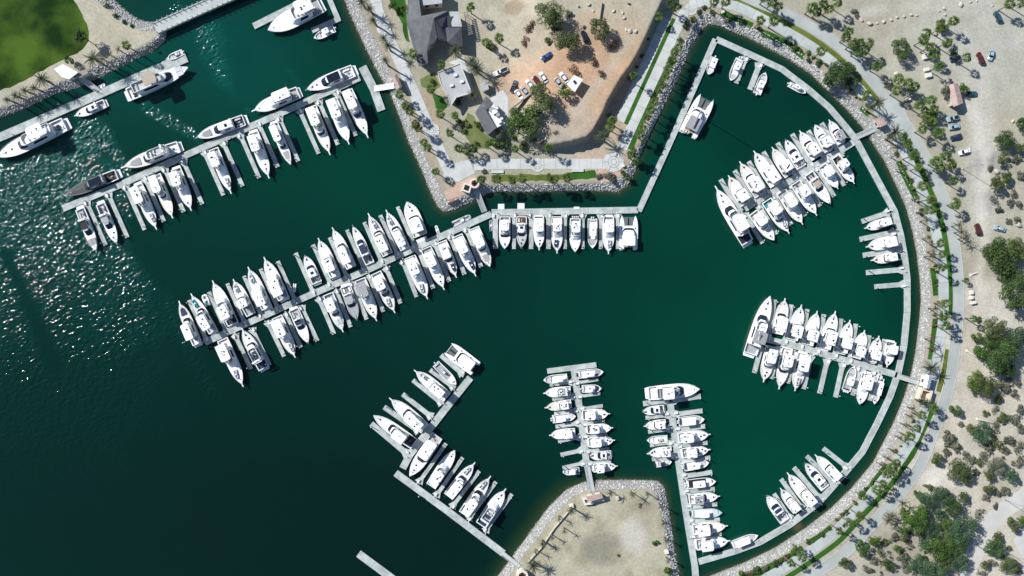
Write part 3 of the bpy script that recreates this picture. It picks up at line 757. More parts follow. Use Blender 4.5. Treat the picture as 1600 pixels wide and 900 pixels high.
sheet("terrace", [(765, 150), (786, 141), (797, 156), (799, 200), (786, 206), (772, 170)], G + 0.08, M_PAVE, label="pale terrace east of the grey hall")
sheet("terrace", [(700, 98), (724, 88), (740, 142), (736, 146), (722, 104)], G + 0.06, M_PAVE, label="pale paved yard beside the flat roof")
sheet("garden_bed", [(934, 262), (963, 262), (972, 272), (962, 281), (936, 284)], G + 0.015, M_TILE, 0.3, "bare garden bed at the promenade corner")
sheet("clay_apron", [(716, 285), (742, 273), (752, 283), (746, 297), (712, 309), (700, 312), (694, 300)], G + 0.03, M_TILE, 0.2, "reddish paved apron at the tip of the headland")
sheet("golf_lawn", [(-500, -300), (110, -300), (115, 0), (124, 16), (135, 38), (139, 50), (138, 64), (130, 76), (120, 84), (86, 100), (58, 114), (30, 130), (0, 142), (-60, 165), (-500, 330)], G + 0.02, M_GRASSBIG, 0.3, "broad dark green lawn mottled with darker green at the western corner")
# sandy tracks on the slope
strip("sand_track", [(1640, 748), (1602, 776), (1566, 798), (1546, 820), (1534, 846), (1516, 880), (1506, 920)], 26, G + 0.03, mat("pale_track", (0.53, 0.52, 0.49), 0.95, col2=(0.46, 0.45, 0.42), nscale=0.2, detail=8), 2, "pale sandy track curving down the slope")
sheet("sand_track", [(1640, 820), (1600, 826), (1584, 846), (1596, 868), (1640, 880)], G + 0.035, MATS["pale_track"], 0.4, "pale sandy clearing beside the curving track")
# ------------------------------------------------------------------ floating piers
DZ = 0.55
def pier(label, paths, fingers, widths, flip=None, boxes=True, pile_every=None):
    """paths: centre lines (px); fingers: (base px, tip px, width px)"""
    x0 = W(*paths[0][0], 0)
    root = empty("floating_pier", (x0.x, x0.y, 0), 0, label, "pier")
    off = Vector((x0.x, x0.y))
    r = hsh(label)
    for pi, (pts, w) in enumerate(zip(paths, widths)):
        p = plan(pts, DZ); L, R = mitre(p, w * MPP / 2)
        zt = DZ - 0.006 * pi
        for i in range(len(p) - 1):
            ln = (p[i + 1] - p[i]).length; k = max(1, int(round(ln / 9.0)))
            g = 0.03 / max(ln, 0.1)
            for j in range(k):
                a = j / k + g; c = (j + 1) / k - g
                q = [L[i].lerp(L[i + 1], a), L[i].lerp(L[i + 1], c), R[i].lerp(R[i + 1], c), R[i].lerp(R[i + 1], a)]
                q = [v - off for v in q]
                mb = MB(); mb.prism(q, -0.25, zt)
                mb.build("deck_section", M_DOCK, root)
            d = (p[i + 1] - p[i]).normalized(); nn = Vector((-d.y, d.x))
            for sgn, E in ((1, L), (-1, R)):
                mb = MB(); a = E[i] - off; c = E[i + 1] - off
                mb.prism([a + nn * sgn * 0.002 + d * .05, c + nn * sgn * 0.002 - d * .05, c + nn * sgn * 0.13 - d * .05, a + nn * sgn * 0.13 + d * .05], 0.05, zt + 0.02 + 0.003 * (i % 2))
                mb.build("edge_timber", M_DOCKEDGE, root)
    for fi, (b, t, w) in enumerate(fingers):
        B = W(*b, DZ).xy - off; T = W(*t, DZ).xy - off
        d = (T - B).normalized(); nn = Vector((-d.y, d.x)); h = w * MPP / 2
        zt = DZ - 0.05 - 0.004 * (fi % 4)
        mb = MB()
        mb.prism([B + nn * h, T + nn * h, T - nn * h, B - nn * h], -0.2, zt)
        fo = mb.build("finger", M_DOCK, root)
        # triangular knees where the finger meets the pier
        for sgn in (1, -1):
            mb = MB()
            mb.prism([B + nn * sgn * (h + 0.003) + d * 0.5, B + nn * sgn * (h + 1.0) + d * 0.5, B + nn * sgn * (h + 0.003) + d * 2.6], 0.1, zt - 0.012)
            mb.build("knee", M_DOCKEDGE, fo)
        # pile near the tip, seen as a white cap with a long shadow
        pc = T - d * 0.9 + nn * (h + 0.05) * r.choice((1, -1)) * 0.6
        mb = MB(); mb.tube((pc.x, pc.y, -3), (pc.x, pc.y, 2.6), 0.17, n=8)
        po = mb.build("pile", M_PILE, root)
        mb = MB(); mb.tube((pc.x, pc.y, 2.6), (pc.x, pc.y, 2.95), 0.2, 0.05, n=8)
        mb.build("pile_cap", M_PILECAP, po)
        # dock box and power post at the root of the finger
        if boxes:
            bc = B + d * 1.1 + nn * (h - 0.35) * r.choice((1, -1))
            mb = MB(); mb.box((bc.x, bc.y, zt + 0.30), (1.25, 0.6, 0.58), math.atan2(d.y, d.x)); mb.box((bc.x, bc.y, zt + 0.62), (1.32, 0.68, 0.07), math.atan2(d.y, d.x))
            mb.build("dock_box", M_BOX, root)
            pp = B + d * 0.2 - nn * (h - 0.3) * r.choice((1, -1)) - d * 0.25
            mb = MB(); mb.box((pp.x, pp.y, zt + 0.55), (0.25, 0.25, 1.0)); mb.box((pp.x, pp.y, zt + 1.1), (0.3, 0.3, 0.1))
            mb.build("power_post", M_BOX, root)
    # a few piles along the main walk
    for pts, w in zip(paths, widths):
        p = plan(pts, DZ); L, R = mitre(p, w * MPP / 2 + 0.3)
        for i in range(len(p) - 1):
            ln = (p[i + 1] - p[i]).length; k = int(ln / (pile_every or 24.0))
            for j in range(k):
                E = L if r.random() < 0.5 else R
                q = E[i].lerp(E[i + 1], (j + 0.5) / k) - off
                mb = MB(); mb.tube((q.x, q.y, -3), (q.x, q.y, 2.7), 0.18, n=8)
                po = mb.build("pile", M_PILE, root)
                mb = MB(); mb.tube((q.x, q.y, 2.7), (q.x, q.y, 3.05), 0.21, 0.05, n=8); mb.build("pile_cap", M_PILECAP, po)
    return root

def auto(tips, vec, w, back=0):
    """fingers from their tips and the direction (px) that leads to the pier"""
    return [((t[0] + vec[0], t[1] + vec[1]), t, w if not isinstance(w, list) else w[i]) for i, t in enumerate(tips)]

pier("long pale pier lying along the lawn shore, with large yachts", [[(-30, 227), (72, 183), (180, 136), (264, 99)], [(262, 100), (291, 88)]], [], [12, 17], pile_every=14)
pier("short pier at the top edge beside the biggest rounded yacht", [[(396, 41), (440, 19), (500, -11)]], [], [9])
pier("small angled landing stage at the top edge", [[(512, -8), (528, 30), (487, 48)]], [], [7])
pier("upper western pier with a T-shaped head at the shore", [[(98, 326), (180, 292), (300, 238), (420, 185), (480, 158), (562, 121)], [(566, 104), (584, 139), (596, 173)]],
     auto([(165, 383), (199, 371), (226, 359), (256, 346), (287, 331), (316, 319), (349, 305), (379, 291), (405, 278), (434, 261), (466, 252), (498, 240), (528, 226), (556, 212)], (-31, -70), 6.5), [9, 12])
D_UP = [(295, 469), (326, 456), (355, 443), (381, 431), (407, 420), (434, 408), (462, 395), (489, 382), (515, 371), (542, 359), (569, 347), (594, 336), (621, 323)]
D_LO = [((366, 521), (392, 577)), ((393, 512), (421, 571)), ((417, 501), (444, 557)), ((445, 488), (470, 543)), ((470, 477), (496, 533)), ((497, 464), (522, 522)), ((524, 452), (548, 511)), ((549, 440), (573, 499)), ((575, 429), (599, 487)), ((602, 416), (626, 474)), ((628, 405), (651, 464)), ((653, 388), (677, 451)), ((678, 377), (702, 440)), ((702, 366), (726, 429)), ((727, 355), (752, 417))]
pier("long central pier slanting down from the headland tip", [[(320, 535), (402, 498), (480, 463), (567, 425), (630, 396), (683, 372), (768, 334)]],
     auto(D_UP, (29, 66), 6) + [(a, b, 6.5) for a, b in D_LO], [9])
pier("straight pier running level below the promenade", [[(768, 332), (880, 330), (997, 328)]],
     [((x, 333), (x, 389), w) for x, w in ((774, 8), (803, 6), (830, 7), (857, 7), (883, 5.5), (911, 5), (939, 6), (965, 5))], [9])
RING_A = [(998, 330), (1050, 216), (1118, 61)]
RING_B = [(1119, 61), (1170, 84), (1222, 108), (1264, 140), (1296, 168), (1320, 196), (1337, 217), (1380, 297), (1398, 330), (1408, 368), (1414, 402), (1418, 436), (1418, 488), (1413, 540), (1404, 583), (1391, 620), (1371, 662), (1348, 706), (1323, 736), (1280, 785), (1236, 819), (1188, 847), (1150, 861), (1092, 878)]
pier("narrow pier climbing from the straight pier to the top corner", [RING_A], [], [8], pile_every=18)
pier("curved ring pier round the inside of the round basin", [RING_B],
     [((1166, 88), (1150, 130), 8), ((1188, 98), (1172, 140), 8), ((1391, 331), (1347, 346), 7.5), ((1400, 362), (1344, 374), 8), ((1409, 389), (1349, 399), 8), ((1413, 421), (1354, 426), 8), ((1416, 444), (1367, 448), 7.5),
      ((1236, 812), (1210, 772), 6.5), ((1255, 797), (1221, 749), 7), ((1283, 781), (1241, 731), 7.5), ((1304, 756), (1261, 713), 7), ((1326, 732), (1287, 701), 7.5)], [8.5])
G_UP = [(1126, 280), (1148, 266), (1170, 252), (1193, 237), (1215, 223), (1238, 209), (1263, 204), (1284, 192)]
G_LO = [(1192, 380), (1214, 366), (1237, 351), (1259, 337), (1282, 322), (1304, 307), (1320, 290)]
pier("upper basin pier leading to the small round gatehouse", [[(1164, 326), (1200, 304), (1240, 279), (1296, 246), (1334, 222)]], auto(G_UP, (31, 53), 7) + auto(G_LO, (-29, -47), 6.5), [9])
J_UP = [(1211, 468), (1237, 476), (1262, 483), (1288, 491), (1315, 498), (1338, 506), (1359, 524), (1383, 530)]
J_LO = [((1190, 540), (1179, 583)), ((1217, 541), (1205, 592)), ((1243, 548), (1231, 599)), ((1268, 554), (1256, 608)), ((1294, 560), (1281, 615)), ((1318, 566), (1306, 621)), ((1344, 573), (1333, 618)), ((1369, 579), (1359, 626))]
pier("eastern pier leading to the white gatehouse", [[(1190, 528), (1252, 543), (1317, 562), (1402, 586)]], auto(J_UP, (-11, 62), 6.5) + [(a, b, 7) for a, b in J_LO], [9])
pier("bent pier with its elbow towards the open water", [[(735, 590), (695, 640), (640, 711), (629, 732)], [(618, 739), (700, 799), (787, 865)]],
     [((725, 586), (689, 555), 8), ((711, 607), (672, 578), 7), ((692, 632), (645, 594), 7), ((676, 653), (629, 616), 7.5), ((656, 675), (600, 636), 8), ((638, 711), (580, 662), 9),
      ((653, 756), (697, 693), 6), ((680, 777), (723, 715), 6), ((705, 794), (749, 736), 6), ((731, 813), (775, 753), 6), ((757, 832), (800, 772), 6)], [10, 10])
pier("bare concrete pier stub at the bottom edge", [[(560, 865), (606, 899), (640, 924)]], [], [11], pile_every=40)
pier("small boat pier with a T-shaped outer end", [[(896, 573), (906, 640), (917, 728)], [(855, 580), (932, 570)]],
     [(a, b, w) for a, b, w in [((896, 597), (859, 602), 4.5), ((900, 619), (863, 624), 5), ((904, 641), (866, 646), 5), ((907, 661), (868, 667), 6), ((909, 683), (872, 690), 5), ((912, 703), (876, 711), 6), ((915, 723), (879, 731), 5),
      ((898, 599), (936, 593), 4.5), ((902, 620), (938, 615), 4.5), ((906, 640), (942, 634), 5), ((910, 663), (945, 658), 5), ((911, 684), (949, 679), 4.5), ((914, 706), (952, 701), 4.5), ((917, 725), (956, 720), 4.5)]], [9, 7], boxes=True)
pier("long small boat pier standing out from the lower shore", [[(1047, 628), (1060, 720), (1072, 800), (1086, 886), (1089, 930)]],
     [((1046, 625), (1005, 631), 8), ((1050, 626), (1095, 619), 8), ((1047, 648), (1009, 653), 6), ((1049, 670), (1013, 675), 6), ((1052, 691), (1016, 696), 5.5), ((1056, 712), (1019, 718), 6),
      ((1052, 648), (1098, 642), 7), ((1055, 673), (1102, 666), 7), ((1058, 697), (1106, 692), 6), ((1062, 722), (1110, 715), 6),
      ((1065, 745), (1113, 738), 7), ((1069, 769), (1117, 764), 6), ((1073, 793), (1121, 788), 6), ((1076, 815), (1125, 812), 6), ((1079, 840), (1128, 835), 5)], [9])

def gangway(a, b, w, za, zb, label):
    A = W(*a, za); B = W(*b, zb)
    root = empty("gangway", A, 0, label, "gangway")
    d = (B - A); u = Vector((d.x, d.y, 0)).normalized(); nn = Vector((-u.y, u.x, 0)); h = w * MPP / 2
    q = [nn * h, d + nn * h, d - nn * h, -nn * h]
    mb = MB(); mb.loft([[p + Vector((0, 0, -0.15)) for p in q[::-1]], [p for p in q[::-1]]]); mb.build("walkway", M_ALU, root)
    for s in (1, -1):
        mb = MB(); e = nn * (h - 0.05) * s
        for z in (0.5, 1.05): mb.tube(e + Vector((0, 0, z)), d + e + Vector((0, 0, z)), 0.05, n=4)
        k = max(2, int(d.length / 1.8))
        for i in range(k + 1): mb.tube(e + d * (i / k), e + d * (i / k) + Vector((0, 0, 1.05)), 0.035, n=4)
        mb.build("railing", M_ALU, root)
    return root
gangway((126, 121), (154, 142), 8, G + .2, .7, "grey gangway from the lawn shore hut to the western pier")
gangway((616, 134), (585, 139), 8, G + .2, .7, "gangway from the pink kiosk to the T-shaped pier head")
gangway((744, 298), (757, 331), 9, G + .2, .7, "gangway from the headland tip to the long central pier")
gangway((1378, 196), (1338, 214), 9, G + .2, .7, "gangway to the upper basin pier")
gangway((1442, 600), (1404, 588), 8, G + .2, .7, "gangway to the eastern pier from the white gatehouse")
gangway((812, 885), (785, 864), 7, G + .2, .7, "gangway from the red kiosk to the bent pier")
gangway((925, 768), (917, 727), 9, G + .2, .7, "gangway from the sandy quay to the small boat pier")

def bridge():
    A = W(243, 44, 2.6); B = W(400, -26, 2.6)
    root = empty("bridge", (A.x, A.y, 0), 0, "pale concrete causeway bridge with posts crossing the top corner inlet", "bridge")
    d = (B - A); u = Vector((d.x, d.y, 0)).normalized(); nn = Vector((-u.y, u.x, 0)); h = 2.35
    mb = MB(); q = [nn * h, d + nn * h, d - nn * h, -nn * h]
    mb.loft([[p + Vector((0, 0, 1.9)) for p in q[::-1]], [p + Vector((0, 0, 2.6)) for p in q[::-1]]]); mb.build("bridge_deck", M_PATH, root)
    for s in (1, -1):
        mb = MB(); e = nn * (h - 0.28) * s
        mb.loft([[Vector((0, 0, z)) + p for p in (e + nn * .2, d + e + nn * .2, d + e - nn * .2, e - nn * .2)[::-1]] for z in (2.604, 2.85)])
        mb.build("kerb", M_KERB, root)
        k = int(d.length / 2.1)
        me = None
        for i in range(k + 1):
            p = e + d * (i / k)
            if me is None:
                m2 = MB(); m2.box((0, 0, 0.5), (0.22, 0.22, 1.1)); m2.box((0, 0, 1.1), (0.3, 0.3, 0.1)); me = m2.mesh("post", M_KERB)
            link("post", me, root, (p.x, p.y, 2.8))
    for i in range(5):
        p = d * (i + 0.5) / 5
        for s in (1, -1):
            mb = MB(); c = p + nn * 1.3 * s; mb.tube((c.x, c.y, -4), (c.x, c.y, 1.92), 0.4, n=8); mb.build("pillar", M_KERB, root)
bridge()

# ------------------------------------------------------------------ boats
def clampf(x, a, b): return max(a, min(b, x))
class Shape:
    def __init__(s, L, Wd, fine=2.1, full=0.38, tr=0.86):
        fine += 1.2; full += 0.08; tr += 0.03; Wd *= 1.06
        s.L, s.Wd, s.fine, s.full, s.tr = L, Wd, fine, full, tr
        s.fb = 0.75 + L * 0.035; s.rise = 0.02 * L + 0.15
    def hw(s, x):
        t = clampf(x / s.L, 0, 1)
        if t < s.full: k = s.tr + (1 - s.tr) * math.sin(t / s.full * PI / 2)
        else: k = 1 - ((t - s.full) / (1 - s.full)) ** s.fine
        return max(0.03, s.Wd / 2 * k)
    def z(s, x): return s.fb + s.rise * clampf(x / s.L, 0, 1) ** 2

def hull_mesh(sh, n=14):
    mb = MB(); rings = []
    for i in range(n + 1):
        t = i / n; t = 1 - (1 - t) ** 1.35
        x = t * sh.L; w = sh.hw(x); z = sh.z(x)
        ww = w * (0.90 - 0.24 * t ** 2); xo = -0.07 * sh.L * t ** 3
        rings.append([(x, w, z), (x + xo * .5, ww * 1.02, z * 0.45), (x + xo, ww * .92, -0.05), (x + xo * 1.1, 0, -0.5), (x + xo, -ww * .92, -0.05), (x + xo * .5, -ww * 1.02, z * 0.45), (x, -w, z)])
    m = len(rings[0]); vs = [p for r in rings for p in r]; fs = []
    for k in range(n):
        for i in range(m - 1): fs.append((k * m + i, (k + 1) * m + i, (k + 1) * m + i + 1, k * m + i + 1))
    fs.append(tuple(range(m)))
    mb.add(vs, [f[::-1] for f in fs]); return mb
def deck_strip(sh, a, b, inset, dz, n=10):
    """deck from a to b, full beam"""
    mb = MB(); vs = []; fs = []
    for i in range(n + 1):
        x = a + (b - a) * i / n; w = max(0.01, sh.hw(x) - inset); z = sh.z(x) + dz
        vs += [(x, w, z), (x, 0, z + 0.05), (x, -w, z)]
    for i in range(n): fs += [(3 * i + 1, 3 * i + 4, 3 * i + 3, 3 * i), (3 * i + 2, 3 * i + 5, 3 * i + 4, 3 * i + 1)]
    return mb.add(vs, fs)
def coaming(sh, a, b, w_in, dz, n=6):
    mb = MB()
    for s in (1, -1):
        vs = []; fs = []
        for i in range(n + 1):
            x = a + (b - a) * i / n; w = sh.hw(x); z = sh.z(x) + dz
            vs += [(x, s * (w - 0.02), z), (x, s * (w - w_in), z), (x, s * (w - w_in), z - 0.8)]
        for i in range(n):
            for k in (0, 1):
                f = (3 * i + k, 3 * i + k + 1, 3 * i + k + 4, 3 * i + k + 3); fs.append(f if s > 0 else f[::-1])
        mb.add(vs, fs)
    x = a; w = sh.hw(x); z = sh.z(x) + dz
    mb.add([(x + .02, w, z), (x + .02, -w, z), (x + w_in, -w, z), (x + w_in, w, z), (x + w_in, w, z - .8), (x + w_in, -w, z - .8)], [(0, 1, 2, 3), (3, 2, 5, 4)])
    return mb
def outline(hw, a, b, rf, rb, n=7):
    """closed outline (counter-clockwise from the port stern corner round the bow end)"""
    xs_ = []
    for i in range(4): xs_.append(a + rb * (1 - math.cos(i / 3 * PI / 2)))
    for i in range(1, 4): xs_.append(a + rb + (b - rf - a - rb) * i / 4)
    for i in range(5): xs_.append(b - rf + rf * math.sin(i / 4 * PI / 2))
    P = []
    for x in xs_:
        k = 1.0
        if rb > 1e-6 and x < a + rb: k = 0.72 + 0.28 * math.sqrt(max(0, 1 - ((a + rb - x) / rb) ** 2))
        if rf > 1e-6 and x > b - rf: k *= 0.42 + 0.58 * math.sqrt(max(0, 1 - ((x - b + rf) / rf) ** 2))
        P.append((x, hw(x) * k))
    return [(x, -y) for x, y in P] + [(x, y) for x, y in P[::-1]]
def shrink(pts, df, db, ds):
    a = min(p[0] for p in pts); b = max(p[0] for p in pts); h = max(p[1] for p in pts)
    out = []
    for x, y in pts:
        t = (x - a) / (b - a)
        out.append((a + db + t * (b - df - a - db), y * max(0.05, (h - ds)) / h))
    return out
def house(mb, pts, z0, z1, df, db, ds, rnd=0.12):
    r0 = [(x, y, z0) for x, y in pts]
    q = shrink(pts, df * .9, db * .9, ds * .9); r1 = [(x, y, z1 - rnd) for x, y in q]
    q2 = shrink(pts, df + rnd, db + rnd, ds + rnd); r2 = [(x, y, z1) for x, y in q2]
    mb.loft([r0, r1, r2]); return mb
def band(mb, pts, z0, z1, df, db, ds, u0, u1, x_from, off=0.03, x_to=None, side=0):
    """pane lying on the sloping side of a house, between heights u0 and u1"""
    q = shrink(pts, df * .9, db * .9, ds * .9); n = len(pts); zt = z1 - 0.12
    def at(i, u):
        x = pts[i][0] + (q[i][0] - pts[i][0]) * u; y = pts[i][1] + (q[i][1] - pts[i][1]) * u
        k = math.hypot(x - (x_from - 1), y) or 1
        nx = 1.0 if x > x_from + 1e-6 else 0.2
        return (x + off * nx, y + math.copysign(off, y), z0 + (zt - z0) * u + off)
    idx = [i for i in range(n) if pts[i][0] >= x_from and (x_to is None or pts[i][0] <= x_to) and pts[i][1] * side >= 0]
    runs = []; cur = []
    for i in idx:
        if cur and i != cur[-1] + 1: runs.append(cur); cur = []
        cur.append(i)
    if cur: runs.append(cur)
    for run in runs:
        if len(run) < 2: continue
        vs = []; fs = []
        for i in run: vs += [at(i, u0), at(i, u1)]
        for k in range(len(run) - 1): fs.append((2 * k, 2 * k + 2, 2 * k + 3, 2 * k + 1))
        mb.add(vs, fs)
    return mb
def slab_on(mb, pts, z, th=0.13, inset=0.06):
    r0 = [(x, y, z) for x, y in pts]; q = shrink(pts, inset, inset, inset)
    mb.loft([r0, [(x, y, z + th * .65) for x, y in pts], [(x, y, z + th) for x, y in q]]); return mb

TOPS = {'white': M_WHITE, 'tan': M_TAN, 'grey': M_GREYCAN, 'black': M_BLACKCAN, 'navy': M_NAVY, 'glass': M_GLASS, 'cream': M_CREAM}
DINGHIES = []
def rail(mb, sh, a, b, n=8, h=0.6):
    for s in (1, -1):
        pts = [(a + (b - a) * i / n, s * max(0.05, sh.hw(a + (b - a) * i / n) - .1), sh.z(a + (b - a) * i / n) + h) for i in range(n + 1)]
        mb.path(pts, 0.03, 4)
        for p in pts[::2]: mb.tube((p[0], p[1], p[2] - h), p, 0.025, n=4)
def place(bow, stern, h=1.5):
    B = W(*bow, h).xy; T = W(*stern, h).xy
    d = B - T
    return T, d.length, math.atan2(d.y, d.x)
def dinghy(loc, rz, L, wd, label, m=M_HYPALON, inner=M_GREYDECK, engine=True, name="dinghy", group=None):
    root = empty(name, loc, rz, label, "dinghy", group)
    mb = MB(); r = wd * 0.17; mb.sm = True
    pts = [(-L * .5, -wd * .5 + r), (L * .18, -wd * .5 + r), (L * .38, -wd * .3), (L * .5 - r, 0), (L * .38, wd * .3), (L * .18, wd * .5 - r), (-L * .5, wd * .5 - r)]
    for a, c in zip(pts[:-1], pts[1:]): mb.tube((a[0], a[1], r), (c[0], c[1], r), r, n=8)
    mb.build("inflated_tube", m, root)
    mb = MB(); mb.prism([(-L * .44, -wd * .5 + r), (L * .18, -wd * .5 + r), (L * .42, 0), (L * .18, wd * .5 - r), (-L * .44, wd * .5 - r)], r * .4, r * .8); mb.build("floor", inner, root)
    mb = MB(); mb.box((0, 0, r * 1.9), (L * .16, wd * .42, r * 1.2)); mb.build("seat", M_WHITE, root)
    if engine:
        mb = MB(); mb.box((-L * .5 - .12, 0, r * 1.8), (.4, .32, .55), taper=.8); mb.box((-L * .5 - .1, 0, r * .4), (.16, .1, .9)); mb.build("outboard", M_ENGINE, root)
    return root

def common(root, sh, L, hullm, pulpit=True, teak=False):
    hm = hull_mesh(sh); hm.sm = False
    hm.build("hull", hullm, root)
    mb = MB()
    for s in (1, -1):
        pts = [(sh.L * t, s * (sh.hw(sh.L * t) + 0.015), sh.z(sh.L * t) - 0.06) for t in [i / 10 for i in range(11)]]
        mb.path(pts, 0.055, 4)
    mb.build("rub_rail", M_GREYCAN, root)

def flybridge_boat(root, L, wd, R, o, yacht=False):
    """sport fishing yacht / flybridge cruiser; o: dict of features"""
    pul = 0.055 if o.get('pulpit', True) else 0.0
    sh = Shape(L * (1 - pul), wd, R.uniform(1.9, 2.3), R.uniform(0.34, 0.42), R.uniform(0.84, 0.90))
    HL = sh.L; hs = clampf(L / 15.0, 0.72, 1.5)
    hullm = o.get('hull', M_WHITE); deckm = o.get('deck', R.choice((M_WHITE, M_DECK, M_WHITE, M_DECK, M_CREAM)))
    common(root, sh, L, hullm)
    ck = o.get('ck', 0.2) * HL                       # forward end of the cockpit
    deck_strip(sh, ck, HL, 0.03, -0.02).build("foredeck", deckm, root)
    coaming(sh, 0, ck, 0.32, -0.02).build("coaming", M_WHITE, root)
    mb = MB(); w0 = sh.hw(ck * .5) - .34
    mb.prism([(0.34, -sh.hw(.3) + .34), (ck + .4, -w0), (ck + .4, w0), (0.34, sh.hw(.3) - .34)], sh.fb - 0.82, sh.fb - 0.76)
    mb.build("cockpit_floor", o.get('floor', R.choice((M_DECK, M_GREYDECK, M_DECK, M_GREYDECK, M_CUSH))), root)
    if o.get('platform', R.random() < 0.5):
        mb = MB(); slab_on(mb, [(-0.055 * HL, -sh.hw(0) * .8), (0.02, -sh.hw(0) * .92), (0.02, sh.hw(0) * .92), (-0.055 * HL, sh.hw(0) * .8)], 0.35, .1, .03); mb.build("swim_platform", o.get('plat', M_DECK), root)
    # cabin
    a = ck - 0.02 * HL; b = o.get('cb', R.uniform(0.62, 0.69)) * HL
    z0 = sh.z(a) - 0.06; z1 = sh.fb + 1.6 * hs
    df = o.get('slope', R.uniform(1.3, 2.0)) * hs
    kk = R.uniform(0.72, 0.80)
    pts = outline(lambda x: min(sh.hw(x) * kk, sh.Wd / 2 * kk), a, b, 0.30 * (b - a) * .6, 0.25)
    mb = MB(); house(mb, pts, z0, z1, df, 0.1, 0.30 * hs, 0.15); mb.build("cabin", M_WHITE, root)
    mb = MB(); q_ = [(x_, y_ * 1.035, z0 + .075) for x_, y_ in pts]; mb.loft([[(x_, y_ * 1.035, z0 + .02) for x_, y_ in pts], q_]); mb.build("side_deck_mat", M_GREYDECK, root)
    if o.get('ws', True):
        mb = MB(); band(mb, pts, z0, z1, df, 0.1, .30 * hs, o.get('u0', 0.30), 0.93, b - o.get('wl', 0.19) * (b - a)); mb.build("windscreen", M_GLASS, root)
    for sd in (1, -1):
        mb = MB(); band(mb, pts, z0, z1, df, .1, .30 * hs, 0.30, 0.92, a + 0.10 * (b - a), .03, b - 0.26 * (b - a), side=sd); mb.build("side_window", M_GLASS, root)
    # flybridge
    fa = o.get('fa', R.uniform(0.12, 0.19)) * HL; fb_ = o.get('fb', R.uniform(0.50, 0.56)) * HL
    fb_ = min(fb_, b - df - 0.2)
    kf = kk * 0.94
    fp = outline(lambda x: sh.Wd / 2 * kf * .95, fa, fb_, 0.9 * hs, 0.2)
    mb = MB(); slab_on(mb, fp, z1 + .004, .12); mb.build("flybridge_deck", o.get('fdeck', R.choice((M_WHITE, M_GREYDECK, M_CUSH))), root)
    mb = MB(); fq = shrink(fp, .12, .12, .12)
    h = 0.62 * hs
    ring_o = [(x, y, z1 + .12) for x, y in fp]; ring_t = [(x - .05, y, z1 + .12 + h) for x, y in fp]; ring_i = [(x, y, z1 + .12 + h) for x, y in fq]; ring_b = [(x, y, z1 + .13) for x, y in fq]
    mb.loft([ring_o, ring_t, ring_i, ring_b], False, False); mb.build("flybridge_coaming", M_WHITE, root)
    if o.get('visor', R.random() < 0.45):
        mb = MB(); band(mb, [(x, y * 1.0) for x, y in fp], z1 + .1, z1 + .25 + h, .3, 0, 0, .1, 1.0, fb_ - 0.16 * (fb_ - fa), .02); mb.build("visor", M_GLASS, root)
    zf = z1 + .13
    # seats and helm on the flybridge
    for k in range(2):
        y = (k - .5) * sh.Wd * .3
        mb = MB(); mb.box((fa + .62 * (fb_ - fa), y, zf + .35), (.5, .55, .5)); mb.box((fa + .62 * (fb_ - fa) - .25, y, zf + .75), (.12, .55, .5)); mb.build("helm_seat", R.choice((M_CUSH, M_NAVY, M_WHITE)), root)
    mb = MB(); mb.box((fa + .8 * (fb_ - fa), 0, zf + .4), (.5, sh.Wd * .36, .8), taper=.85); mb.build("helm_console", M_WHITE, root)
    mb = MB(); mb.box((fa + .14 * (fb_ - fa), 0, zf + .24), (.6, sh.Wd * .5, .42)); mb.build("bench", R.choice((M_CUSH, M_GREYCAN, M_WHITE)), root)
    top = o.get('top', 'white')
    if top:
        ta = o.get('ta', R.uniform(0.06, 0.15)) * HL; tb = o.get('tb', R.uniform(0.44, 0.51)) * HL
        zt = z1 + 2.25 * hs
        tk = o.get('tk', R.uniform(0.74, 0.84))
        tp = outline(lambda x: sh.Wd / 2 * tk, ta, tb, R.uniform(.4, .9), R.uniform(.15, .4))
        mb = MB(); slab_on(mb, tp, zt, .16, .10); top_o = mb.build("hardtop", TOPS[top], root)
        for sx in (.12, .88):
            for sy in (1, -1):
                mb = MB(); x = ta + sx * (tb - ta); y = sy * sh.Wd / 2 * tk * .86
                mb.tube((clampf(x, fa + .2, fb_ - .2), y, z1 + .1), (x, y, zt + .02), .045, n=5); mb.build("hardtop_post", M_STEEL, root)
        nspk = o.get('specks', R.randint(2, 5))
        for k in range(nspk):
            x = ta + R.uniform(.2, .85) * (tb - ta); y = R.uniform(-.6, .6) * sh.Wd / 2 * tk
            c = R.random(); mb = MB()
            if c < .4: mb.dome((x, y, zt + .16), .26, .34); mb.build("radar_dome", M_WHITE, top_o)
            elif c < .75: mb.box((x, y, zt + .21), (.55, .5, .1)); mb.build("roof_hatch", R.choice((M_GLASS, M_BLACK)), top_o)
            else: mb.tube((x, y, zt + .14), (x, y, zt + 1.0), .05, n=5); mb.box((x, y, zt + 1.0), (.14, 1.1, .12), R.uniform(0, 3)); mb.build("radar_scanner", M_WHITE, top_o)
        for s in (1, -1):
            mb = MB(); mb.tube((ta + .3, s * sh.Wd / 2 * tk * .8, zt), (ta - .6, s * sh.Wd / 2 * tk * 1.05, zt + 3.2 * hs), .03, .012, n=4); mb.build("antenna", M_WHITE, root)
    else:
        mb = MB()
        x = fa + .12 * (fb_ - fa); y = sh.Wd / 2 * kf * .9
        for s in (1, -1): mb.box((x, s * y, z1 + 1.0 * hs), (.6, .14, 1.9 * hs))
        mb.box((x, 0, z1 + 1.95 * hs), (.7, 2 * y, .14)); mb.build("radar_arch", M_WHITE, root)
        mb = MB(); mb.dome((x, R.uniform(-.5, .5), z1 + 2.0 * hs), .3, .35); mb.build("radar_dome", M_WHITE, root)
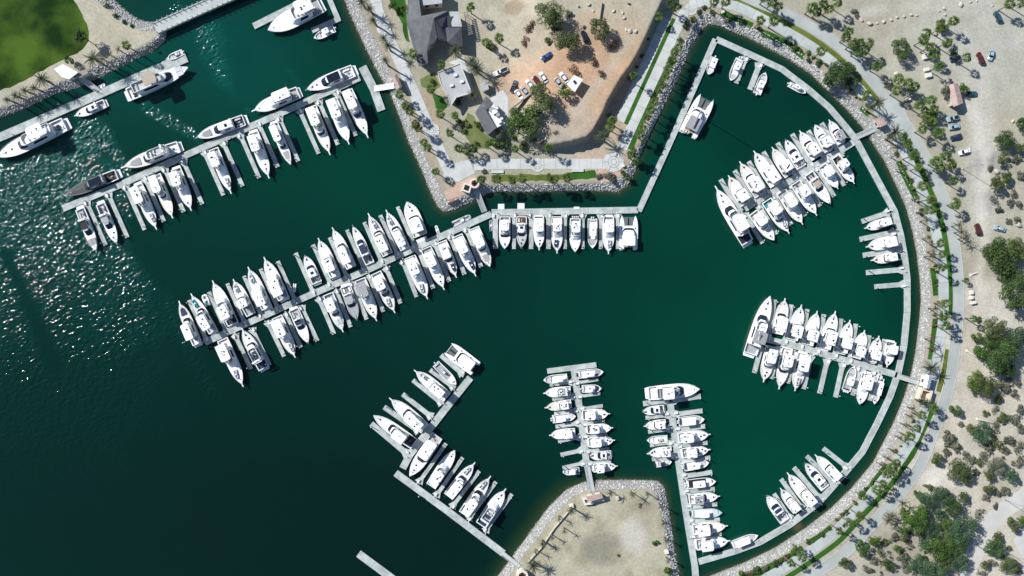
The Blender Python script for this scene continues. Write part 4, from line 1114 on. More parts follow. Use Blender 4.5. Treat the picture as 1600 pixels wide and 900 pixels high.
        if o.get('sunpad', True):
            mb = MB(); mb.box((fa + .4 * (fb_ - fa), 0, zf + .2), ((fb_ - fa) * .22, sh.Wd * .42, .3)); mb.build("sunpad", o.get('padm', M_CUSH), root)
    fore_gear(root, sh, b, HL, R, o, hs)
    if o.get('ck_gear', True):
        mb = MB(); mb.box((ck * .55, 0, sh.fb - .5), (.5, .5, .5)); mb.box((ck * .42, 0, sh.fb - .1), (.12, .5, .5)); mb.build("fighting_chair", R.choice((M_WHITE, M_NAVY, M_TEAK)), root)
    if o.get('outboards'):
        outboards(root, sh, o['outboards'], R)
    if pul:
        mb = MB(); z = sh.z(HL) - .05
        mb.prism([(HL - 1.2, -.32), (L, -.16), (L, .16), (HL - 1.2, .32)], z - .06, z + .06); mb.build("bow_pulpit", M_WHITE, root)
        mb = MB(); mb.tube((L - .3, 0, z + .08), (L - .05, 0, z - .25), .08, n=5); mb.box((L - .05, 0, z - .3), (.3, .5, .1)); mb.build("anchor", M_STEEL, root)
    mb = MB(); rail(mb, sh, b - .1 * HL, HL - .1); mb.build("bow_rail", M_STEEL, root)
    return sh

def fore_gear(root, sh, b, HL, R, o, hs):
    f = o.get('fore', 'hatch'); xm = b + (HL - b) * .40
    zd = sh.z(xm) + .03
    if f in ('hatch', 'hatch2'):
        for k in range(1 if f == 'hatch' else 2):
            mb = MB(); x = b + (HL - b) * (.55 if k == 0 else .25); y = R.uniform(-.3, .3) if k == 0 else R.uniform(-.6, .6)
            mb.box((x, y, sh.z(x) + .06), (.6, .6, .12)); mb.build("deck_hatch", R.choice((M_GLASS, M_BLACK)), root)
    elif f == 'pads':
        for s in (1, -1):
            mb = MB(); mb.box((xm - .2, s * .62 * hs, zd + .12), ((HL - b) * .42, 1.1 * hs, .2)); mb.build("sun_pad", o.get('padm', M_CUSH), root)
    elif f == 'cover':
        mb = MB(); p = outline(lambda x: min(sh.hw(x) * .6, 1.2 * hs), b + .1 * (HL - b), b + .62 * (HL - b), .5, .2)
        slab_on(mb, p, zd, .1, .1); mb.build("deck_cover", o.get('padm', M_GREYCAN), root)
    elif f in ('dinghy', 'navydinghy', 'tealdinghy'):
        o['_dinghy'] = (xm - .1, R.choice((.35, -.35)) * hs, zd + .1)
    mb = MB(); x = HL - .11 * HL; mb.box((x, 0, sh.z(x) + .1), (.45, .3, .26)); mb.build("windlass", M_STEEL, root)
    if R.random() < .5:
        for s in (1, -1):
            mb = MB(); x = b + (HL - b) * .75; mb.box((x, s * sh.hw(x) * .6, sh.z(x) + .06), (.25, .12, .1)); mb.build("cleat", M_STEEL, root)

def outboards(root, sh, n, R, m=None):
    m = m or R.choice((M_ENGINE, M_ENGINEW, M_ENGINEW))
    for k in range(n):
        y = (k - (n - 1) / 2) * .72
        mb = MB(); mb.box((-.55, y, sh.fb + .25), (.75, .48, .55), taper=.75); mb.box((-.4, y, sh.fb * .4), (.3, .22, sh.fb * 1.2)); mb.box((-.1, y, sh.fb - .25), (.35, .4, .3)); mb.build("outboard", m, root)

def express_boat(root, L, wd, R, o):
    pul = 0.03
    sh = Shape(L * (1 - pul), wd, R.uniform(1.7, 2.0), R.uniform(.34, .42), .9); HL = sh.L; hs = clampf(L / 15, .72, 1.35)
    common(root, sh, L, o.get('hull', M_WHITE))
    ck = o.get('ck', .24) * HL
    deck_strip(sh, ck, HL, .03, -.02).build("foredeck", o.get('deck', M_WHITE), root)
    coaming(sh, 0, ck, .3, -.02).build("coaming", o.get('coam', M_WHITE), root)
    mb = MB(); w0 = sh.hw(ck * .5) - .32; mb.prism([(.32, -sh.hw(.3) + .32), (ck + .3, -w0), (ck + .3, w0), (.32, sh.hw(.3) - .32)], sh.fb - .8, sh.fb - .74); mb.build("cockpit_floor", o.get('floor', M_CUSH), root)
    mb = MB(); slab_on(mb, [(-.07 * HL, -sh.hw(0) * .78), (.02, -sh.hw(0) * .92), (.02, sh.hw(0) * .92), (-.07 * HL, sh.hw(0) * .78)], .4, .1, .03); mb.build("swim_platform", o.get('plat', M_DECK), root)
    a = ck - .02 * HL; b = o.get('cb', .66) * HL; z0 = sh.z(a) - .06; z1 = sh.fb + 1.35 * hs; df = 2.3 * hs
    pts = outline(lambda x: min(sh.hw(x) * .8, sh.Wd / 2 * .8), a, b, .3 * (b - a), .2)
    mb = MB(); house(mb, pts, z0, z1, df, .1, .4 * hs, .16); mb.build("cabin", o.get('cab', M_WHITE), root)
    mb = MB(); band(mb, pts, z0, z1, df, .1, .4 * hs, .22, .92, b - .24 * (b - a)); mb.build("windscreen", M_GLASS, root)
    for sd in (1, -1):
        mb = MB(); band(mb, pts, z0, z1, df, .1, .4 * hs, .35, .85, a + .1 * (b - a), .03, b - .33 * (b - a), side=sd); mb.build("side_window", M_GLASS, root)
    top = o.get('top')
    if top:
        tp = outline(lambda x: sh.Wd / 2 * .62, a + .08 * (b - a), b - df - .15, .3, .15)
        mb = MB(); slab_on(mb, tp, z1 + .006, .07, .06); mb.build("sunroof", TOPS[top], root)
    else:
        mb = MB(); mb.box((a + .5 * (b - df - a), 0, z1 + .05), (1.0, 1.2, .1)); mb.build("roof_hatch", M_GLASS, root)
    mb = MB(); x = a + .3; y = sh.Wd / 2 * .7
    mb.box((x, 0, z1 + .6), (.6, 2 * y, .12))
    for s in (1, -1): mb.box((x, s * y, z1 + .1), (.6, .12, 1.0))
    mb.build("radar_arch", o.get('cab', M_WHITE), root)
    mb = MB(); mb.dome((x, .4, z1 + .66), .28, .3); mb.build("radar_dome", M_WHITE, root)
    for s in (1, -1):
        mb = MB(); mb.box((ck * .5, s * sh.Wd * .25, sh.fb - .5), (ck * .5, .6, .5)); mb.build("cockpit_seat", o.get('seatm', R.choice((M_CUSH, M_WHITE, M_NAVY))), root)
    mb = MB(); mb.box((ck * .45, 0, sh.fb - .38), (.9, .6, .06)); mb.tube((ck * .45, 0, sh.fb - .75), (ck * .45, 0, sh.fb - .4), .06, n=5); mb.build("table", M_TEAK, root)
    fore_gear(root, sh, b, HL, R, o, hs)
    mb = MB(); z = sh.z(HL) - .04; mb.prism([(HL - .7, -.22), (L, -.1), (L, .1), (HL - .7, .22)], z - .05, z + .06); mb.build("bow_roller", M_STEEL, root)
    mb = MB(); rail(mb, sh, b - .05 * HL, HL - .1); mb.build("bow_rail", M_STEEL, root)
    return sh

def console_boat(root, L, wd, R, o):
    n_ob = o.get('ob', 2)
    tail = 0.85 if n_ob else 0
    inner = empty("hull_group", (0, 0, 0)) if False else None
    sh = Shape(L - tail, wd, R.uniform(1.9, 2.3), .42, .9); sh.fb = .55 + L * .035; sh.rise = .35; HL = sh.L
    k = tail
    def B(mb, name, m):
        mb.v = [(p[0] + k, p[1], p[2]) for p in mb.v]; return mb.build(name, m, root)
    B(hull_mesh(sh, 10), "hull", o.get('hull', M_WHITE))
    mb = coaming(sh, 0, HL * .94, .26, 0, 12); B(mb, "gunwale", o.get('gun', M_WHITE))
    mb = deck_strip(sh, HL * .9, HL, .02, 0, 4); B(mb, "bow_deck", o.get('gun', M_WHITE))
    mb = MB(); vs = []; fs = []
    for i in range(9):
        x = .2 + (HL * .95 - .2) * i / 8; w = max(.05, sh.hw(x) - .27); vs += [(x, w, sh.fb - .5), (x, -w, sh.fb - .5)]
    for i in range(8): fs.append((2 * i + 1, 2 * i + 3, 2 * i + 2, 2 * i))
    mb.add(vs, fs); B(mb, "floor", o.get('floor', M_DECK))
    cx = HL * .42
    mb = MB(); mb.box((cx, 0, sh.fb + .1), (1.3, .95, 1.2), taper=.85); B(mb, "console", M_WHITE)
    mb = MB(); mb.box((cx + .45, 0, sh.fb + .9), (.08, .8, .5)); B(mb, "windscreen", M_GLASS)
    mb = MB(); mb.box((cx - 1.1, 0, sh.fb), (.6, .9, .8)); B(mb, "leaning_seat", o.get('seatm', M_CUSH))
    mb = MB(); mb.prism([(HL * .68, -sh.hw(HL * .68) + .35), (HL * .86, -sh.hw(HL * .86) + .3), (HL * .86, sh.hw(HL * .86) - .3), (HL * .68, sh.hw(HL * .68) - .35)], sh.fb - .5, sh.fb - .1); B(mb, "bow_seat", o.get('bowm', M_CUSH))
    top = o.get('top', 'white')
    if top:
        tl = o.get('tl', .34)
        tp = outline(lambda x: sh.Wd / 2 * o.get('tk', .68), cx - HL * tl * .55, cx + HL * tl * .45, .35, .25)
        mb = MB(); slab_on(mb, tp, sh.fb + 1.75, .1, .06); B(mb, "t_top", TOPS[top])
        mb = MB()
        for sx in (-.8, .7):
            for s in (1, -1): mb.tube((cx + sx, s * sh.Wd * .22, sh.fb - .5), (cx + sx * 1.1, s * sh.Wd * .27, sh.fb + 1.77), .04, n=5)
        B(mb, "t_top_frame", M_STEEL)
        if R.random() < .6:
            mb = MB(); mb.box((cx + R.uniform(-.6, .6), R.uniform(-.4, .4), sh.fb + 1.9), (.5, .45, .08)); B(mb, "roof_hatch", R.choice((M_BLACK, M_GLASS)))
    m = o.get('engm') or R.choice((M_ENGINE, M_ENGINEW, M_ENGINEW))
    for j in range(n_ob):
        y = (j - (n_ob - 1) / 2) * min(.75, sh.Wd * .8 / max(1, n_ob)); mb = MB()
        mb.box((-.42, y, sh.fb + .2), (.75, .46, .55), taper=.75); mb.box((-.3, y, sh.fb * .4), (.28, .2, sh.fb * 1.2)); mb.box((-.02, y, sh.fb - .25), (.35, .36, .28)); B(mb, "outboard", m)
    if o.get('aft_bench', True):
        mb = MB(); mb.box((.55, 0, sh.fb - .2), (.6, sh.Wd * .6, .5)); B(mb, "stern_bench", R.choice((M_WHITE, M_CUSH, M_NAVY)))
    return sh

def catamaran(root, L, wd, R, o):
    hwid = wd * .27
    fb = 1.5
    for s in (1, -1):
        sh = Shape(L, hwid, 2.4, .45, .8); sh.fb = fb; sh.rise = .3
        mb = hull_mesh(sh, 12); mb.v = [(p[0], p[1] + s * (wd - hwid) / 2, p[2]) for p in mb.v]; mb.build("hull", M_WHITE, root)
        mb = deck_strip(sh, 0, L, 0, -.01); mb.v = [(p[0], p[1] + s * (wd - hwid) / 2, p[2]) for p in mb.v]; mb.build("side_deck", M_WHITE, root)
        for t in (.3, .62, .8):
            mb = MB(); mb.box((L * t, s * (wd - hwid) / 2, fb + .13), (.5, .45, .08)); mb.build("deck_hatch", M_GLASS, root)
        mb = MB()
        for i in range(3): mb.box((-.1 + .0 * i, s * (wd - hwid) / 2, .35 + .3 * i), (.5 - .12 * i + .3, hwid * .7, .12))
        mb.build("stern_step", M_DECK, root)
    y = wd / 2 - hwid * .5
    mb = MB(); mb.prism([(L * .06, -y), (L * .70, -y), (L * .70, y), (L * .06, y)], .8, fb + .02); mb.build("bridge_deck", M_WHITE, root)
    mb = MB(); mb.tube((L * .95, -y - .2, fb + .1), (L * .95, y + .2, fb + .1), .12, n=6); mb.build("cross_beam", M_STEEL, root)
    yi = wd / 2 - hwid
    for s in (1, -1):
        mb = MB(); mb.prism([(L * .71, s * .25), (L * .935, s * .25), (L * .935, s * (yi + .1)), (L * .71, s * (yi + .1))], fb - .06, fb - .02); mb.build("trampoline", M_NET, root)
    a, b = o.get('ca', .24) * L, .66 * L
    pts = outline(lambda x: wd * .36, a, b, L * .16, .3)
    mb = MB(); house(mb, pts, fb - .02, fb + 1.25, 1.6, .1, .3, .2); mb.build("cabin", M_WHITE, root)
    mb = MB(); band(mb, pts, fb, fb + 1.25, 1.6, .1, .3, .3, .85, b - .22 * L); mb.build("windscreen", M_GLASS, root)
    mb = MB(); mb.prism([(L * .07, -wd * .28), (a + .2, -wd * .28), (a + .2, wd * .28), (L * .07, wd * .28)], fb + .025, fb + .05); mb.build("cockpit_floor", o.get('floor', M_TEAK), root)
    tp = outline(lambda x: wd * .33, .09 * L, o.get('tb', .34) * L, .3, .3)
    mb = MB(); slab_on(mb, tp, fb + 1.9, .12, .08); mb.build("bimini", TOPS[o.get('top', 'white')], root)
    for s in (1, -1):
        for x in (.12, .3):
            mb = MB(); mb.tube((L * x, s * wd * .3, fb), (L * x, s * wd * .3, fb + 1.92), .05, n=5); mb.build("bimini_post", M_STEEL, root)
    if o.get('mast'):
        mb = MB(); mb.tube((L * .56, 0, fb + 1.2), (L * .56, 0, o['mast']), .15, .1, n=8)
        for k in (.45, .72): mb.tube((L * .56 - .4, -1.4, o['mast'] * k), (L * .56, 0, o['mast'] * k + .05), .05, n=4); mb.tube((L * .56 - .4, 1.4, o['mast'] * k), (L * .56, 0, o['mast'] * k + .05), .05, n=4)
        mo = mb.build("mast", M_STEEL, root)
        mb = MB(); mb.tube((L * .55, 0, fb + 2.5), (L * .14, 0, fb + 2.7), .16, n=6); mb.tube((L * .54, 0, fb + 2.75), (L * .15, 0, fb + 2.95), .26, .2, n=8); mb.build("boom", M_GREYCAN, mo)
    mb = MB(); mb.box((L * .2, wd * .2, fb + .45), (.6, .6, .8)); mb.build("helm_seat", M_CUSH, root)
    return None

def big_yacht(root, L, wd, R, o):
    o2 = dict(o); o2.setdefault('cb', .70); o2.setdefault('ck', .17); o2.setdefault('fb', .56); o2.setdefault('fa', .15)
    o2.setdefault('pulpit', False); o2.setdefault('platform', True); o2['ck_gear'] = False
    o2.setdefault('visor', True); o2.setdefault('slope', 2.1)
    sh = flybridge_boat(root, L, wd, R, o2)
    # after deck furniture
    for k in range(o.get('sofas', 0)):
        mb = MB(); y = (k - (o['sofas'] - 1) / 2) * sh.Wd * .2; mb.box((L * .1, y, sh.fb - .45), (1.1, .75, .6)); mb.box((L * .1 - .5, y, sh.fb - .05), (.2, .75, .5)); mb.build("armchair", M_BLACKCAN, root)
    o['_dinghy'] = o2.get('_dinghy')
    return sh

def make_boat(name, cat, label, bow, stern, w, kind, o=None, group=None):
    o = dict(o or {})
    T, L, rz = place(bow, stern)
    R = hsh("boat", label); rz += R.uniform(-.012, .012)
    root = empty(name, (T.x, T.y, 0), rz, label, cat, group)
    wd = w * MPP * 0.985
    fn = {'fly': flybridge_boat, 'express': express_boat, 'console': console_boat, 'cat': catamaran, 'yacht': big_yacht}[kind]
    sh = fn(root, L, wd, R, o)
    if o.get('_dinghy'):
        x, y, z = o['_dinghy']
        m = {'navydinghy': M_NAVY, 'tealdinghy': M_TEALCAN}.get(o['fore'], M_HYPALON)
        loc = Vector((T.x + x * math.cos(rz) - y * math.sin(rz), T.y + x * math.sin(rz) + y * math.cos(rz), z))
        DINGHIES.append((loc, rz + R.uniform(-.12, .12), min(3.6, L * .2), min(1.7, wd * .34), m, label))
    return root
# ------------------------------------------------------------------ the boats, berth by berth (bow px, stern px, beam px, build, features, look)
def row(side, anchor, items, group):
    for i, (bow, stern, w, kind, o, look) in enumerate(items):
        nm, cat = {'fly': ("motor_yacht", "yacht"), 'express': ("cruiser_boat", "boat"), 'console': ("open_motorboat", "boat"), 'cat': ("catamaran", "catamaran"), 'yacht': ("motor_yacht", "yacht")}[kind]
        lab = "%s, %s from %s, %s" % (look, nth(i), anchor, side) if anchor else "%s, %s" % (look, side)
        k = len(DINGHIES)
        make_boat(nm, cat, lab, bow, stern, w, kind, o, group)
        if len(DINGHIES) > k:
            d = DINGHIES[-1]
            col = 'navy' if d[4] is M_NAVY else 'teal' if d[4] is M_TEALCAN else 'grey'
            DINGHIES[-1] = d[:5] + ("%s dinghy stowed on the %s foredeck from %s, %s" % (col, nth(i), anchor, side),)

F, E_, K_, C_, Y_ = 'fly', 'express', 'console', 'cat', 'yacht'
NB = dict(ws=False, pulpit=False)
# lawn shore pier
row("lawn shore pier", None, [((-3, 245), (101, 194), 24, Y_, dict(fore='hatch2', top='white', ta=.2, tb=.42, sofas=2, visor=False), "longest white yacht with tender on its stern")], "boats on the lawn shore pier")
row("lawn shore pier", None, [((116, 181), (163, 161), 14, E_, dict(fore='hatch', floor=M_DECK, cab=M_WHITE), "small white cruiser with dark windscreen astern of the longest yacht")], "boats on the lawn shore pier")
row("lawn shore pier", None, [((295, 105), (200, 148), 22, Y_, dict(top='tan', ta=.36, tb=.56, cb=.76, fb=.6, fa=.14, fore='pads', sofas=4, tk=.8, specks=0, floor=M_DECK), "white yacht with square tan awning")], "boats on the lawn shore pier")
row("western shore", None, [((261, 91), (287, 79), 10, K_, dict(ob=1, top=None, floor=M_GREYDECK), "small open boat behind the end of the lawn shore pier")], "boats on the lawn shore pier")
# top edge
row("top edge pier", None, [((419, 48), (500, 7), 28, F, dict(ws=False, fore='none', top='white', ta=.1, tb=.4, cb=.6, pulpit=False), "very broad plain white yacht with blank rounded foredeck")], "boats at the top edge")
row("top edge landing stage", None, [((490, 59), (525, 42), 12, K_, dict(ob=1, top='white', tl=.3), "small white motorboat beside the biggest rounded yacht")], "boats at the top edge")
# upper western pier, lower row from the outer end
row("lower row, upper western pier", "outer end", [
 ((151, 394), (124, 326), 15, E_, dict(top='black', fore='pads', padm=M_GREYCAN, ck=.28), "white cruiser with black roof"),
 ((184, 382), (156, 318), 15, E_, dict(top='grey', fore='hatch2', ck=.3, seatm=M_NAVY), "white cruiser with striped stern hatch"),
 ((245, 359), (214, 288), 17, F, dict(fore='dinghy', ws=False), "white flybridge yacht with grey dinghy"),
 ((271, 341), (243, 273), 16, F, dict(fore='none', ws=True, u0=.6), "white yacht with dark windscreen line"),
 ((300, 329), (274, 263), 17, F, dict(fore='hatch', ws=False), "white yacht with small bow hatch"),
 ((361, 303), (333, 232), 16, F, dict(fore='dinghy', ws=False, u0=.6), "white yacht with curved bow dinghy"),
 ((421, 279), (395, 206), 17, F, dict(fore='hatch2', ws=False), "white yacht with two bow hatches"),
 ((454, 258), (427, 192), 14, F, dict(fore='cover', ws=True, pulpit=False), "slim white yacht with grey panel"),
 ((517, 242), (486, 166), 17, F, dict(fore='hatch', ws=True, u0=.5), "white yacht with dark bow hatch"),
 ((545, 226), (518, 154), 18, F, dict(fore='none', ws=False), "blank white yacht with tall top"),
 ((575, 216), (542, 141), 18, F, dict(fore='hatch', ws=True), "wide white yacht with black windscreen arc")], "boats on the upper western pier")
row("along the upper western pier", "outer end", [
 ((101, 306), (182, 272), 17, E_, dict(hull=M_GREYHULL, deck=M_BLACKDECK, cab=M_GREYHULL, top='glass', fore='none', floor=M_BLACKDECK, seatm=M_BLACKCAN, coam=M_WHITE), "black decked motorboat with grey roof"),
 ((190, 263), (279, 229), 20, F, dict(fore='cover', ws=True, top=None, platform=True), "white yacht with rounded flybridge screen"),
 ((306, 216), (381, 187), 18, E_, dict(hull=M_NAVYHULL, fore='cover', padm=M_GREYCAN, top=None, floor=M_NAVY), "navy hulled cruiser with grey sunpad"),
 ((394, 175), (466, 144), 20, F, dict(fore='none', ws=False), "blank white yacht berthed lengthwise"),
 ((477, 142), (552, 110), 20, E_, dict(top='glass', fore='hatch2', ck=.26, cb=.7), "white cruiser with smoked glass roof")], "boats on the upper western pier")
# long central pier
row("upper row, long central pier", "outer end", [
 ((280, 470), (308, 538), 16, F, dict(fore='cover', padm=M_NAVY, ws=True, top='white', specks=2), "white yacht with navy bow pad"),
 ((298, 459), (333, 519), 16, F, dict(fore='tealdinghy', ws=True, visor=True), "white yacht with teal bow dinghy"),
 ((333, 438), (364, 507), 19, F, dict(fore='none', ws=False, ck=.22, floor=M_BLACKDECK, ta=.14), "blank white yacht with dark cockpit"),
 ((365, 436), (392, 492), 17, F, dict(fore='dinghy', ws=False, ck=.28, ta=.22, fa=.24, floor=M_GREYDECK), "short white yacht with bow dinghy"),
 ((388, 417), (417, 482), 18, F, dict(fore='dinghy', ws=False), "white yacht with grey dinghy"),
 ((412, 402), (443, 467), 19, F, dict(fore='hatch2', ws=False), "white yacht with twin bow hatches"),
 ((476, 398), (495, 442), 16, E_, dict(fore='hatch', floor=M_DECK), "short white cruiser"),
 ((497, 372), (524, 432), 18, F, dict(fore='hatch', ws=False), "plain yacht with one bow hatch"),
 ((520, 355), (549, 418), 17, F, dict(fore='none', ws=True), "white yacht with black arc windscreen"),
 ((551, 351), (578, 412), 15, E_, dict(hull=M_GREYHULL, top='navy', fore='hatch', seatm=M_NAVY), "cruiser with navy roof panel"),
 ((576, 333), (606, 398), 18, F, dict(fore='dinghy', ws=True), "white yacht with dinghy and windscreen"),
 ((603, 328), (633, 389), 17, F, dict(fore='dinghy', ws=True, visor=True), "narrow yacht with double black screens"),
 ((636, 315), (657, 368), 23, F, dict(fore='hatch2', ws=True, top='white', pulpit=False, u0=.5, specks=4), "broad white cruiser with dark roof hatch")], "boats on the long central pier")
row("lower row, long central pier", "outer end", [
 ((381, 604), (347, 530), 18, F, dict(fore='dinghy', ws=False), "long bowed white yacht with dinghy"),
 ((378, 512), (412, 576), 18, F, dict(fore='hatch2', ws=True, floor=M_NAVY, fdeck=M_GREYDECK, top=None, padm=M_NAVY), "yacht berthed bow in"),
 ((461, 559), (432, 495), 18, F, dict(fore='dinghy', ws=False), "white yacht with bow dinghy"),
 ((482, 538), (458, 483), 16, E_, dict(top='navy', fore='none', ck=.3, cb=.62), "cruiser with navy roof"),
 ((536, 519), (512, 459), 17, F, dict(fore='pads', ws=True), "white yacht with grey bow pads"),
 ((558, 501), (539, 447), 17, E_, dict(hull=M_GREYHULL, deck=M_GREYDECK, top='grey', fore='none', cab=M_WHITE, floor=M_GREYDECK), "grey decked cruiser"),
 ((588, 502), (562, 436), 18, F, dict(fore='hatch2', ws=False, top='grey'), "yacht with grey canvas top"),
 ((617, 489), (587, 426), 18, F, dict(fore='dinghy', ws=True, u0=.2, top='white', visor=True), "yacht with navy bands and dinghy"),
 ((669, 467), (640, 401), 19, F, dict(fore='dinghy', ws=False), "wide white yacht with dinghy"),
 ((694, 453), (665, 387), 18, F, dict(fore='hatch2', ws=False, visor=True), "yacht with two small bow hatches"),
 ((713, 434), (690, 377), 16, F, dict(fore='navydinghy', ws=True), "yacht with navy covered dinghy"),
 ((743, 432), (714, 368), 18, F, dict(fore='navydinghy', ws=False, visor=True), "larger yacht with navy covered dinghy"),
 ((766, 417), (740, 356), 18, F, dict(fore='cover', ws=True, pulpit=False, u0=.55), "yacht with pale grey panel")], "boats on the long central pier")
# straight pier
row("straight promenade pier", "gangway", [
 ((789, 389), (789, 338), 17, F, dict(fore='hatch', ws=True, pulpit=False, u0=.1), "white yacht with navy windscreen band"),
 ((815, 389), (815, 338), 16, E_, dict(hull=M_GREYHULL, floor=M_TEAK, plat=M_TEAK, top=None, fore='hatch2', deck=M_CUSH), "grey cruiser with teak stern"),
 ((842, 391), (842, 337), 16, F, dict(fore='hatch2', ws=False), "white yacht with pointed pulpit"),
 ((870, 396), (870, 338), 17, F, dict(fore='navydinghy', ws=False), "white yacht with navy dinghy"),
 ((899, 394), (899, 341), 17, F, dict(fore='none', ws=False, pulpit=False, outboards=4, platform=False), "white yacht with four outboards"),
 ((926, 388), (926, 338), 15, K_, dict(ob=2, top='white', bowm=M_GREYCAN, tl=.4), "open boat with two white outboards"),
 ((951, 397), (951, 338), 17, F, dict(fore='dinghy', ws=False), "white yacht with grey bow dinghy")], "boats on the straight promenade pier")
row("at the corner of the straight promenade pier", None, [((982, 337), (982, 389), 29, C_, dict(top='white', tb=.4), "broad white catamaran with two dark trampolines")], "boats on the straight promenade pier")
# top of the basin
row("on the climbing pier", None, [((1104, 152), (1075, 209), 31, C_, dict(top='grey', tb=.42, mast=24), "white sailing catamaran with grey awning and mast")], "boats at the top of the round basin")
row("top of round basin", "corner", [
 ((1107, 116), (1119, 86), 12, K_, dict(ob=1, top='white', tl=.5, tk=.75), "small white motorboat alongside"),
 ((1142, 126), (1158, 88), 13, K_, dict(ob=2, top='white', tl=.25), "open boat with small white top"),
 ((1197, 113), (1182, 149), 13, K_, dict(ob=1, top='white', tl=.3), "white boat lying bow to walkway"),
 ((1260, 145), (1231, 129), 9, K_, dict(ob=1, top='white', tl=.3), "smallest white open boat moored lengthwise")], "boats at the top of the round basin")
# upper basin pier
row("upper row, upper basin pier", "outer end", [
 ((1116, 291), (1168, 379), 22, Y_, dict(fore='hatch2', top='white', ta=.22, tb=.48, pulpit=True, floor=M_BLACKDECK, sofas=0), "big yacht with dark cluttered stern"),
 ((1138, 274), (1165, 319), 19, F, dict(fore='hatch', ws=False), "plain white yacht"),
 ((1156, 252), (1188, 305), 19, F, dict(fore='hatch', ws=True, u0=.5), "yacht with black bow mark"),
 ((1177, 236), (1212, 289), 19, F, dict(fore='hatch2', ws=False), "yacht with specked foredeck"),
 ((1206, 230), (1234, 274), 18, F, dict(fore='none', ws=False), "blank white yacht"),
 ((1226, 217), (1253, 261), 17, E_, dict(fore='hatch', top=None), "cruiser with two dark hatches"),
 ((1249, 204), (1276, 247), 18, F, dict(fore='none', ws=True), "yacht with black arc screen"),
 ((1273, 195), (1296, 235), 16, F, dict(fore='hatch', ws=True, pulpit=False), "short yacht with arc windscreen"),
 ((1295, 187), (1316, 223), 15, F, dict(fore='none', top='grey', ws=True), "short yacht with grey top")], "boats on the upper basin pier")
row("lower row, upper basin pier", "outer end", [
 ((1209, 376), (1177, 332), 18, F, dict(fore='hatch', ws=True, pulpit=False, u0=.6), "plain yacht with arc screen"),
 ((1233, 365), (1198, 313), 18, F, dict(fore='dinghy', ws=True, floor=M_TEALCAN), "yacht with aqua cockpit"),
 ((1254, 351), (1221, 299), 18, F, dict(fore='hatch', ws=False), "white yacht with pulpit"),
 ((1276, 337), (1243, 285), 18, F, dict(fore='hatch2', ws=False), "yacht with long hardtop"),
 ((1298, 320), (1264, 271), 17, E_, dict(top='tan', fore='none', ck=.2, cb=.6), "cruiser with beige roof"),
 ((1310, 295), (1285, 258), 16, F, dict(fore='none', ws=False), "short white yacht"),
 ((1335, 287), (1306, 244), 16, F, dict(fore='hatch', ws=True, floor=M_BLACKDECK, ck=.26, ta=.2), "yacht with dark cockpit")], "boats on the upper basin pier")
row("short eastern fingers, ring pier", "top", [
 ((1351, 357), (1391, 345), 14, F, dict(fore='hatch', ws=False, specks=2), "white yacht"),
 ((1353, 386), (1400, 376), 18, F, dict(fore='hatch', ws=False), "wider white yacht"),
 ((1361, 407), (1403, 400), 15, F, dict(fore='hatch', ws=True, u0=.6), "white yacht with dark screen line")], "boats on the curved ring pier")
# eastern pier
row("upper row, eastern pier", "outer end", [
 ((1202, 462), (1172, 553), 22, Y_, dict(fore='hatch2', top='grey', ta=.2, tb=.4, deck=M_WHITE, floor=M_GREYDECK), "big white yacht with grey bow"),
 ((1227, 466), (1215, 522), 19, F, dict(fore='none', ws=True), "yacht with black arc windscreen"),
 ((1252, 476), (1238, 531), 19, F, dict(fore='hatch', ws=False, floor=M_GREYDECK), "yacht with grey cockpit"),
 ((1277, 486), (1262, 539), 19, F, dict(fore='none', ws=False), "blank white yacht"),
 ((1305, 486), (1289, 545), 19, F, dict(fore='hatch2', ws=True, u0=.6), "yacht with twin hatches"),
 ((1328, 500), (1316, 551), 18, F, dict(fore='hatch2', ws=False), "yacht with blue shaded cockpit"),
 ((1351, 516), (1338, 560), 18, F, dict(fore='none', ws=False, ck=.26), "short yacht with open cockpit"),
 ((1374, 525), (1363, 566), 17, F, dict(fore='hatch2', ws=False, ck=.28), "shorter yacht with pulpit"),
 ((1386, 574), (1394, 534), 16, F, dict(fore='hatch', ws=True, u0=.6), "yacht facing the opposite way")], "boats on the eastern pier")
row("lower row, eastern pier", "outer end", [
 ((1192, 597), (1206, 541), 18, F, dict(fore='hatch2', ws=True, deck=M_CREAM, u0=.6), "yacht with pale aqua sheen"),
 ((1216, 608), (1231, 544), 18, F, dict(fore='none', ws=True), "yacht with thick black arc"),
 ((1242, 611), (1256, 552), 18, F, dict(fore='dinghy', ws=False), "yacht with bow dinghy"),
 ((1336, 572), (1322, 614), 14, K_, dict(ob=3, top='white', floor=M_GREYDECK), "open boat with three outboards"),
 ((1343, 632), (1356, 583), 17, F, dict(fore='hatch', ws=False, pulpit=False), "broad white yacht"),
 ((1367, 632), (1379, 588), 11, K_, dict(ob=1, top='white', tl=.5, tk=.6), "slender white boat")], "boats on the eastern pier")
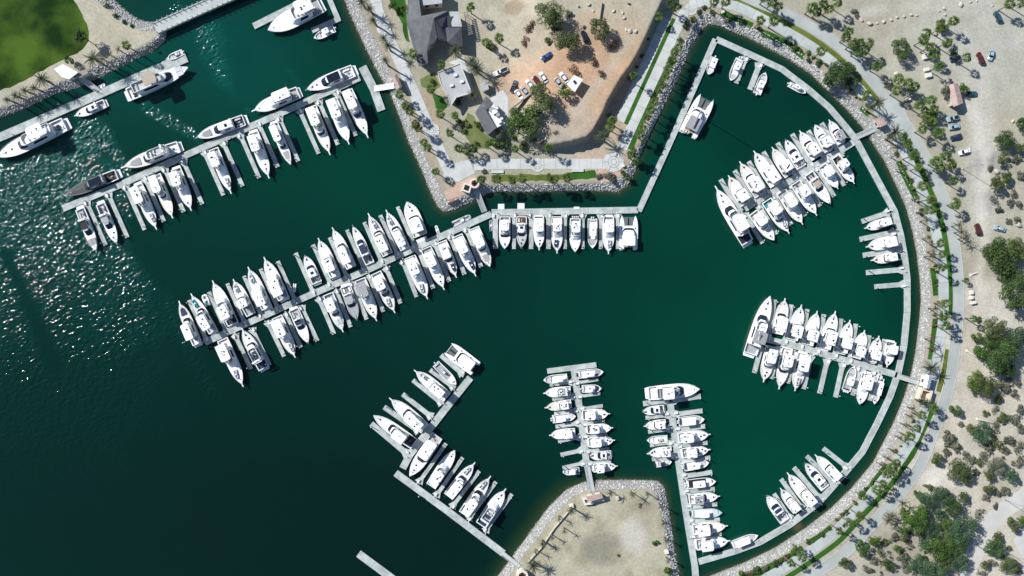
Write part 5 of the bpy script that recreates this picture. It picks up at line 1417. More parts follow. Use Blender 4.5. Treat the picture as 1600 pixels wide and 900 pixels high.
# bent pier
row("outer arm, bent pier", "tip", [
 ((700, 543), (743, 576), 26, C_, dict(top='white', tb=.32), "white catamaran with two dark trampolines"),
 ((713, 601), (678, 566), 13, K_, dict(ob=1, top=None, floor=M_GREYDECK, bowm=M_WHITE), "small slim open boat"),
 ((647, 578), (699, 621), 18, F, dict(fore='dinghy', ws=False), "yacht with curved bow dinghy"),
 ((608, 622), (664, 670), 20, F, dict(fore='none', ws=True), "wide yacht with black screen"),
 ((584, 648), (647, 694), 19, F, dict(fore='hatch', ws=True, visor=True, pulpit=False, floor=M_BLACKDECK, top='white', ta=.2), "yacht with double dark screens")], "boats on the bent pier")
row("inner arm, bent pier", "elbow", [
 ((640, 744), (683, 681), 20, F, dict(fore='hatch2', ws=True, pulpit=False, u0=.2), "yacht lying bow to the walkway"),
 ((711, 703), (673, 760), 18, F, dict(fore='hatch', ws=False, pulpit=False), "smooth white yacht"),
 ((742, 722), (700, 776), 17, F, dict(fore='dinghy', ws=True), "yacht with raked black screens"),
 ((766, 743), (724, 804), 18, F, dict(fore='dinghy', ws=True), "yacht with grey bow dinghy"),
 ((790, 763), (751, 821), 19, F, dict(fore='hatch2', ws=False, floor=M_NAVY, fdeck=M_GREYDECK, top=None, padm=M_NAVY), "yacht with blue cockpit")], "boats on the bent pier")
# small boat pier
row("outer side, small boat pier", "outer end", [
 ((849, 594), (890, 590), 13, K_, dict(ob=2, top='white', tl=.4), "white open boat with long top"),
 ((849, 615), (892, 611), 15, F, dict(fore='none', ws=False, top=None), "smooth white sport boat"),
 ((851, 637), (893, 631), 14, F, dict(fore='hatch', ws=False), "white flybridge boat"),
 ((900, 651), (860, 656), 13, K_, dict(ob=2, top='white', tl=.3), "open boat with outboards seaward"),
 ((858, 680), (899, 676), 15, F, dict(fore='none', ws=False), "plain flybridge boat"),
 ((879, 738), (909, 736), 11, K_, dict(ob=1, top='white', tl=.3, floor=M_CUSH), "smallest open boat")], "boats on the small boat pier")
row("basin side, small boat pier", "outer end", [
 ((943, 581), (900, 586), 13, K_, dict(ob=2, top='white', tl=.45, bowm=M_GREYCAN), "open boat with grey bow cushion"),
 ((940, 607), (906, 608), 12, K_, dict(ob=1, top='white', tl=.3, bowm=M_NAVY), "short boat with blue patch"),
 ((953, 646), (910, 649), 16, F, dict(fore='hatch', ws=False), "flybridge boat with dark hatch"),
 ((958, 668), (917, 671), 15, F, dict(fore='none', ws=False), "blank flybridge boat"),
 ((961, 688), (919, 692), 15, F, dict(fore='hatch2', ws=False), "flybridge boat with long hardtop"),
 ((920, 713), (955, 711), 14, E_, dict(fore='hatch', floor=M_DECK, top=None), "cruiser lying bow to walkway"),
 ((965, 728), (927, 732), 14, F, dict(fore='hatch2', ws=True, u0=.5), "flybridge boat beside the rocks")], "boats on the small boat pier")
# long small boat pier
row("outer end of the long small boat pier", None, [((1093, 608), (1013, 615), 22, Y_, dict(fore='cover', padm=M_WHITE, top='white', ta=.24, tb=.46, fdeck=M_GREYDECK, pulpit=False, cb=.72), "large white yacht with grey after deck")], "boats on the long small boat pier")
row("quay side, long small boat pier", "outer end", [
 ((1003, 644), (1038, 639), 13, E_, dict(fore='hatch', floor=M_DECK, top=None), "small white cruiser"),
 ((1006, 666), (1041, 662), 14, F, dict(fore='none', ws=True, ck=.26, u0=.5), "short flybridge boat"),
 ((1011, 689), (1047, 686), 12, K_, dict(ob=1, top=None, floor=M_DECK, bowm=M_WHITE), "open white boat without top"),
 ((1011, 709), (1050, 705), 15, F, dict(fore='hatch2', ws=False), "flybridge boat with dark specks"),
 ((1050, 722), (1022, 727), 10, K_, dict(ob=2, top='navy', tl=.3), "tiny boat with dark top")], "boats on the long small boat pier")
row("basin side, long small boat pier", "outer end", [
 ((1101, 655), (1058, 660), 15, K_, dict(ob=2, top='white', tl=.45, tk=.75), "open boat with twin outboards"),
 ((1110, 678), (1060, 685), 17, F, dict(fore='hatch2', ws=False), "flybridge boat with pulpit"),
 ((1110, 702), (1066, 709), 16, F, dict(fore='hatch2', ws=True, u0=.5), "flybridge boat with navy shade"),
 ((1108, 723), (1066, 731), 14, K_, dict(ob=2, top='white', tl=.4), "open boat with square top"),
 ((1119, 753), (1070, 758), 15, K_, dict(ob=2, top='white', tl=.42, floor=M_BLACKDECK, bowm=M_WHITE), "open boat with dark bow well"),
 ((1125, 775), (1077, 781), 16, F, dict(fore='hatch', ws=True, top='grey'), "boat with blue grey canopy"),
 ((1129, 801), (1077, 803), 15, K_, dict(ob=2, top='white', tl=.3, hull=M_TEALHULL, gun=M_TEALHULL), "aqua hulled open boat"),
 ((1137, 822), (1083, 828), 18, F, dict(fore='none', ws=True, u0=.5), "wide flybridge boat with dark hatch"),
 ((1141, 845), (1088, 852), 18, F, dict(fore='hatch', ws=False), "innermost flybridge boat")], "boats on the long small boat pier")
row("lowest bend of the ring pier", None, [((1185, 837), (1141, 854), 13, K_, dict(ob=3, top='white', tl=.5, tk=.7), "long open boat with three outboards")], "boats on the curved ring pier")
# lower curve
row("lower curve, ring pier", "western end", [
 ((1197, 773), (1227, 815), 17, E_, dict(fore='none', top='navy', ck=.36, cb=.66), "cruiser with navy roof"),
 ((1219, 763), (1246, 799), 15, F, dict(fore='hatch', ws=True, u0=.6), "short white yacht"),
 ((1230, 738), (1269, 788), 18, F, dict(fore='hatch2', ws=False), "longest yacht"),
 ((1257, 722), (1290, 763), 16, E_, dict(fore='hatch2', top=None, floor=M_DECK), "cruiser with stern windows"),
 ((1273, 711), (1311, 748), 16, F, dict(fore='none', ws=True, ck=.26, floor=M_BLACKDECK, u0=.6), "yacht with dark cockpit")], "boats on the curved ring pier")

for loc, rz, L, wd, m, lab in DINGHIES:
    dinghy(loc, rz, L, wd, lab, m, inner=M_NAVY if m is M_NAVY else m if m is M_TEALCAN else M_GREYHULL, engine=False, group="dinghies stowed on foredecks")
def float_dinghy(bow, stern, w, lab, m=M_HYPALON, inner=M_GREYDECK, z=-.1, engine=True):
    T, L, rz = place(bow, stern, 0)
    d = Vector((math.cos(rz), math.sin(rz), 0)); c = T + d.xy * L / 2
    return dinghy((c.x, c.y, z), rz, L, w * MPP, lab, m, inner, engine)
float_dinghy((737, 338), (708, 351), 10, "long grey inflatable tied to the inner end of the central pier")
float_dinghy((319, 460), (326, 478), 10, "white tender with teal floor between the outer yachts", M_WHITE, M_TEALCAN)
float_dinghy((460, 457), (461, 443), 5, "tiny white tender in an empty berth of the central pier", M_WHITE, M_DECK)
float_dinghy((681, 352), (686, 367), 5, "small white rowing tender across the central pier", M_WHITE, M_GREYDECK)
float_dinghy((767, 343), (768, 362), 6, "dark grey dinghy beside the first finger of the straight pier", M_GREYHULL, M_GREYDECK)
float_dinghy((99, 188), (104, 201), 6, "tender hoisted across the stern of the longest yacht", M_WHITE, M_GREYDECK, 0.75)
float_dinghy((1077, 208), (1064, 205), 7, "grey tender hung behind the sailing catamaran", M_HYPALON, M_GREYDECK, 0.9)
float_dinghy((1120, 813), (1110, 813), 4, "narrow white tender beside the aqua hulled boat", M_WHITE, M_DECK)
float_dinghy((165, 132), (155, 137), 6, "small white tender by the gangway of the lawn shore pier", M_WHITE, M_DECK)

def float_box(px, py, wpx, hpx, rz, lab, m=M_BOX, z=.35):
    c = W(px, py, z)
    root = empty("swim_float", (c.x, c.y, 0), rz, lab, "float")
    mb = MB(); mb.box((0, 0, z - .15), (wpx * MPP, hpx * MPP, .3)); mb.build("float_deck", m, root)
    mb = MB(); mb.box((0, 0, -.05), (wpx * MPP - .2, hpx * MPP - .2, .4)); mb.build("float_body", M_HYPALON, root)
float_box(783, 323, 10, 9, 0, "white float on the outer side of the straight pier near the gangway")
float_box(814, 322, 11, 9, 0, "white float further along the outer side of the straight pier", z=.36)
float_box(901, 325, 9, 4, 0, "narrow white float at the middle of the straight pier", z=.75)
float_box(659, 375, 17, 7, .42, "white ramp float beside the broad cruiser on the central pier")
# ------------------------------------------------------------------ buildings on the shore
def poly_w(pts, z): return [W(x, y, z).xy for x, y in pts]
def centre(pts):
    return Vector((sum(p.x for p in pts) / len(pts), sum(p.y for p in pts) / len(pts)))
def walls(root, base, z0, z1, m, wins=True, name="wall"):
    """one wall block for each footprint, with framed windows on every side"""
    mb = MB(); mb.prism(base, z0, z1); wo_ = mb.build(name, m, root)
    if not wins: return wo_
    a = sum(base[i].x * base[(i + 1) % len(base)].y - base[(i + 1) % len(base)].x * base[i].y for i in range(len(base)))
    P = base if a > 0 else base[::-1]
    for i in range(len(P)):
        p, q = P[i], P[(i + 1) % len(P)]; d = q - p; ln = d.length
        if ln < 3.0: continue
        d.normalize(); nn = Vector((d.y, -d.x)); an = math.atan2(d.y, d.x)
        for k in range(max(1, int(ln / 3.6))):
            c = p + d * ln * (k + .5) / max(1, int(ln / 3.6)) + nn * .02
            mb = MB(); mb.box((c.x, c.y, z0 + (z1 - z0) * .52), (1.5, .10, (z1 - z0) * .46), an); fo = mb.build("window", M_WHITE, root)
            c2 = c + nn * .04; mb = MB(); mb.box((c2.x, c2.y, z0 + (z1 - z0) * .52), (1.3, .06, (z1 - z0) * .40), an); mb.build("pane", M_GLASS, fo)
    return wo_
def local(pts, o): return [p - o for p in pts]

def house_root(name, label, ref, cat="building", z=G):
    c = W(*ref, z); return empty(name, (c.x, c.y, z), 0, label, cat), Vector((c.x, c.y))

# dark slate house
r, o = house_root("slate_house", "large dark slate roofed house with several wings on the headland", (668, 45), "house")
def roof_faces(root, name, m, faces, o, th=.25):
    """faces: lists of (px, py, height above the ground)"""
    mb = MB()
    for f in faces:
        vs = []
        for x, y, h in f:
            p = W(x, y, G + h); vs.append((p.x - o.x, p.y - o.y, h))
        n = len(vs)
        a = sum(vs[i][0] * vs[(i + 1) % n][1] - vs[(i + 1) % n][0] * vs[i][1] for i in range(n))
        if a < 0: vs = vs[::-1]
        low = [(x, y, z - th) for x, y, z in vs]
        mb.add(vs + low, [tuple(range(n)), tuple(range(2 * n - 1, n - 1, -1))] + [(i, n + i, n + (i + 1) % n, (i + 1) % n) for i in range(n)])
    return mb.build(name, m, root)
def foot(pts, h): return [W(x, y, G + h).xy for x, y in pts]
main = [(640, -14), (655, -14), (659, 25), (680, 29), (684, 59), (668, 80), (669, 97), (655, 102), (637, 40)]
walls(r, local(foot([(643, -14), (655, -14), (660, 26), (678, 30), (681, 58), (666, 78), (666, 95), (656, 99), (640, 40)], 4), o), 0, 4.0, M_WALL)
roof_faces(r, "west_roof", M_ROOFGREY, [[(638, -16, 4.2), (653, -16, 6.6), (658, 25, 7.0), (678, 28, 8.2), (683, 59, 5.8), (667, 79, 5.2), (669, 98, 4.4), (654, 104, 4.2), (636, 38, 4.2)]], o)  # lighter grey: sunlit tone of the west slope put into its colour
roof_faces(r, "ridge_roof", M_ROOFGREY, [[(658.4, 25, 6.9), (696, 17, 7.4), (700, 18, 7.2), (678.3, 28, 8.1)]], o)
roof_faces(r, "east_roof", M_ROOFDARK, [[(678.5, 28.2, 8.0), (700, 18.2, 7.0), (706, 42, 4.6), (697, 44, 4.7), (699, 64, 4.2), (683.4, 59.2, 5.7)]], o)  # darker slate: shade of the east slope put into its colour
walls(r, local(foot([(681, 31), (699, 22), (703, 41), (694, 43), (696, 60), (684, 57)], 4), o), 0, 3.8, M_WALL)
roof_faces(r, "square_roof", M_ROOFDARK, [[(696, 43, 5.0), (709, 56, 5.9), (721, 43, 5.0)], [(721, 43, 5.0), (709, 56, 5.9), (723, 71, 4.7)], [(723, 71, 4.7), (709, 56, 5.9), (699, 66, 4.8)], [(699, 66, 4.8), (709, 56, 5.9), (696, 43, 5.0)]], o)
walls(r, local(foot([(698, 45), (719, 45), (721, 68), (700, 64)], 4), o), 0, 4.4, M_WALL)
roof_faces(r, "flat_roof", M_ROOFPALE, [[(702, 18, 5.2), (717, 18, 5.2), (722, 41.5, 5.2), (706, 41.5, 5.2)]], o)
walls(r, local(foot([(704, 20), (716, 20), (720, 40), (707, 40)], 5), o), 0, 4.9, M_WALLPALE)
r2, o2 = house_root("pale_annexe", "pale flat roofed annexe at the upper edge behind the slate house", (672, 0))
roof_faces(r2, "roof", M_ROOFPALE, [[(655, -20, 5.5), (690, -20, 5.5), (691, 5, 5.5), (656, 9, 5.5)]], o2)
walls(r2, local(foot([(657, -20), (688, -20), (689, 4), (658, 7)], 5), o2), 0, 5.2, M_WALLPALE)
r3, o3 = house_root("pergola", "narrow slatted timber pergola east of the slate house", (731, 37), "pergola")
for k in range(14):
    t = k / 13; a = W(724 + 8 * t, 20 + 34 * t, G + 3); c = W(731 + 8 * t, 18 + 34 * t, G + 3)
    mb = MB(); mb.tube((a.x - o3.x, a.y - o3.y, 2.9), (c.x - o3.x, c.y - o3.y, 2.9), .14, n=4); mb.build("slat", M_TIMBER, r3)
for a, c in (((725, 20), (733, 54)), ((730, 19), (738, 53))):
    p, q = W(*a, G + 2.7), W(*c, G + 2.7); mb = MB(); mb.tube((p.x - o3.x, p.y - o3.y, 2.68), (q.x - o3.x, q.y - o3.y, 2.68), .12, n=4); mb.build("beam", M_TIMBER, r3)
    for e in (p, q): mb = MB(); mb.tube((e.x - o3.x, e.y - o3.y, 0), (e.x - o3.x, e.y - o3.y, 2.6), .12, n=6); mb.build("post", M_TIMBER, r3)
# pale flat roofed house
r4, o4 = house_root("flat_roof_house", "long low house with a pale grey flat roof below the slate house", (710, 130), "house")
flat = [(684, 113), (719, 99), (737, 145), (713, 152), (704, 166), (700, 149), (690, 133)]
roof_faces(r4, "roof", M_ROOFPALE, [[(x, y, 4.0) for x, y in flat]], o4)
walls(r4, local(foot([(686, 114), (718, 101), (734, 144), (712, 150), (705, 160), (702, 149), (692, 133)], 4), o4), 0, 3.7, M_WALLPALE)
P_ = local(foot(flat, 4.2), o4)
for i in range(len(P_)):
    p, q = P_[i], P_[(i + 1) % len(P_)]; d = (q - p).normalized(); nn = Vector((-d.y, d.x)); mb = MB()
    mb.prism([p + d * .15 + nn * .1, q - d * .15 + nn * .1, q - d * .15 - nn * .1, p + d * .15 - nn * .1], 3.9, 4.3); mb.build("parapet", M_WALLPALE, r4)
for x, y in ((712, 118), (722, 128), (706, 134)):
    p = W(x, y, G + 4); mb = MB(); mb.box((p.x - o4.x, p.y - o4.y, 4.3), (1.3, .9, .7), .3); mb.build("roof_unit", M_ROOFWHITE, r4)
r5, o5 = house_root("garden_shed", "small grey shed between the flat roofed house and the car lot", (757, 135), "shed")
roof_faces(r5, "roof", M_ROOFPALE, [[(750, 131, 2.9), (761, 126, 2.9), (764, 139, 2.7), (754, 143, 2.7)]], o5)
walls(r5, local(foot([(751, 132), (760, 128), (763, 138), (755, 142)], 2.8), o5), 0, 2.55, M_WALLPALE)
# grey hall with white terrace roof
r6, o6 = house_root("grey_hall", "grey tile roofed hall wrapped round a white roof terrace", (762, 185), "building")
roof_faces(r6, "west_roof", M_ROOFGREY, [[(742, 176, 4.2), (752, 162, 5.0), (759.5, 172, 5.6), (775.5, 199.5, 5.2), (761, 212, 4.2)]], o6)
roof_faces(r6, "north_roof", M_ROOFGREY, [[(752.3, 161.6, 5.0), (759, 150, 4.4), (771, 161, 4.4), (759.7, 171.7, 5.55)]], o6)
roof_faces(r6, "roof_terrace", M_ROOFWHITE, [[(760.2, 172.2, 4.6), (771.6, 163, 4.6), (789, 193, 4.6), (776.2, 199.6, 4.6)]], o6)
walls(r6, local(foot([(745, 177), (753, 164), (759, 153), (769, 161.5), (786, 192), (775, 197.5), (761.5, 208)], 4), o6), 0, 3.7, M_WALLPALE)
for x, y, s in ((768, 171, 1.6), (773, 175, 2.0), (778, 180, 1.4), (781, 191, 1.2), (776, 170, 1.2), (784, 186, 1.0)):
    p = W(x, y, G + 4.6); mb = MB(); mb.box((p.x - o6.x, p.y - o6.y, 5.15), (s, s * .8, .95), .5); mb.build("air_unit", hsh(x).choice((M_BOX, M_GREYCAN)), r6)
r7, o7 = house_root("shade_roof", "white flat shade roof beside the parked cars of the dirt lot", (899, 130), "shelter", 7)
gz = on_ground(899, 130)[2]
r7.location.z = gz
def at_g(x, y, h): p = W(x, y, gz + h); return Vector((p.x - o7.x, p.y - o7.y))
r7.location.x, r7.location.y = W(899, 130, gz).xy; o7 = Vector(r7.location.xy)
mb = MB(); q = [at_g(*p, 2.8) for p in ((897, 117), (911, 124), (898, 144), (885, 132))]; mb.prism(q, 2.7, 2.85); mb.build("roof", M_ROOFWHITE, r7)
for p in q: c = p * .9 + sum(q, Vector((0, 0))) / 4 * .1; mb = MB(); mb.tube((c.x, c.y, 0), (c.x, c.y, 2.7), .09, n=6); mb.build("post", M_STEEL, r7)
for x, y in ((897, 127), (899, 129.5)): p = at_g(x, y, 2.9); mb = MB(); mb.box((p.x, p.y, 3.0), (.9, .5, .3), .8); mb.build("roof_unit", M_BLACKCAN, r7)

def kiosk(name, label, pts, h, m, wm, cat="kiosk", tiles=0, wins=True, ridge=False):
    cx = sum(p[0] for p in pts) / len(pts); cy = sum(p[1] for p in pts) / len(pts)
    rr, oo = house_root(name, label, (cx, cy), cat)
    if ridge:
        n = len(pts)
        a, b_, c, d = pts
        e = ((a[0] + b_[0]) / 2, (a[1] + b_[1]) / 2); f = ((c[0] + d[0]) / 2, (c[1] + d[1]) / 2)
        roof_faces(rr, "roof", m, [[(*a, h), (*e, h + .9), (*f, h + .9), (*d, h)]], oo); roof_faces(rr, "roof", m, [[(e[0] + .1, e[1], h + .9), (*b_, h), (*c, h), (f[0] + .1, f[1], h + .9)]], oo)
    else:
        roof_faces(rr, "roof", m, [[(x, y, h) for x, y in pts]], oo)
    ins = [(cx + (x - cx) * .82, cy + (y - cy) * .82) for x, y in pts]
    walls(rr, local(foot(ins, h), oo), 0, h - .24, wm, wins)
    return rr, oo
kiosk("gate_kiosk", "pink roofed gate kiosk at the T-shaped pier gangway", [(612, 122), (620, 115), (628, 134), (621, 139)], 3.0, M_ROOFPINK, M_WALLPALE, ridge=True)
kiosk("shore_hut", "white roofed shore hut with dark opening by the lawn gangway", [(84, 108), (98, 100), (104, 103), (122, 113), (108, 124), (96, 120)], 3.4, M_ROOFWHITE, M_WALL)
kiosk("shore_store", "low brown shed joined to the lawn gangway", [(118, 116), (134, 108), (138, 114), (123, 122)], 2.4, M_TIMBER, M_WALL, "shed", wins=False)
kiosk("parking_hut", "small clay roofed hut between trees in the upper car park", [(1483, 132), (1497, 130), (1505, 161), (1490, 167)], 3.6, M_ROOFPINK, M_WALL, "hut", ridge=True)
kiosk("gatehouse", "white eastern gatehouse with ridged roof at the end of its pier", [(1447, 585), (1457, 588), (1452, 608), (1443, 606)], 3.6, M_ROOFWHITE, M_WALLPALE, "gatehouse", ridge=True)
kiosk("upper_gatehouse", "tan gatehouse where the upper basin gangway meets the shore", [(1367, 186), (1378, 181), (1386, 194), (1375, 199)], 3.2, M_ROOFPINK, M_WALLPALE, "gatehouse")
kiosk("quay_gatehouse", "pinkish gatehouse at the head of the quay gangway", [(916, 776), (940, 771), (942, 778), (918, 785)], 3.2, M_ROOFPINK, M_WALLPALE, "gatehouse")
def ring_wall(label, px, py, rpx, h, m, inner, square=False, name="ring_gate"):
    c = W(px, py, G); root = empty(name, c, 0, label, "gate structure")
    R0 = rpx * MPP; n = 4 if square else 24; rot = .5 if square else 0
    rg = []
    for rr, z in ((R0, 0), (R0, h), (R0 * .66, h), (R0 * .66, 0)):
        rg.append([(rr * math.cos(2 * PI * i / n + rot), rr * math.sin(2 * PI * i / n + rot), z) for i in range(n)])
    mb = MB(); mb.loft(rg, False, False); mb.build("ring_wall", m, root)
    mb = MB(); mb.prism([Vector((R0 * .64 * math.cos(2 * PI * i / n + rot), R0 * .64 * math.sin(2 * PI * i / n + rot))) for i in range(n)], .02, .2); mb.build("floor", inner, root)
    for i in range(4):
        a = PI / 4 + i * PI / 2; mb = MB(); mb.tube((R0 * .5 * math.cos(a), R0 * .5 * math.sin(a), .2), (R0 * .5 * math.cos(a), R0 * .5 * math.sin(a), h - .3), .12, n=6); mb.build("pillar", m, root)
ring_wall("round open roofed gate at the tip of the headland", 742, 288, 7.5, 3.2, M_WALLPALE, M_TERRA)
ring_wall("square open roofed gate at the tip of the headland", 730, 295, 9, 3.0, M_WALLPALE, M_JOINT, True, "square_gate")
ring_wall("round kiosk with red centre at the bent pier gangway", 816, 896, 9, 3.0, M_WALLPALE, M_TERRA)
ring_wall("square cream court beside the eastern gatehouse", 1441, 616, 13, 2.6, mat("cream_stucco", (0.66, 0.58, 0.44), 0.9, var=.1, nscale=1), M_TILE, True, "square_court")
# quay gate walls
def wall_line(label, pts, h, m, th=.35, name="low_wall", cat="wall", z=None):
    zz = z if z is not None else ground_z(W(*pts[0], G).x, W(*pts[0], G).y)
    p = [W(x, y, zz + h).xy for x, y in pts]; root = empty(name, (p[0].x, p[0].y, zz), 0, label, cat)
    L, R = mitre(p, th / 2); o_ = p[0]
    for i in range(len(p) - 1):
        mb = MB(); mb.prism([L[i] - o_, L[i + 1] - o_, R[i + 1] - o_, R[i] - o_], -.3, h); mb.build("wall_panel", m, root)
    return root
wall_line("angular pale wall in front of the quay gatehouse", [(924, 780), (911, 779), (914, 788), (924, 787), (930, 783), (944, 781)], 1.6, M_WALLPALE, .7)
wall_line("dark low fence line between the parked cars and garden", [(799, 169), (828, 148), (857, 127)], 1.2, M_TIMBER, .2, "low_fence", "fence", G + 2)
wall_line("low wall along the inner edge of the quay walk", [(888, 800), (866, 826), (845, 857), (824, 880)], .8, M_WALL, .3)
wall_line("thin post line at the top of the headland car lot", [(941, 3), (937, 30)], 1.0, M_TIMBER, .15, "low_fence", "fence", G + 5)
wall_line("pale retaining wall at the foot of the headland tip", [(700, 318), (716, 311)], .7, M_TERRA, .3)
wall_line("pale bench wall below the square paving west of centre", [(768, 268), (787, 268)], .5, M_PAVE, 1.2, "bench_wall", "bench")
wall_line("pale bench wall below the square paving near the lawn patch", [(894, 266), (912, 266)], .5, M_PAVE, 1.2, "bench_wall", "bench")

# ------------------------------------------------------------------ cars
def paint_mat(name, col): return mat("paint_" + name, col, .25, coat=.6, spec=.5)
PAINTS = {'white': paint_mat('white', (.78, .78, .77)), 'black': paint_mat('black', (.012, .013, .016)), 'maroon': paint_mat('maroon', (.11, .018, .014)), 'silver': paint_mat('silver', (.42, .44, .46)),
          'navy': paint_mat('navy', (.02, .035, .085)), 'paleblue': paint_mat('pale_blue', (.30, .42, .48)), 'teal': paint_mat('teal', (.03, .09, .11)), 'blue': paint_mat('blue', (.03, .09, .24)), 'grey': paint_mat('grey', (.12, .125, .13))}
def car(px, py, dx, dy, color, kind, label, L=4.6, group="parked cars"):
    x, y, z = on_ground(px, py, .7)
    if inside(np.array([x]), np.array([y]), PLATEAU)[0] == False: z = G
    root = empty("parked_car" if kind != 'pickup' else "pickup_truck", (x, y, z), math.atan2(-dy, dx), label, "car" if kind != 'pickup' else "pickup truck", group)
    P = PAINTS[color]; w = 1.85 if kind != 'pickup' else 1.95
    hz = .88 if kind != 'suv' else 1.0
    body = outline(lambda q: w / 2, -L / 2, L / 2, .75, .45, 6)
    mb = MB()
    r0 = [(a, b, .32) for a, b in shrink(body, .12, .1, .06)]; r1 = [(a, b, .55) for a, b in body]; r2 = [(a, b, hz - .1) for a, b in shrink(body, .05, .05, .03)]; r3 = [(a, b, hz) for a, b in shrink(body, .28, .2, .13)]
    mb.loft([r0, r1, r2, r3]); mb.build("body", P, root)
    if kind == 'pickup': ca, cb, zt = -.35, 1.15, 1.72
    elif kind == 'suv': ca, cb, zt = -L / 2 + .25, 1.05, 1.72
    else: ca, cb, zt = -L * .36, L * .24, 1.42
    cab = outline(lambda q: w / 2 * .88, ca, cb, .35, .25, 6)
    mb = MB(); mb.loft([[(a, b, hz - .01) for a, b in cab], [(a, b, zt - .05) for a, b in shrink(cab, .62, .45 if kind == 'sedan' else .2, .2)]]); mb.build("window_glass", M_GLASS, root)
    mb = MB(); rt = shrink(cab, .66, .5 if kind == 'sedan' else .24, .2); mb.loft([[(a, b, zt - .048) for a, b in rt], [(a, b, zt) for a, b in shrink(rt, .06, .06, .06)]]); mb.build("roof", P, root)
    if kind == 'pickup':
        mb = MB(); mb.box((-L / 2 + .25 + (L / 2 - .7) / 2, 0, hz + .012), (L / 2 - .75, w * .74, .02)); mb.build("load_bed", M_BLACK, root)
        for s in (1, -1): mb = MB(); mb.box((-L / 2 + .25 + (L / 2 - .7) / 2, s * w * .40, hz + .12), (L / 2 - .7, .1, .24)); mb.build("bed_side", P, root)
    for sx in (.31, -.30):
        for s in (1, -1):
            mb = MB(); mb.tube((L * sx, s * (w / 2 - .2), .33), (L * sx, s * (w / 2 + .01), .33), .33, n=12); wo2 = mb.build("wheel", M_BLACK, root)
    for s in (1, -1):
        mb = MB(); mb.box((L / 2 - .16, s * w * .34, .66), (.18, .34, .14)); mb.build("headlight", M_CUSH, root)
        mb = MB(); mb.box((-L / 2 + .09, s * w * .36, .70), (.1, .3, .14)); mb.build("tail_light", PAINTS['maroon'], root)
        mb = MB(); mb.box((cb - .5, s * (w / 2 + .08), hz + .08), (.14, .2, .12)); mb.build("mirror", P, root)
    return root
car(782, 112, -160, 70, 'white', 'pickup', "large white pickup with dark load bed alone in the dirt lot", 6.2)
car(854, 88, -110, 70, 'blue', 'sedan', "dark blue car with pale windscreen alone in the dirt lot", 4.7)
car(913, 57, -40, -110, 'black', 'suv', "black car between the bushy trees of the dirt lot", 4.8)
car(803, 135, 40, -100, 'grey', 'pickup', "dark pickup at the lower end of the parked row", 5.0)
car(811, 148, 65, 85, 'white', 'sedan', "white car with black roof glass at the garden fence", 4.4)
car(820, 142, -65, -85, 'silver', 'sedan', "silver car beside the white car at the garden fence", 4.6)
car(828, 132, -65, -85, 'white', 'sedan', "white car between the silver and maroon cars", 4.5)
car(839, 127, -60, -90, 'maroon', 'suv', "maroon car in the parked row of the dirt lot", 4.6)
car(849, 121, -60, -95, 'white', 'sedan', "white car at the upper end of the parked row", 4.7)
car(873, 129, 65, 80, 'silver', 'sedan', "silver blue car partly under the shade tree", 4.5)
car(881, 121, -65, -85, 'white', 'sedan', "white car against the white shade roof", 4.7)
car(1559, 26, -35, -75, 'teal', 'suv', "dark green car near the palms of the upper car park", 4.7)
car(1532, 91, -35, -90, 'maroon', 'suv', "maroon car on open ground of the upper car park", 5.0)
car(1549, 86, -20, 70, 'paleblue', 'sedan', "pale blue car beside the maroon car in the upper park", 4.4)
car(1493, 91, 80, -20, 'blue', 'sedan', "blue car tucked under the car park trees", 4.4)
car(1518, 146, 80, 5, 'teal', 'sedan', "teal car beside the clay roofed hut", 4.4)
car(1489, 185, -90, 25, 'paleblue', 'pickup', "pale pickup with white load below the clay roofed hut", 5.0)
car(1491, 198, -80, 18, 'paleblue', 'sedan', "light blue car between the pickup and the navy car", 4.4)
car(1494, 214, -80, 25, 'navy', 'sedan', "navy car in the row beside the palms", 4.6)
car(1507, 237, -80, 25, 'white', 'sedan', "white car at the lower end of the row by the palms", 4.7)
car(1528, 358, -15, -80, 'maroon', 'suv', "maroon car alone on the sandy track", 4.6)
car(1562, 357, -80, -20, 'paleblue', 'sedan', "pale car with blue windows on the sandy track bend", 4.7)

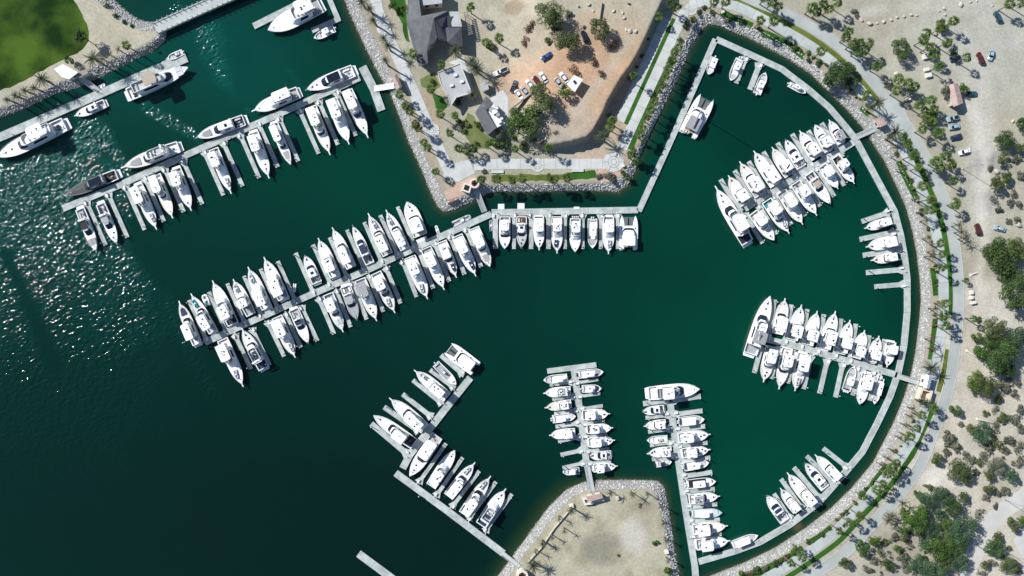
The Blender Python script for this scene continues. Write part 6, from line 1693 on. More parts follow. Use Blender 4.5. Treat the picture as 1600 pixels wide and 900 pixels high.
# ------------------------------------------------------------------ vegetation
PLANTS = []       # (object, look, px, py) labelled at the end from the landmark that stands closest
LANDMARKS = [("slate roofed house", 665, 50), ("pale flat roofed house", 712, 135), ("grey hall", 762, 188), ("white shade roof", 899, 130), ("pink gate kiosk", 620, 127), ("west promenade bay", 674, 204),
 ("round headland gate", 740, 290), ("straight promenade's round bay", 840, 258), ("round promenade corner", 959, 253), ("large pickup in the lot", 782, 112), ("black car in the lot", 913, 57), ("blue car in the lot", 854, 88),
 ("rubble circle in the lot", 804, 13), ("foot of the earth bank", 960, 165), ("slanting walk's round end", 1080, 14), ("mid slanting walk", 1030, 100), ("top berth of the ring pier", 1160, 60), ("top road bend", 1244, 36),
 ("big shade tree", 1311, 120), ("upper gatehouse", 1376, 190), ("line of pale boulders", 1395, 29), ("clay roofed hut", 1494, 148), ("green top car", 1559, 26), ("navy car", 1494, 214), ("tall lamp post", 1504, 264),
 ("maroon track car", 1528, 358), ("trio of white blocks", 1520, 465), ("three short ring berths", 1440, 380), ("widest ring pier bend", 1465, 470), ("eastern gatehouse", 1450, 597), ("white leaning post", 1541, 659),
 ("bare white sand patch", 1475, 745), ("fork of the sandy track", 1545, 830), ("walkside bench", 1324, 803), ("lowest road bend", 1260, 885), ("quay gatehouse", 929, 778), ("red centred kiosk", 816, 896), ("grey puddle on the quay", 938, 856), ("eastern quay edge", 1045, 840),
 ("shore hut", 104, 112), ("lawn edge", 60, 128), ("causeway bridge", 250, 45), ("sandy track bend", 1585, 400), ("maroon park car", 1532, 91), ("lower walk", 1400, 740), ("walk below the gatehouse", 1435, 670), ("east slope", 1590, 560), ("rocky slope", 1580, 270)]
def reg(o, look, px, py, cat, group):
    o["category"] = cat; o["group"] = group; PLANTS.append((o, look, px, py))
# --- palm meshes
def fan_crown(seed, n=24):
    R = random.Random(seed); mb = MB()
    for i in range(n):
        az = 2 * PI * (i * .381966) + R.uniform(-.2, .2); el = math.radians(R.choice((80, 60, 42, 25, 8, -10, -28)) + R.uniform(-8, 8))
        d = Vector((math.cos(az) * math.cos(el), math.sin(az) * math.cos(el), math.sin(el))); s = Vector((-math.sin(az), math.cos(az), 0)); up = d.cross(s) * -1
        pl = R.uniform(.45, 1.05); c = d * pl; bl = R.uniform(1.0, 1.45)
        mb.add([d * .05 + s * .025, d * .05 - s * .025, c - s * .02, c + s * .02], [(0, 1, 2, 3)])
        k = 5
        for j in range(k):
            a0 = math.radians(-62 + 124 * j / k); a1 = math.radians(-62 + 124 * (j + 1) / k); am = (a0 + a1) / 2
            def pt(a, r, dr): return c + (d * math.cos(a) + s * math.sin(a)) * r + Vector((0, 0, -dr))
            mb.add([c, pt(a0, bl * .50, .03), pt(am, bl * R.uniform(.85, 1.1), .34 * R.uniform(.6, 1.5)), pt(a1, bl * .50, .03)], [(0, 1, 2, 3)])
    return mb
def feather(mb, R, L=3.4, az=0.0, el=.6, droop=1.5, w=.42):
    k = 9; pts = []; p = Vector((0, 0, 0)); e = el
    for i in range(k + 1):
        pts.append(p.copy()); p = p + Vector((math.cos(az) * math.cos(e), math.sin(az) * math.cos(e), math.sin(e))) * (L / k); e -= droop / k
    s = Vector((-math.sin(az), math.cos(az), 0))
    for i in range(k):
        t = i / k; ww = w * (1 - t * .75) * (0.5 if i == 0 else 1); a, b = pts[i], pts[i + 1]; m = a.lerp(b, .55)
        mb.add([a + s * .03, a - s * .03, b - s * .02, b + s * .02], [(0, 1, 2, 3)])
        for q in (1, -1):
            tip = b + (b - a) * .8 + s * q * ww + Vector((0, 0, -.10))
            mb.add([a, m, tip], [(0, 1, 2)]); tip2 = m + (b - a) * .9 + s * q * ww * .95 + Vector((0, 0, -.05)); mb.add([m, b, tip2], [(0, 1, 2)])
def date_crown(seed, n=30):
    R = random.Random(seed); mb = MB()
    for i in range(n):
        feather(mb, R, R.uniform(2.7, 3.4), 2 * PI * i * .381966, math.radians(R.uniform(-5, 75)), R.uniform(1.0, 1.7))
    return mb
def trunk_mesh(r0, r1, n=8, k=5, wob=.06, seed=0):
    R = random.Random(seed); rg = []
    for i in range(k + 1):
        t = i / k; rr = r0 + (r1 - r0) * t + (.05 if i == 0 else 0); cx, cy = (R.uniform(-wob, wob), R.uniform(-wob, wob)) if i else (0, 0)
        rg.append([(cx + rr * math.cos(2 * PI * j / n), cy + rr * math.sin(2 * PI * j / n), t) for j in range(n)])
    return MB().loft(rg)
FANS = [fan_crown(i, 21 + 2 * (i % 3)).mesh("crown", F_PALM) for i in range(5)]
DATES = [date_crown(i, 28 + i).mesh("crown", F_DATE) for i in range(4)]
SPARSE = [date_crown(20 + i, 12 + 2 * i).mesh("crown", F_DRYPALM) for i in range(3)]
TRK = [trunk_mesh(.22, .17, seed=i).mesh("trunk", M_TRUNK) for i in range(3)]
TRKB = trunk_mesh(.36, .30, seed=9).mesh("trunk", M_TRUNK)
FROND = []
for i in range(4):
    mb = MB(); feather(mb, random.Random(i), 3.5, 0, 0, 1.2 + .12 * i, .5); FROND.append(mb.mesh("frond", F_DATE))
def fan_palm(px, py, h=8.0, s=1.0, look="green fan palm", group="fan palms", m=None):
    x, y, z = on_ground(px, py, h); R = hsh("fan", px, py); s *= R.uniform(.88, 1.12)
    root = empty("fan_palm", (x, y, z), R.uniform(0, 6.28)); reg(root, look, px, py, "palm", group)
    link("trunk", R.choice(TRK), root, (0, 0, -.1), sc=(1, 1, h + .15))
    link("crown", R.choice(FANS), root, (0, 0, h), R.uniform(0, 6.28), (s, s, s), m)
    return root
def date_palm(px, py, h=6.0, s=1.0, look="large feathery date palm", group="date palms", parts=False):
    x, y, z = on_ground(px, py, h); R = hsh("date", px, py); s *= R.uniform(.9, 1.1)
    root = empty("date_palm", (x, y, z), R.uniform(0, 6.28)); reg(root, look, px, py, "palm", group)
    link("trunk", TRKB, root, (0, 0, -.1), sc=(1, 1, h + .15))
    if not parts: link("crown", R.choice(DATES), root, (0, 0, h), R.uniform(0, 6.28), (s, s, s)); return root
    n = 34
    for i in range(n):
        fr = R.choice(FROND); o = link("frond", fr, root, (0, 0, h)); q = R.uniform(.85, 1.1) * s
        o.scale = (q, q, q); o.rotation_euler = (0, -math.radians(R.uniform(0, 72)), 2 * PI * i * .381966 + R.uniform(-.15, .15))
    return root
def thin_palm(px, py, h=7.0, s=.75, look="sparse dry palm", group="dry palms"):
    x, y, z = on_ground(px, py, h); R = hsh("thin", px, py)
    root = empty("dry_palm", (x, y, z), R.uniform(0, 6.28)); reg(root, look, px, py, "palm", group)
    link("trunk", R.choice(TRK), root, (0, 0, -.1), sc=(.9, .9, h + .15))
    link("crown", R.choice(SPARSE), root, (0, 0, h), R.uniform(0, 6.28), (s, s, s)); return root
# --- broadleaf crowns: clumps of many small leaf faces
def leaf_crown(seed, nclump=16, per=95, leaf=.085, flat=.62, gap=1.0):
    R = random.Random(seed); mb = MB(); cl = []
    for i in range(nclump):
        a = R.uniform(0, 6.28); r = math.sqrt(R.random()) * .72 * gap; z = R.uniform(-.35, .5) * flat * (1.2 - r)
        cl.append((Vector((r * math.cos(a), r * math.sin(a), z)), R.uniform(.22, .40)))
    for c, cr in cl:
        for j in range(int(per * (cr / .3) ** 2)):
            u = R.uniform(-.75, 1); a = R.uniform(0, 6.28); q = math.sqrt(max(0, 1 - u * u))
            d = Vector((q * math.cos(a), q * math.sin(a), u)); p = c + d * cr * R.uniform(.70, 1.08) * Vector((1, 1, .8)).length / 1.6
            nrm = (d + Vector((R.uniform(-.9, .9), R.uniform(-.9, .9), R.uniform(-.2, 1.0)))).normalized()
            t = nrm.orthogonal().normalized(); b_ = nrm.cross(t); an = R.uniform(0, 6.28); t2 = t * math.cos(an) + b_ * math.sin(an); b2 = nrm.cross(t2)
            s = leaf * R.uniform(.6, 1.35)
            mb.add([p - t2 * s, p + b2 * s * .55, p + t2 * s, p - b2 * s * .55], [(0, 1, 2, 3)])
    return mb
def limbs(seed, n=5):
    R = random.Random(seed); mb = MB(); mb.tube((0, 0, 0), (.02, .01, .45), .07, .05, n=7)
    for i in range(n):
        a = 2 * PI * i / n + R.uniform(-.4, .4); r = R.uniform(.3, .6); mb.tube((.02, .01, .43), (r * math.cos(a), r * math.sin(a), R.uniform(.75, 1.0)), .04, .012, n=5)
    return mb
BIG = [leaf_crown(i, 22, 125, .058, gap=1.12).mesh("crown", F_GREEN) for i in range(4)]
MED = [leaf_crown(10 + i, 13, 85, .088).mesh("crown", F_GREEN) for i in range(5)]
SML = [leaf_crown(30 + i, 7, 40, .15, .7, .75).mesh("foliage", F_OLIVE) for i in range(6)]
DRY = [leaf_crown(50 + i, 9, 26, .11, .6).mesh("foliage", F_GREY) for i in range(4)]
LIMB = [limbs(i).mesh("trunk", M_BARK) for i in range(4)]
LEAFM = {'green': (F_GREEN, "bright green tree"), 'dark': (F_DARK, "dark green tree"), 'olive': (F_OLIVE, "olive green tree"), 'teal': (F_TEAL, "bluish green tree"), 'grey': (F_GREY, "grey leaved tree")}
def tree(px, py, rpx, kind='green', look=None, group="broad trees", hk=1.0):
    Rm = rpx * MPP; h = Rm * .95 * hk + .6; x, y, z = on_ground(px, py, h); R = hsh("tree", px, py)
    root = empty("broad_tree", (x, y, z), R.uniform(0, 6.28)); m, lk = LEAFM[kind]; reg(root, look or lk, px, py, "tree", group)
    link("trunk", R.choice(LIMB), root, (0, 0, -.1), sc=(Rm * .9, Rm * .9, h * 1.05))
    link("crown", R.choice(BIG if rpx > 13 else MED), root, (0, 0, h), R.uniform(0, 6.28), (Rm * 1.08, Rm * R.uniform(.95, 1.12), Rm * .9), m)
    return root
SHR = {'olive': (F_OLIVE, "olive shrub"), 'green': (F_GREEN, "green shrub"), 'dark': (F_DARK, "dark green shrub"), 'grey': (F_GREY, "grey scrub bush"), 'brown': (F_BROWN, "brown dry bush"), 'teal': (F_TEAL, "bluish shrub")}
def shrub(px, py, rpx, kind='olive', look=None, group="shrubs", dry=False):
    Rm = rpx * MPP; x, y, z = on_ground(px, py, Rm * .4); R = hsh("shrub", px, py)
    root = empty("shrub", (x, y, z), R.uniform(0, 6.28)); m, lk = SHR[kind]; reg(root, look or lk, px, py, "shrub", group)
    link("foliage", R.choice(DRY if (dry or kind == 'brown') else SML), root, (0, 0, Rm * .35), R.uniform(0, 6.28), (Rm * 1.15, Rm * R.uniform(.85, 1.2), Rm * .85), m)
    mb_ = R.choice(LIMB); link("stem", mb_, root, (0, 0, -.05), sc=(Rm * .8, Rm * .8, Rm * .6)); return root
# --- headland
for a in ((858, 26, 21, 'olive'), (870, 36, 13, 'olive'), (888, 67, 18, 'olive'), (938, 46, 16, 'olive'), (881, 142, 11, 'green'), (815, 190, 24, 'green'), (850, 152, 22, 'olive'), (833, 176, 13, 'olive'), (613, 9, 8, 'green'), (631, 13, 7, 'green'), (781, 208, 9, 'grey'), (805, 176, 9, 'olive')): tree(*a)
for x, y in ((735, 12), (759, 66), (780, 60), (645, 84), (690, 100)): fan_palm(x, y, 6.5, 1.0)
for x, y, r, k in ((766, 72, 9, 'olive'), (888, 21, 7, 'grey'), (959, 67, 9, 'brown'), (930, 95, 9, 'brown'), (939, 112, 8, 'brown'), (897, 110, 9, 'brown'), (912, 42, 4, 'grey'), (826, 46, 9, 'brown'), (820, 64, 8, 'brown'), (832, 38, 6, 'brown'), (856, 65, 7, 'olive'), (845, 228, 5, 'brown'), (867, 206, 4, 'brown'), (1011, 60, 5, 'olive'), (1003, 87, 5, 'olive'), (1024, 30, 5, 'olive'), (995, 104, 4, 'grey'), (984, 122, 4, 'grey'), (952, 180, 4, 'grey'), (938, 205, 4, 'grey'), (908, 222, 4, 'grey'), (884, 226, 4, 'olive'), (983, 6, 3, 'grey')): shrub(x, y, r, k)
for x, y in ((712, 80), (738, 96), (745, 107)): date_palm(x, y, 6, 1.0, parts=(x == 712))
for x, y, h in ((673, 139, 5), (688, 178, 6), (711, 180, 4), (703, 208, 6.5), (717, 232, 5), (729, 235, 5.5), (739, 231, 4.5), (762, 226, 6), (770, 222, 5), (805, 232, 6), (857, 231, 6.5), (957, 188, 6), (954, 198, 5.5)): fan_palm(x, y, h, 1.05)
for x, y in ((739, 150), (942, 214)): date_palm(x, y, 5.5, .95, parts=(x == 942))
for x, y, r, k in ((720, 149, 8, 'brown'), (716, 160, 7, 'dark'), (744, 194, 8, 'green'), (752, 200, 6, 'dark'), (720, 194, 6, 'olive'), (724, 204, 6, 'olive'), (716, 188, 5, 'green'), (816, 228, 10, 'olive'), (790, 226, 9, 'dark'), (778, 228, 8, 'olive'), (800, 214, 8, 'dark'), (832, 222, 7, 'olive'), (746, 224, 6, 'green'), (676, 128, 7, 'olive'), (710, 152, 5, 'green'), (948, 274, 9, 'grey'), (958, 278, 8, 'grey'), (936, 276, 6, 'grey'), (980, 277, 7, 'dark'), (974, 270, 6, 'olive'), (756, 268, 5, 'grey')): shrub(x, y, r, k)
# promenade row of the headland
for x, y, h in ((578, 14, 6), (584, 32, 6), (600, 60, 6), (607, 72, 6.5), (566, 4, 6)): date_palm(x, y, h, .8, "dark feathery palm over the rocks")
date_palm(602, 94, 7.5, .7, "dark feathery palm over the rocks")
for x, y, h in ((634, 165, 6), (640, 174, 6), (649, 194, 7), (653, 200, 6), (668, 231, 7.5), (662, 222, 6), (681, 268, 5), (624, 148, 5)): fan_palm(x, y, h, 1.0, "promenade fan palm above the rocks")
for x, y in ((752, 280), (776, 279), (800, 281), (816, 279), (858, 278), (866, 280), (886, 278)): fan_palm(x, y, 7, 1.05, "fan palm below the promenade")
for x, y in ((1011, 184), (1016, 172), (1022, 160), (1004, 200), (1000, 210), (986, 242), (990, 236), (1044, 108), (1047, 99), (1050, 94), (1054, 82), (1060, 74), (1040, 120), (1034, 134)): fan_palm(x, y, 6.5, .95, "fan palm beside the slanting walk")
fan_palm(990, 118, 8, 1.0, "lone fan palm at the earth bank"); fan_palm(1057, 10, 7, 1.2, "dark palm at the slanting walk", m=F_DARK); fan_palm(1048, 6, 6, 1.1, "dark palm at the slanting walk", m=F_DARK)
fan_palm(1030, 26, 5, .9, "small palm on the earth bank")
for x, y, r, k in ((1062, 62, 6, 'green'), (1072, 40, 7, 'dark'), (1082, 30, 6, 'green'), (1093, 18, 6, 'olive'), (1100, 12, 5, 'olive'), (1006, 222, 5, 'olive'), (994, 252, 7, 'green'), (1022, 152, 5, 'olive'), (1113, 20, 5, 'dark'), (1186, 44, 6, 'dark'), (1240, 74, 6, 'olive'), (1262, 92, 6, 'olive'), (1278, 98, 6, 'dark'), (1140, 33, 5, 'dark'), (1030, 142, 4, 'grey')): shrub(x, y, r, k)
# --- curved shore
for x, y, h in ((1116, 3, 7), (1135, 2, 7), (1189, 32, 8), (1211, 32, 8), (1207, 3, 7), (1216, 10, 6), (1196, -4, 7), (1284, 80, 7.5), (1269, 11, 7.5), (1287, 6, 7.5), (1296, 14, 7), (1309, 2, 7), (1278, 18, 6)): fan_palm(x, y, h, 1.15)
for x, y, h in ((1327, 49, 7), (1333, 68, 7), (1345, 67, 7.5), (1359, 68, 7), (1340, 80, 6), (1371, 103, 6.5), (1322, 58, 6), (1353, 78, 6)): fan_palm(x, y, h, 1.15, "fan palm landward of the road")
shrub(1335, 18, 7, 'grey'); shrub(1338, 24, 5, 'grey'); shrub(1387, 134, 7, 'grey')
tree(1311, 116, 19, 'dark', "big dark shade tree over the rocks"); tree(1326, 106, 12, 'green'); tree(1296, 128, 10, 'teal'); tree(1353, 149, 9, 'green'); tree(1330, 128, 11, 'dark')
tree(1409, 77, 15, 'dark', "round dark tree standing alone in the upper park")
date_palm(1371, 162, 6, .95, parts=True); date_palm(1362, 168, 5, .8); date_palm(1398, 207, 5.5, 1.0, parts=True); date_palm(1392, 214, 4.5, .8)
for x, y, h in ((1443, 62, 7), (1453, 73, 7), (1462, 84, 6), (1448, 52, 6), (1467, 104, 6.5), (1471, 43, 7), (1491, 32, 7), (1480, 66, 6.5), (1511, 89, 7), (1578, 6, 7), (1596, 4, 6), (1404, 124, 6), (1420, 129, 6.5), (1402, 142, 6), (1430, 136, 5), (1438, 164, 7), (1455, 156, 7), (1446, 174, 6), (1460, 170, 6), (1451, 187, 6.5)): fan_palm(x, y, h, 1.2, "car park fan palm")
tree(1473, 38, 10, 'dark'); tree(1489, 84, 9, 'teal'); tree(1507, 138, 9, 'green'); tree(1478, 143, 10, 'grey'); tree(1452, 182, 12, 'green')
for x, y, h in ((1442, 202, 6), (1467, 207, 7), (1456, 190, 6), (1464, 253, 6.5), (1478, 243, 6.5), (1486, 256, 6), (1470, 262, 6), (1490, 282, 6), (1493, 318, 6)): fan_palm(x, y, h, 1.2, "fan palm between road and cars")
for x, y, h in ((1419, 224, 8), (1428, 243, 8.5), (1443, 291, 8), (1455, 311, 8), (1453, 328, 8.5), (1411, 214, 7), (1436, 262, 7)): fan_palm(x, y, h, 1.15, "tall fan palm by the curved walk")
for x, y in ((1402, 242), (1410, 262), (1435, 309), (1442, 330), (1448, 344), (1452, 372), (1459, 392)): thin_palm(x, y, 5, .6, "sparse palm at the rocks")
for x, y, h in ((1471, 380, 8.3), (1473, 397, 8.3), (1472, 418, 8.3), (1478, 474, 8.3), (1475, 493, 8.3), (1478, 509, 8)): fan_palm(x, y, h, 1.05, "tall palm with long shadow")
for x, y in ((1502, 362), (1508, 372), (1498, 352), (1460, 545), (1456, 530), (1455, 400), (1461, 482)): thin_palm(x, y, 5, .85, "pale wispy palm")
fan_palm(1522, 498, 6, 1.0, "small palm by the sandy track"); fan_palm(1510, 438, 3, .7, "small palm by the sandy track"); shrub(1530, 500, 6, 'dark')
date_palm(1455, 575, 5, 1.15, "huge feathery palm at the eastern gatehouse", parts=True)
for x, y in ((1440, 626), (1456, 632), (1446, 630)): date_palm(x, y, 4.5, .75, "feathery palm below the gatehouse")
for x, y, h in ((1460, 638, 6), (1441, 649, 8), (1434, 669, 8), (1423, 682, 8.5), (1393, 729, 7.5), (1386, 741, 8), (1398, 737, 7), (1402, 724, 7)): fan_palm(x, y, h, 1.05, "tall fan palm by the lower walk")
for x, y in ((1424, 650), (1416, 664), (1407, 684), (1396, 704), (1388, 716), (1427, 638), (1378, 726)): thin_palm(x, y, 4.5, .6, "sparse palm at the lower rocks")
for x, y, h in ((1344, 806, 8), (1328, 817, 8), (1312, 830, 8), (1246, 858, 6), (1254, 871, 8), (1236, 880, 8), (1348, 775, 6), (1380, 757, 7), (1372, 766, 7)): fan_palm(x, y, h, 1.1, "tall fan palm by the lower walk")
for x, y, r, k in ((1284, 835, 5, 'dark'), (1242, 862, 8, 'green'), (1212, 880, 7, 'dark'), (1180, 892, 9, 'olive'), (1170, 897, 7, 'brown'), (1160, 898, 8, 'green'), (1225, 872, 6, 'brown'), (1262, 846, 5, 'olive'), (1319, 820, 4, 'dark'), (1196, 888, 6, 'grey')): shrub(x, y, r, k)
tree(1347, 857, 13, 'green', "bright round tree beside the lower road"); tree(1367, 844, 11, 'green'); tree(1320, 880, 10, 'olive')
for x, y in ((1388, 814), (1393, 806), (1376, 878), (1410, 786), (1390, 810)): thin_palm(x, y, 4.5, .95, "pale wispy palm")
# --- eastern slope
for a in ((1571, 220, 14, 'dark'), (1567, 247, 10, 'olive'), (1598, 231, 10, 'olive'), (1560, 287, 13, 'olive'), (1573, 276, 10, 'dark'), (1598, 195, 11, 'dark'), (1564, 400, 27, 'dark'), (1578, 424, 18, 'dark'), (1548, 388, 14, 'dark'), (1590, 460, 25, 'dark'), (1594, 390, 18, 'olive'), (1592, 531, 19, 'teal'), (1555, 512, 17, 'olive'),
          (1527, 527, 9, 'green'), (1544, 531, 10, 'green'), (1535, 550, 13, 'green'), (1562, 556, 24, 'dark'), (1550, 538, 14, 'dark'), (1572, 580, 14, 'dark'), (1524, 600, 14, 'green'), (1541, 606, 17, 'olive'), (1493, 641, 10, 'green'), (1533, 675, 15, 'teal'), (1520, 672, 10, 'olive'), (1464, 718, 10, 'olive'),
          (1434, 772, 7, 'green'), (1444, 784, 14, 'teal'), (1468, 776, 16, 'teal'), (1486, 790, 16, 'dark'), (1428, 812, 19, 'green'), (1412, 803, 9, 'green'), (1470, 806, 12, 'teal'), (1504, 826, 21, 'teal'), (1492, 848, 18, 'dark'), (1468, 852, 20, 'green'), (1444, 852, 11, 'teal'), (1430, 882, 14, 'teal'), (1454, 890, 18, 'teal'), (1498, 880, 15, 'teal'), (1403, 858, 7, 'green'), (1392, 886, 8, 'dark'), (1384, 880, 7, 'green'),
          (1500, 736, 17, 'olive'), (1512, 748, 10, 'olive'), (1544, 742, 10, 'olive'), (1582, 744, 12, 'teal'), (1556, 728, 14, 'grey'), (1546, 764, 9, 'olive'), (1506, 778, 10, 'olive'), (1554, 856, 14, 'dark'), (1576, 884, 14, 'olive'), (1583, 820, 12, 'olive'), (1596, 814, 9, 'green'), (1560, 840, 9, 'olive'), (1540, 884, 8, 'olive'), (1456, 826, 14, 'teal'), (1482, 824, 13, 'green'), (1478, 876, 14, 'olive'), (1412, 834, 10, 'olive'), (1440, 800, 11, 'green'), (1526, 586, 9, 'green'), (1572, 532, 10, 'olive')): tree(*a)
_r = random.Random(5)
SCRUB = [(1580, 595, 8), (1574, 608, 9), (1586, 620, 7), (1562, 624, 9), (1590, 600, 6), (1555, 640, 7), (1540, 645, 6), (1530, 643, 5), (1568, 655, 11), (1586, 652, 10), (1596, 668, 9), (1578, 690, 11), (1560, 690, 12), (1592, 700, 10), (1548, 702, 10), (1540, 715, 9), (1556, 668, 9), (1484, 690, 12), (1496, 700, 11), (1478, 676, 6), (1487, 665, 5), (1500, 664, 6), (1502, 676, 5), (1508, 712, 9), (1520, 720, 8), (1530, 726, 9), (1478, 708, 8), (1466, 694, 5), (1532, 804, 9), (1540, 778, 7), (1562, 772, 7), (1572, 766, 8), (1590, 720, 10), (1570, 706, 8), (1450, 760, 8), (1420, 760, 5), (1438, 838, 9), (1420, 850, 9), (1410, 872, 10), (1416, 888, 8), (1398, 840, 8), (1384, 848, 7), (1404, 826, 8), (1378, 862, 8), (1366, 876, 8), (1352, 886, 7), (1480, 868, 8), (1440, 872, 8), (1360, 892, 8), (1420, 832, 7), (1525, 740, 7), (1566, 600, 6), (1596, 640, 8), (1586, 300, 9), (1594, 320, 8), (1578, 316, 7), (1556, 312, 9), (1562, 328, 8), (1590, 345, 7), (1588, 250, 8), (1548, 262, 6), (1596, 274, 8), (1576, 345, 6), (1550, 880, 8), (1534, 896, 7), (1590, 892, 9), (1566, 868, 7), (1575, 858, 6), (1546, 822, 5), (1556, 790, 6), (1586, 660, 6), (1528, 632, 5), (1512, 655, 5), (1498, 650, 4)]
for x, y, r in SCRUB:
  if r > 5: shrub(x, y, r * 1.06, _r.choice(('grey', 'grey', 'grey', 'olive', 'grey')), dry=_r.random() < .3)
for k in range(14):
    x = _r.uniform(1465, 1599); y = _r.uniform(590, 770)
    if x - 1440 > (720 - y) * .25: shrub(round(x, 1), round(y, 1), _r.uniform(2.2, 4.5), _r.choice(('grey', 'olive', 'grey')), "low scrub tuft", dry=_r.random() < .5)
for k in range(16):
    x = _r.uniform(1362, 1500); y = _r.uniform(815, 899)
    if x > 1362 + (899 - y) * .6: shrub(round(x, 1), round(y, 1), _r.uniform(2.5, 5), _r.choice(('grey', 'olive', 'brown')), "low scrub tuft", dry=True)
# planted edge between the rocks and the walk on the curved shore
_edge = []
for (a, c) in zip(INNER[:-1], INNER[1:]):
    d = Vector((c[0] - a[0], c[1] - a[1])); ln = d.length; d.normalize(); nn = Vector((-d.y, d.x))
    for k in range(int(ln / 11)):
        p = Vector(a) + d * (k * 11 + _r.uniform(0, 8)) + nn * _r.uniform(9.5, 13.5)
        if 60 < p.y < 895 and not (560 < p.y < 640 or 160 < p.y < 235): _edge.append((p.x, p.y))
for x, y in _edge:
    if _r.random() < .85: shrub(round(x, 1), round(y, 1), _r.uniform(2.6, 5.2), _r.choice(('green', 'olive', 'dark', 'green')), "low planted shrub", "planted shrubs on the curved shore")
# --- quay
for x, y in ((988, 773), (954, 771)): thin_palm(x, y, 5, .8, "dark sparse palm on the quay edge")
for x, y in ((874, 811), (882, 830), (863, 841), (837, 864), (1033, 792), (1037, 818), (1041, 845), (1044, 877), (1012, 773)): thin_palm(x, y, 4.5, .55, "thin bare quay palm")
date_palm(893, 798, 5.5, .75, "dark feathery palm on the quay"); date_palm(834, 884, 5, 1.05, "big feathery palm beside the red centred kiosk", parts=True); date_palm(848, 850, 4.5, .6, "dark feathery palm on the quay")
shrub(1024, 849, 6, 'green'); shrub(1046, 893, 9, 'green'); shrub(1000, 790, 4, 'brown'); shrub(966, 868, 3, 'dark')
# --- western shore
date_palm(146, 92, 6.5, 1.15, "largest feathery palm at the shore hut", parts=True); date_palm(66, 124, 6, 1.0, "feathery palm on the lawn edge", parts=True)
for x, y in ((54, 138), (40, 142), (25, 150), (12, 156)): date_palm(x, y, 5.5, .7, "feathery palm on the lawn edge")
for x, y in ((186, 78), (160, 92), (172, 86), (32, 148)): thin_palm(x, y, 5, .7, "thin palm on the western rocks")
fan_palm(197, 71, 6.5, .95, "green fan palm on the western rocks"); tree(108, 94, 8, 'dark', "small dark tree beside the shore hut"); tree(124, 55, 12, 'dark', "round dark tree on the lawn edge", hk=1.8)
for x, y, r in ((180, 24, 5), (193, 34, 5), (205, 40, 4), (166, 8, 5), (236, 74, 4)): shrub(x, y, r, 'dark', "dark shadow clump on the inlet rocks")  # clumps added to stand for dark shadow marks on the rocks

# ------------------------------------------------------------------ small things on land
def boulder(px, py, rpx, label, group):
    x, y, z = on_ground(px, py, .3); rs = np.random.RandomState(int(px * 7 + py)); r = rpx * MPP
    v = ICO_V * (.8 + .35 * rs.rand(12, 1)) * (r * np.array([1.1, .85, .6])); an = rs.rand() * 6.28
    me = bpy.data.meshes.new("boulder"); me.from_pydata(v.tolist(), [], ICO_F.tolist()); me.materials.append(M_BOULDER)
    o = bpy.data.objects.new("boulder", me); COL.objects.link(o); o.location = (x, y, z + r * .3); o.rotation_euler = (0, 0, an)
    tag(o, label, "boulder", group)
BL = [(1346, 31, 3.4), (1359, 37, 4.2), (1371, 36, 2.4), (1381, 34, 3.2), (1393, 31, 2.8), (1402, 27, 2.8), (1413, 26, 2.8), (1424, 23, 3), (1433, 24, 2.2), (1475, 13, 3.2), (1477, 23, 2.6), (1468, 17, 2), (1502, 7, 4), (1517, 3, 2.2), (1527, 1, 2), (1462, 52, 3.6), (1401, 115, 4), (1551, 9, 2)]
for i, (x, y, r) in enumerate(BL[:9]): boulder(x, y, r, "pale boulder, %s from the western end of the curved boulder line" % nth(i), "boulders round the upper car park")
for i, (x, y, r) in enumerate(BL[9:]): boulder(x, y, r, "pale boulder, %s along the inner edge of the upper car park" % nth(i), "boulders round the upper car park")
for i, (x, y, r) in enumerate(((903, 9, 3), (920, 7, 3), (959, 17, 3), (973, 20, 2.4), (975, 28, 3), (984, 48, 4), (993, 49, 3.4), (979, 46, 3), (927, 17, 2))): boulder(x, y, r, "pale rock, %s across the upper part of the dirt lot" % nth(i), "loose rocks in the dirt lot")
for i, (x, y, r) in enumerate(((1583, 189, 3), (1557, 268, 5), (1591, 351, 5), (1556, 225, 3), (1514, 800, 2.6), (1526, 892, 4), (1424, 897, 3))): boulder(x, y, r, "pale rock, %s down the eastern slope" % nth(i), "loose rocks on the slope")
def block(px, py, wpx, hpx, h, rz, label, m=M_WALLPALE, name="concrete_block", cat="block"):
    x, y, z = on_ground(px, py, h); o = empty(name, (x, y, z), rz, label, cat)
    mb = MB(); mb.box((0, 0, h / 2), (wpx * MPP, hpx * MPP, h), taper=.94); mb.build("block_body", m, o)
    mb = MB(); mb.box((0, 0, h + .04), (wpx * MPP * .9, hpx * MPP * .9, .08)); mb.build("block_top", m, o)
for x, y, w, h_, l in ((1519, 457, 5, 6, "topmost of three white blocks beside the sandy track"), (1519, 465, 5, 5, "middle of three white blocks beside the sandy track"), (1522, 473, 8, 4, "lowest of three white blocks beside the sandy track"),
        (965, 779, 5, 4, "white utility box on the quay near the gatehouse"), (1042, 863, 6, 6, "white utility box on the eastern quay edge"), (893, 791, 7, 6, "white utility box beside the feathery quay palm"), (1449, 108, 8, 5, "white crate under the car park palms"), (1452, 117, 9, 7, "larger white crate under the car park palms"), (1446, 88, 6, 8, "white parcel between the car park palms"), (1130, 18, 4, 4, "white box on the lawn at the top of the basin"), (974, 259, 4, 4, "small white box by the round promenade corner"), (1420, 154, 7, 5, "white table block by the upper forecourt palms")):
    block(x, y, w, h_, 1.0, .2, l)
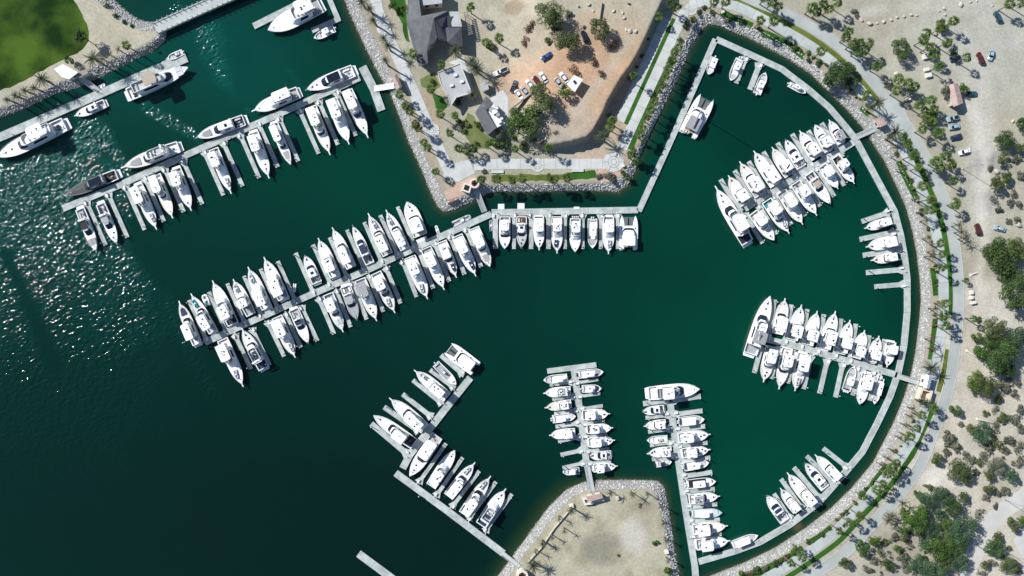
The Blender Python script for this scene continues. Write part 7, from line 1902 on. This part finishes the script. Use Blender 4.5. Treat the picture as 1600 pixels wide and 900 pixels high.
def bench(px, py, rz, label):
    x, y, z = on_ground(px, py, .5); o = empty("park_bench", (x, y, z), rz, label, "bench")
    mb = MB(); mb.box((0, 0, .45), (1.9, .5, .08)); mb.build("seat", M_TIMBER, o)
    mb = MB(); mb.box((0, .27, .72), (1.9, .07, .4)); mb.build("backrest", M_TIMBER, o)
    for s in (-.8, .8): mb = MB(); mb.box((s, 0, .2), (.1, .45, .41)); mb.build("leg", M_KERB, o)
bench(1324, 803, .7, "pale bench on the walk above the lower rocks"); bench(695, 283, -.6, "dark bench at the headland tip, upper one"); bench(703, 288, -.6, "dark bench at the headland tip, lower one"); bench(1152, 26, -.4, "bench on the lawn at the top of the basin")
def lamp(px, py, h, label, arm=1.4, az=0.0):
    x, y, z = on_ground(px, py, 0); o = empty("lamp_post", (x, y, z), az, label, "lamp post")
    mb = MB(); mb.tube((0, 0, -.1), (0, 0, h), .10, .06, n=8); mb.build("pole", M_STEEL, o)
    mb = MB(); mb.tube((0, 0, h - .1), (arm, 0, h + .15), .05, n=6); mb.build("arm", M_STEEL, o)
    mb = MB(); mb.box((arm + .3, 0, h + .12), (.8, .3, .14)); mb.build("lamp_head", M_GREYHULL, o)
    mb = MB(); mb.box((0, 0, .2), (.5, .5, .4)); mb.build("footing", M_KERB, o)
lamp(1504, 264, 10, "tall lamp post with long shadow beside the sandy road"); lamp(1569, 780, 9, "lamp post at the upper edge of the curving sand track"); lamp(1516, 846, 9, "lamp post at the lower bend of the sand track"); lamp(1572, 862, 8, "lamp post in scrub east of the sand track"); lamp(1521, 386, 8, "lamp post just below the maroon car on the track")
def post(a, c, label, m=M_WALLPALE, h=1.0):
    xa, ya, za = on_ground(*a, .4); xc, yc, zc = on_ground(*c, h); o = empty("fallen_post", (xa, ya, za), 0, label, "post")
    mb = MB(); mb.tube((0, 0, .25), (xc - xa, yc - ya, h), .22, .12, n=6); mb.build("shaft", m, o)
    mb = MB(); mb.box((0, 0, .15), (.9, .9, .3), .5); mb.build("stub", m, o)
post((1527, 655), (1555, 661), "pale leaning post lying across grey scrub on the slope"); post((1548, 512), (1558, 512.5), "short white beam among the olive trees, upper one"); post((1554, 530), (1568, 530.5), "short white beam among the trees, lower one")
post((1517, 430), (1527, 425), "bleached log beside the sandy track"); post((1511, 548), (1526, 558), "white broken frame beside the bright trees")

# labels of the plants: what stands closest, and how far out
def near(px, py): return min(LANDMARKS, key=lambda q: (q[1] - px) ** 2 + (q[2] - py) ** 2)
buckets = {}
for o, look, px, py in PLANTS:
    lm = near(px, py); buckets.setdefault((look, lm[0]), []).append((math.hypot(lm[1] - px, lm[2] - py), o))
for (look, lm), L in buckets.items():
    L.sort(key=lambda t: t[0])
    for i, (d, o) in enumerate(L):
        if look.endswith(lm) or lm in look: lab = look + ", standing alone" if len(L) == 1 else "%s %s" % (nth(i), look)
        elif len(L) == 1: lab = "%s beside the %s" % (look, lm)
        else: lab = "%s %s out from the %s" % (nth(i), look, lm)
        if len(lab.split()) < 4: lab += " on the shore"
        tag(o, lab)
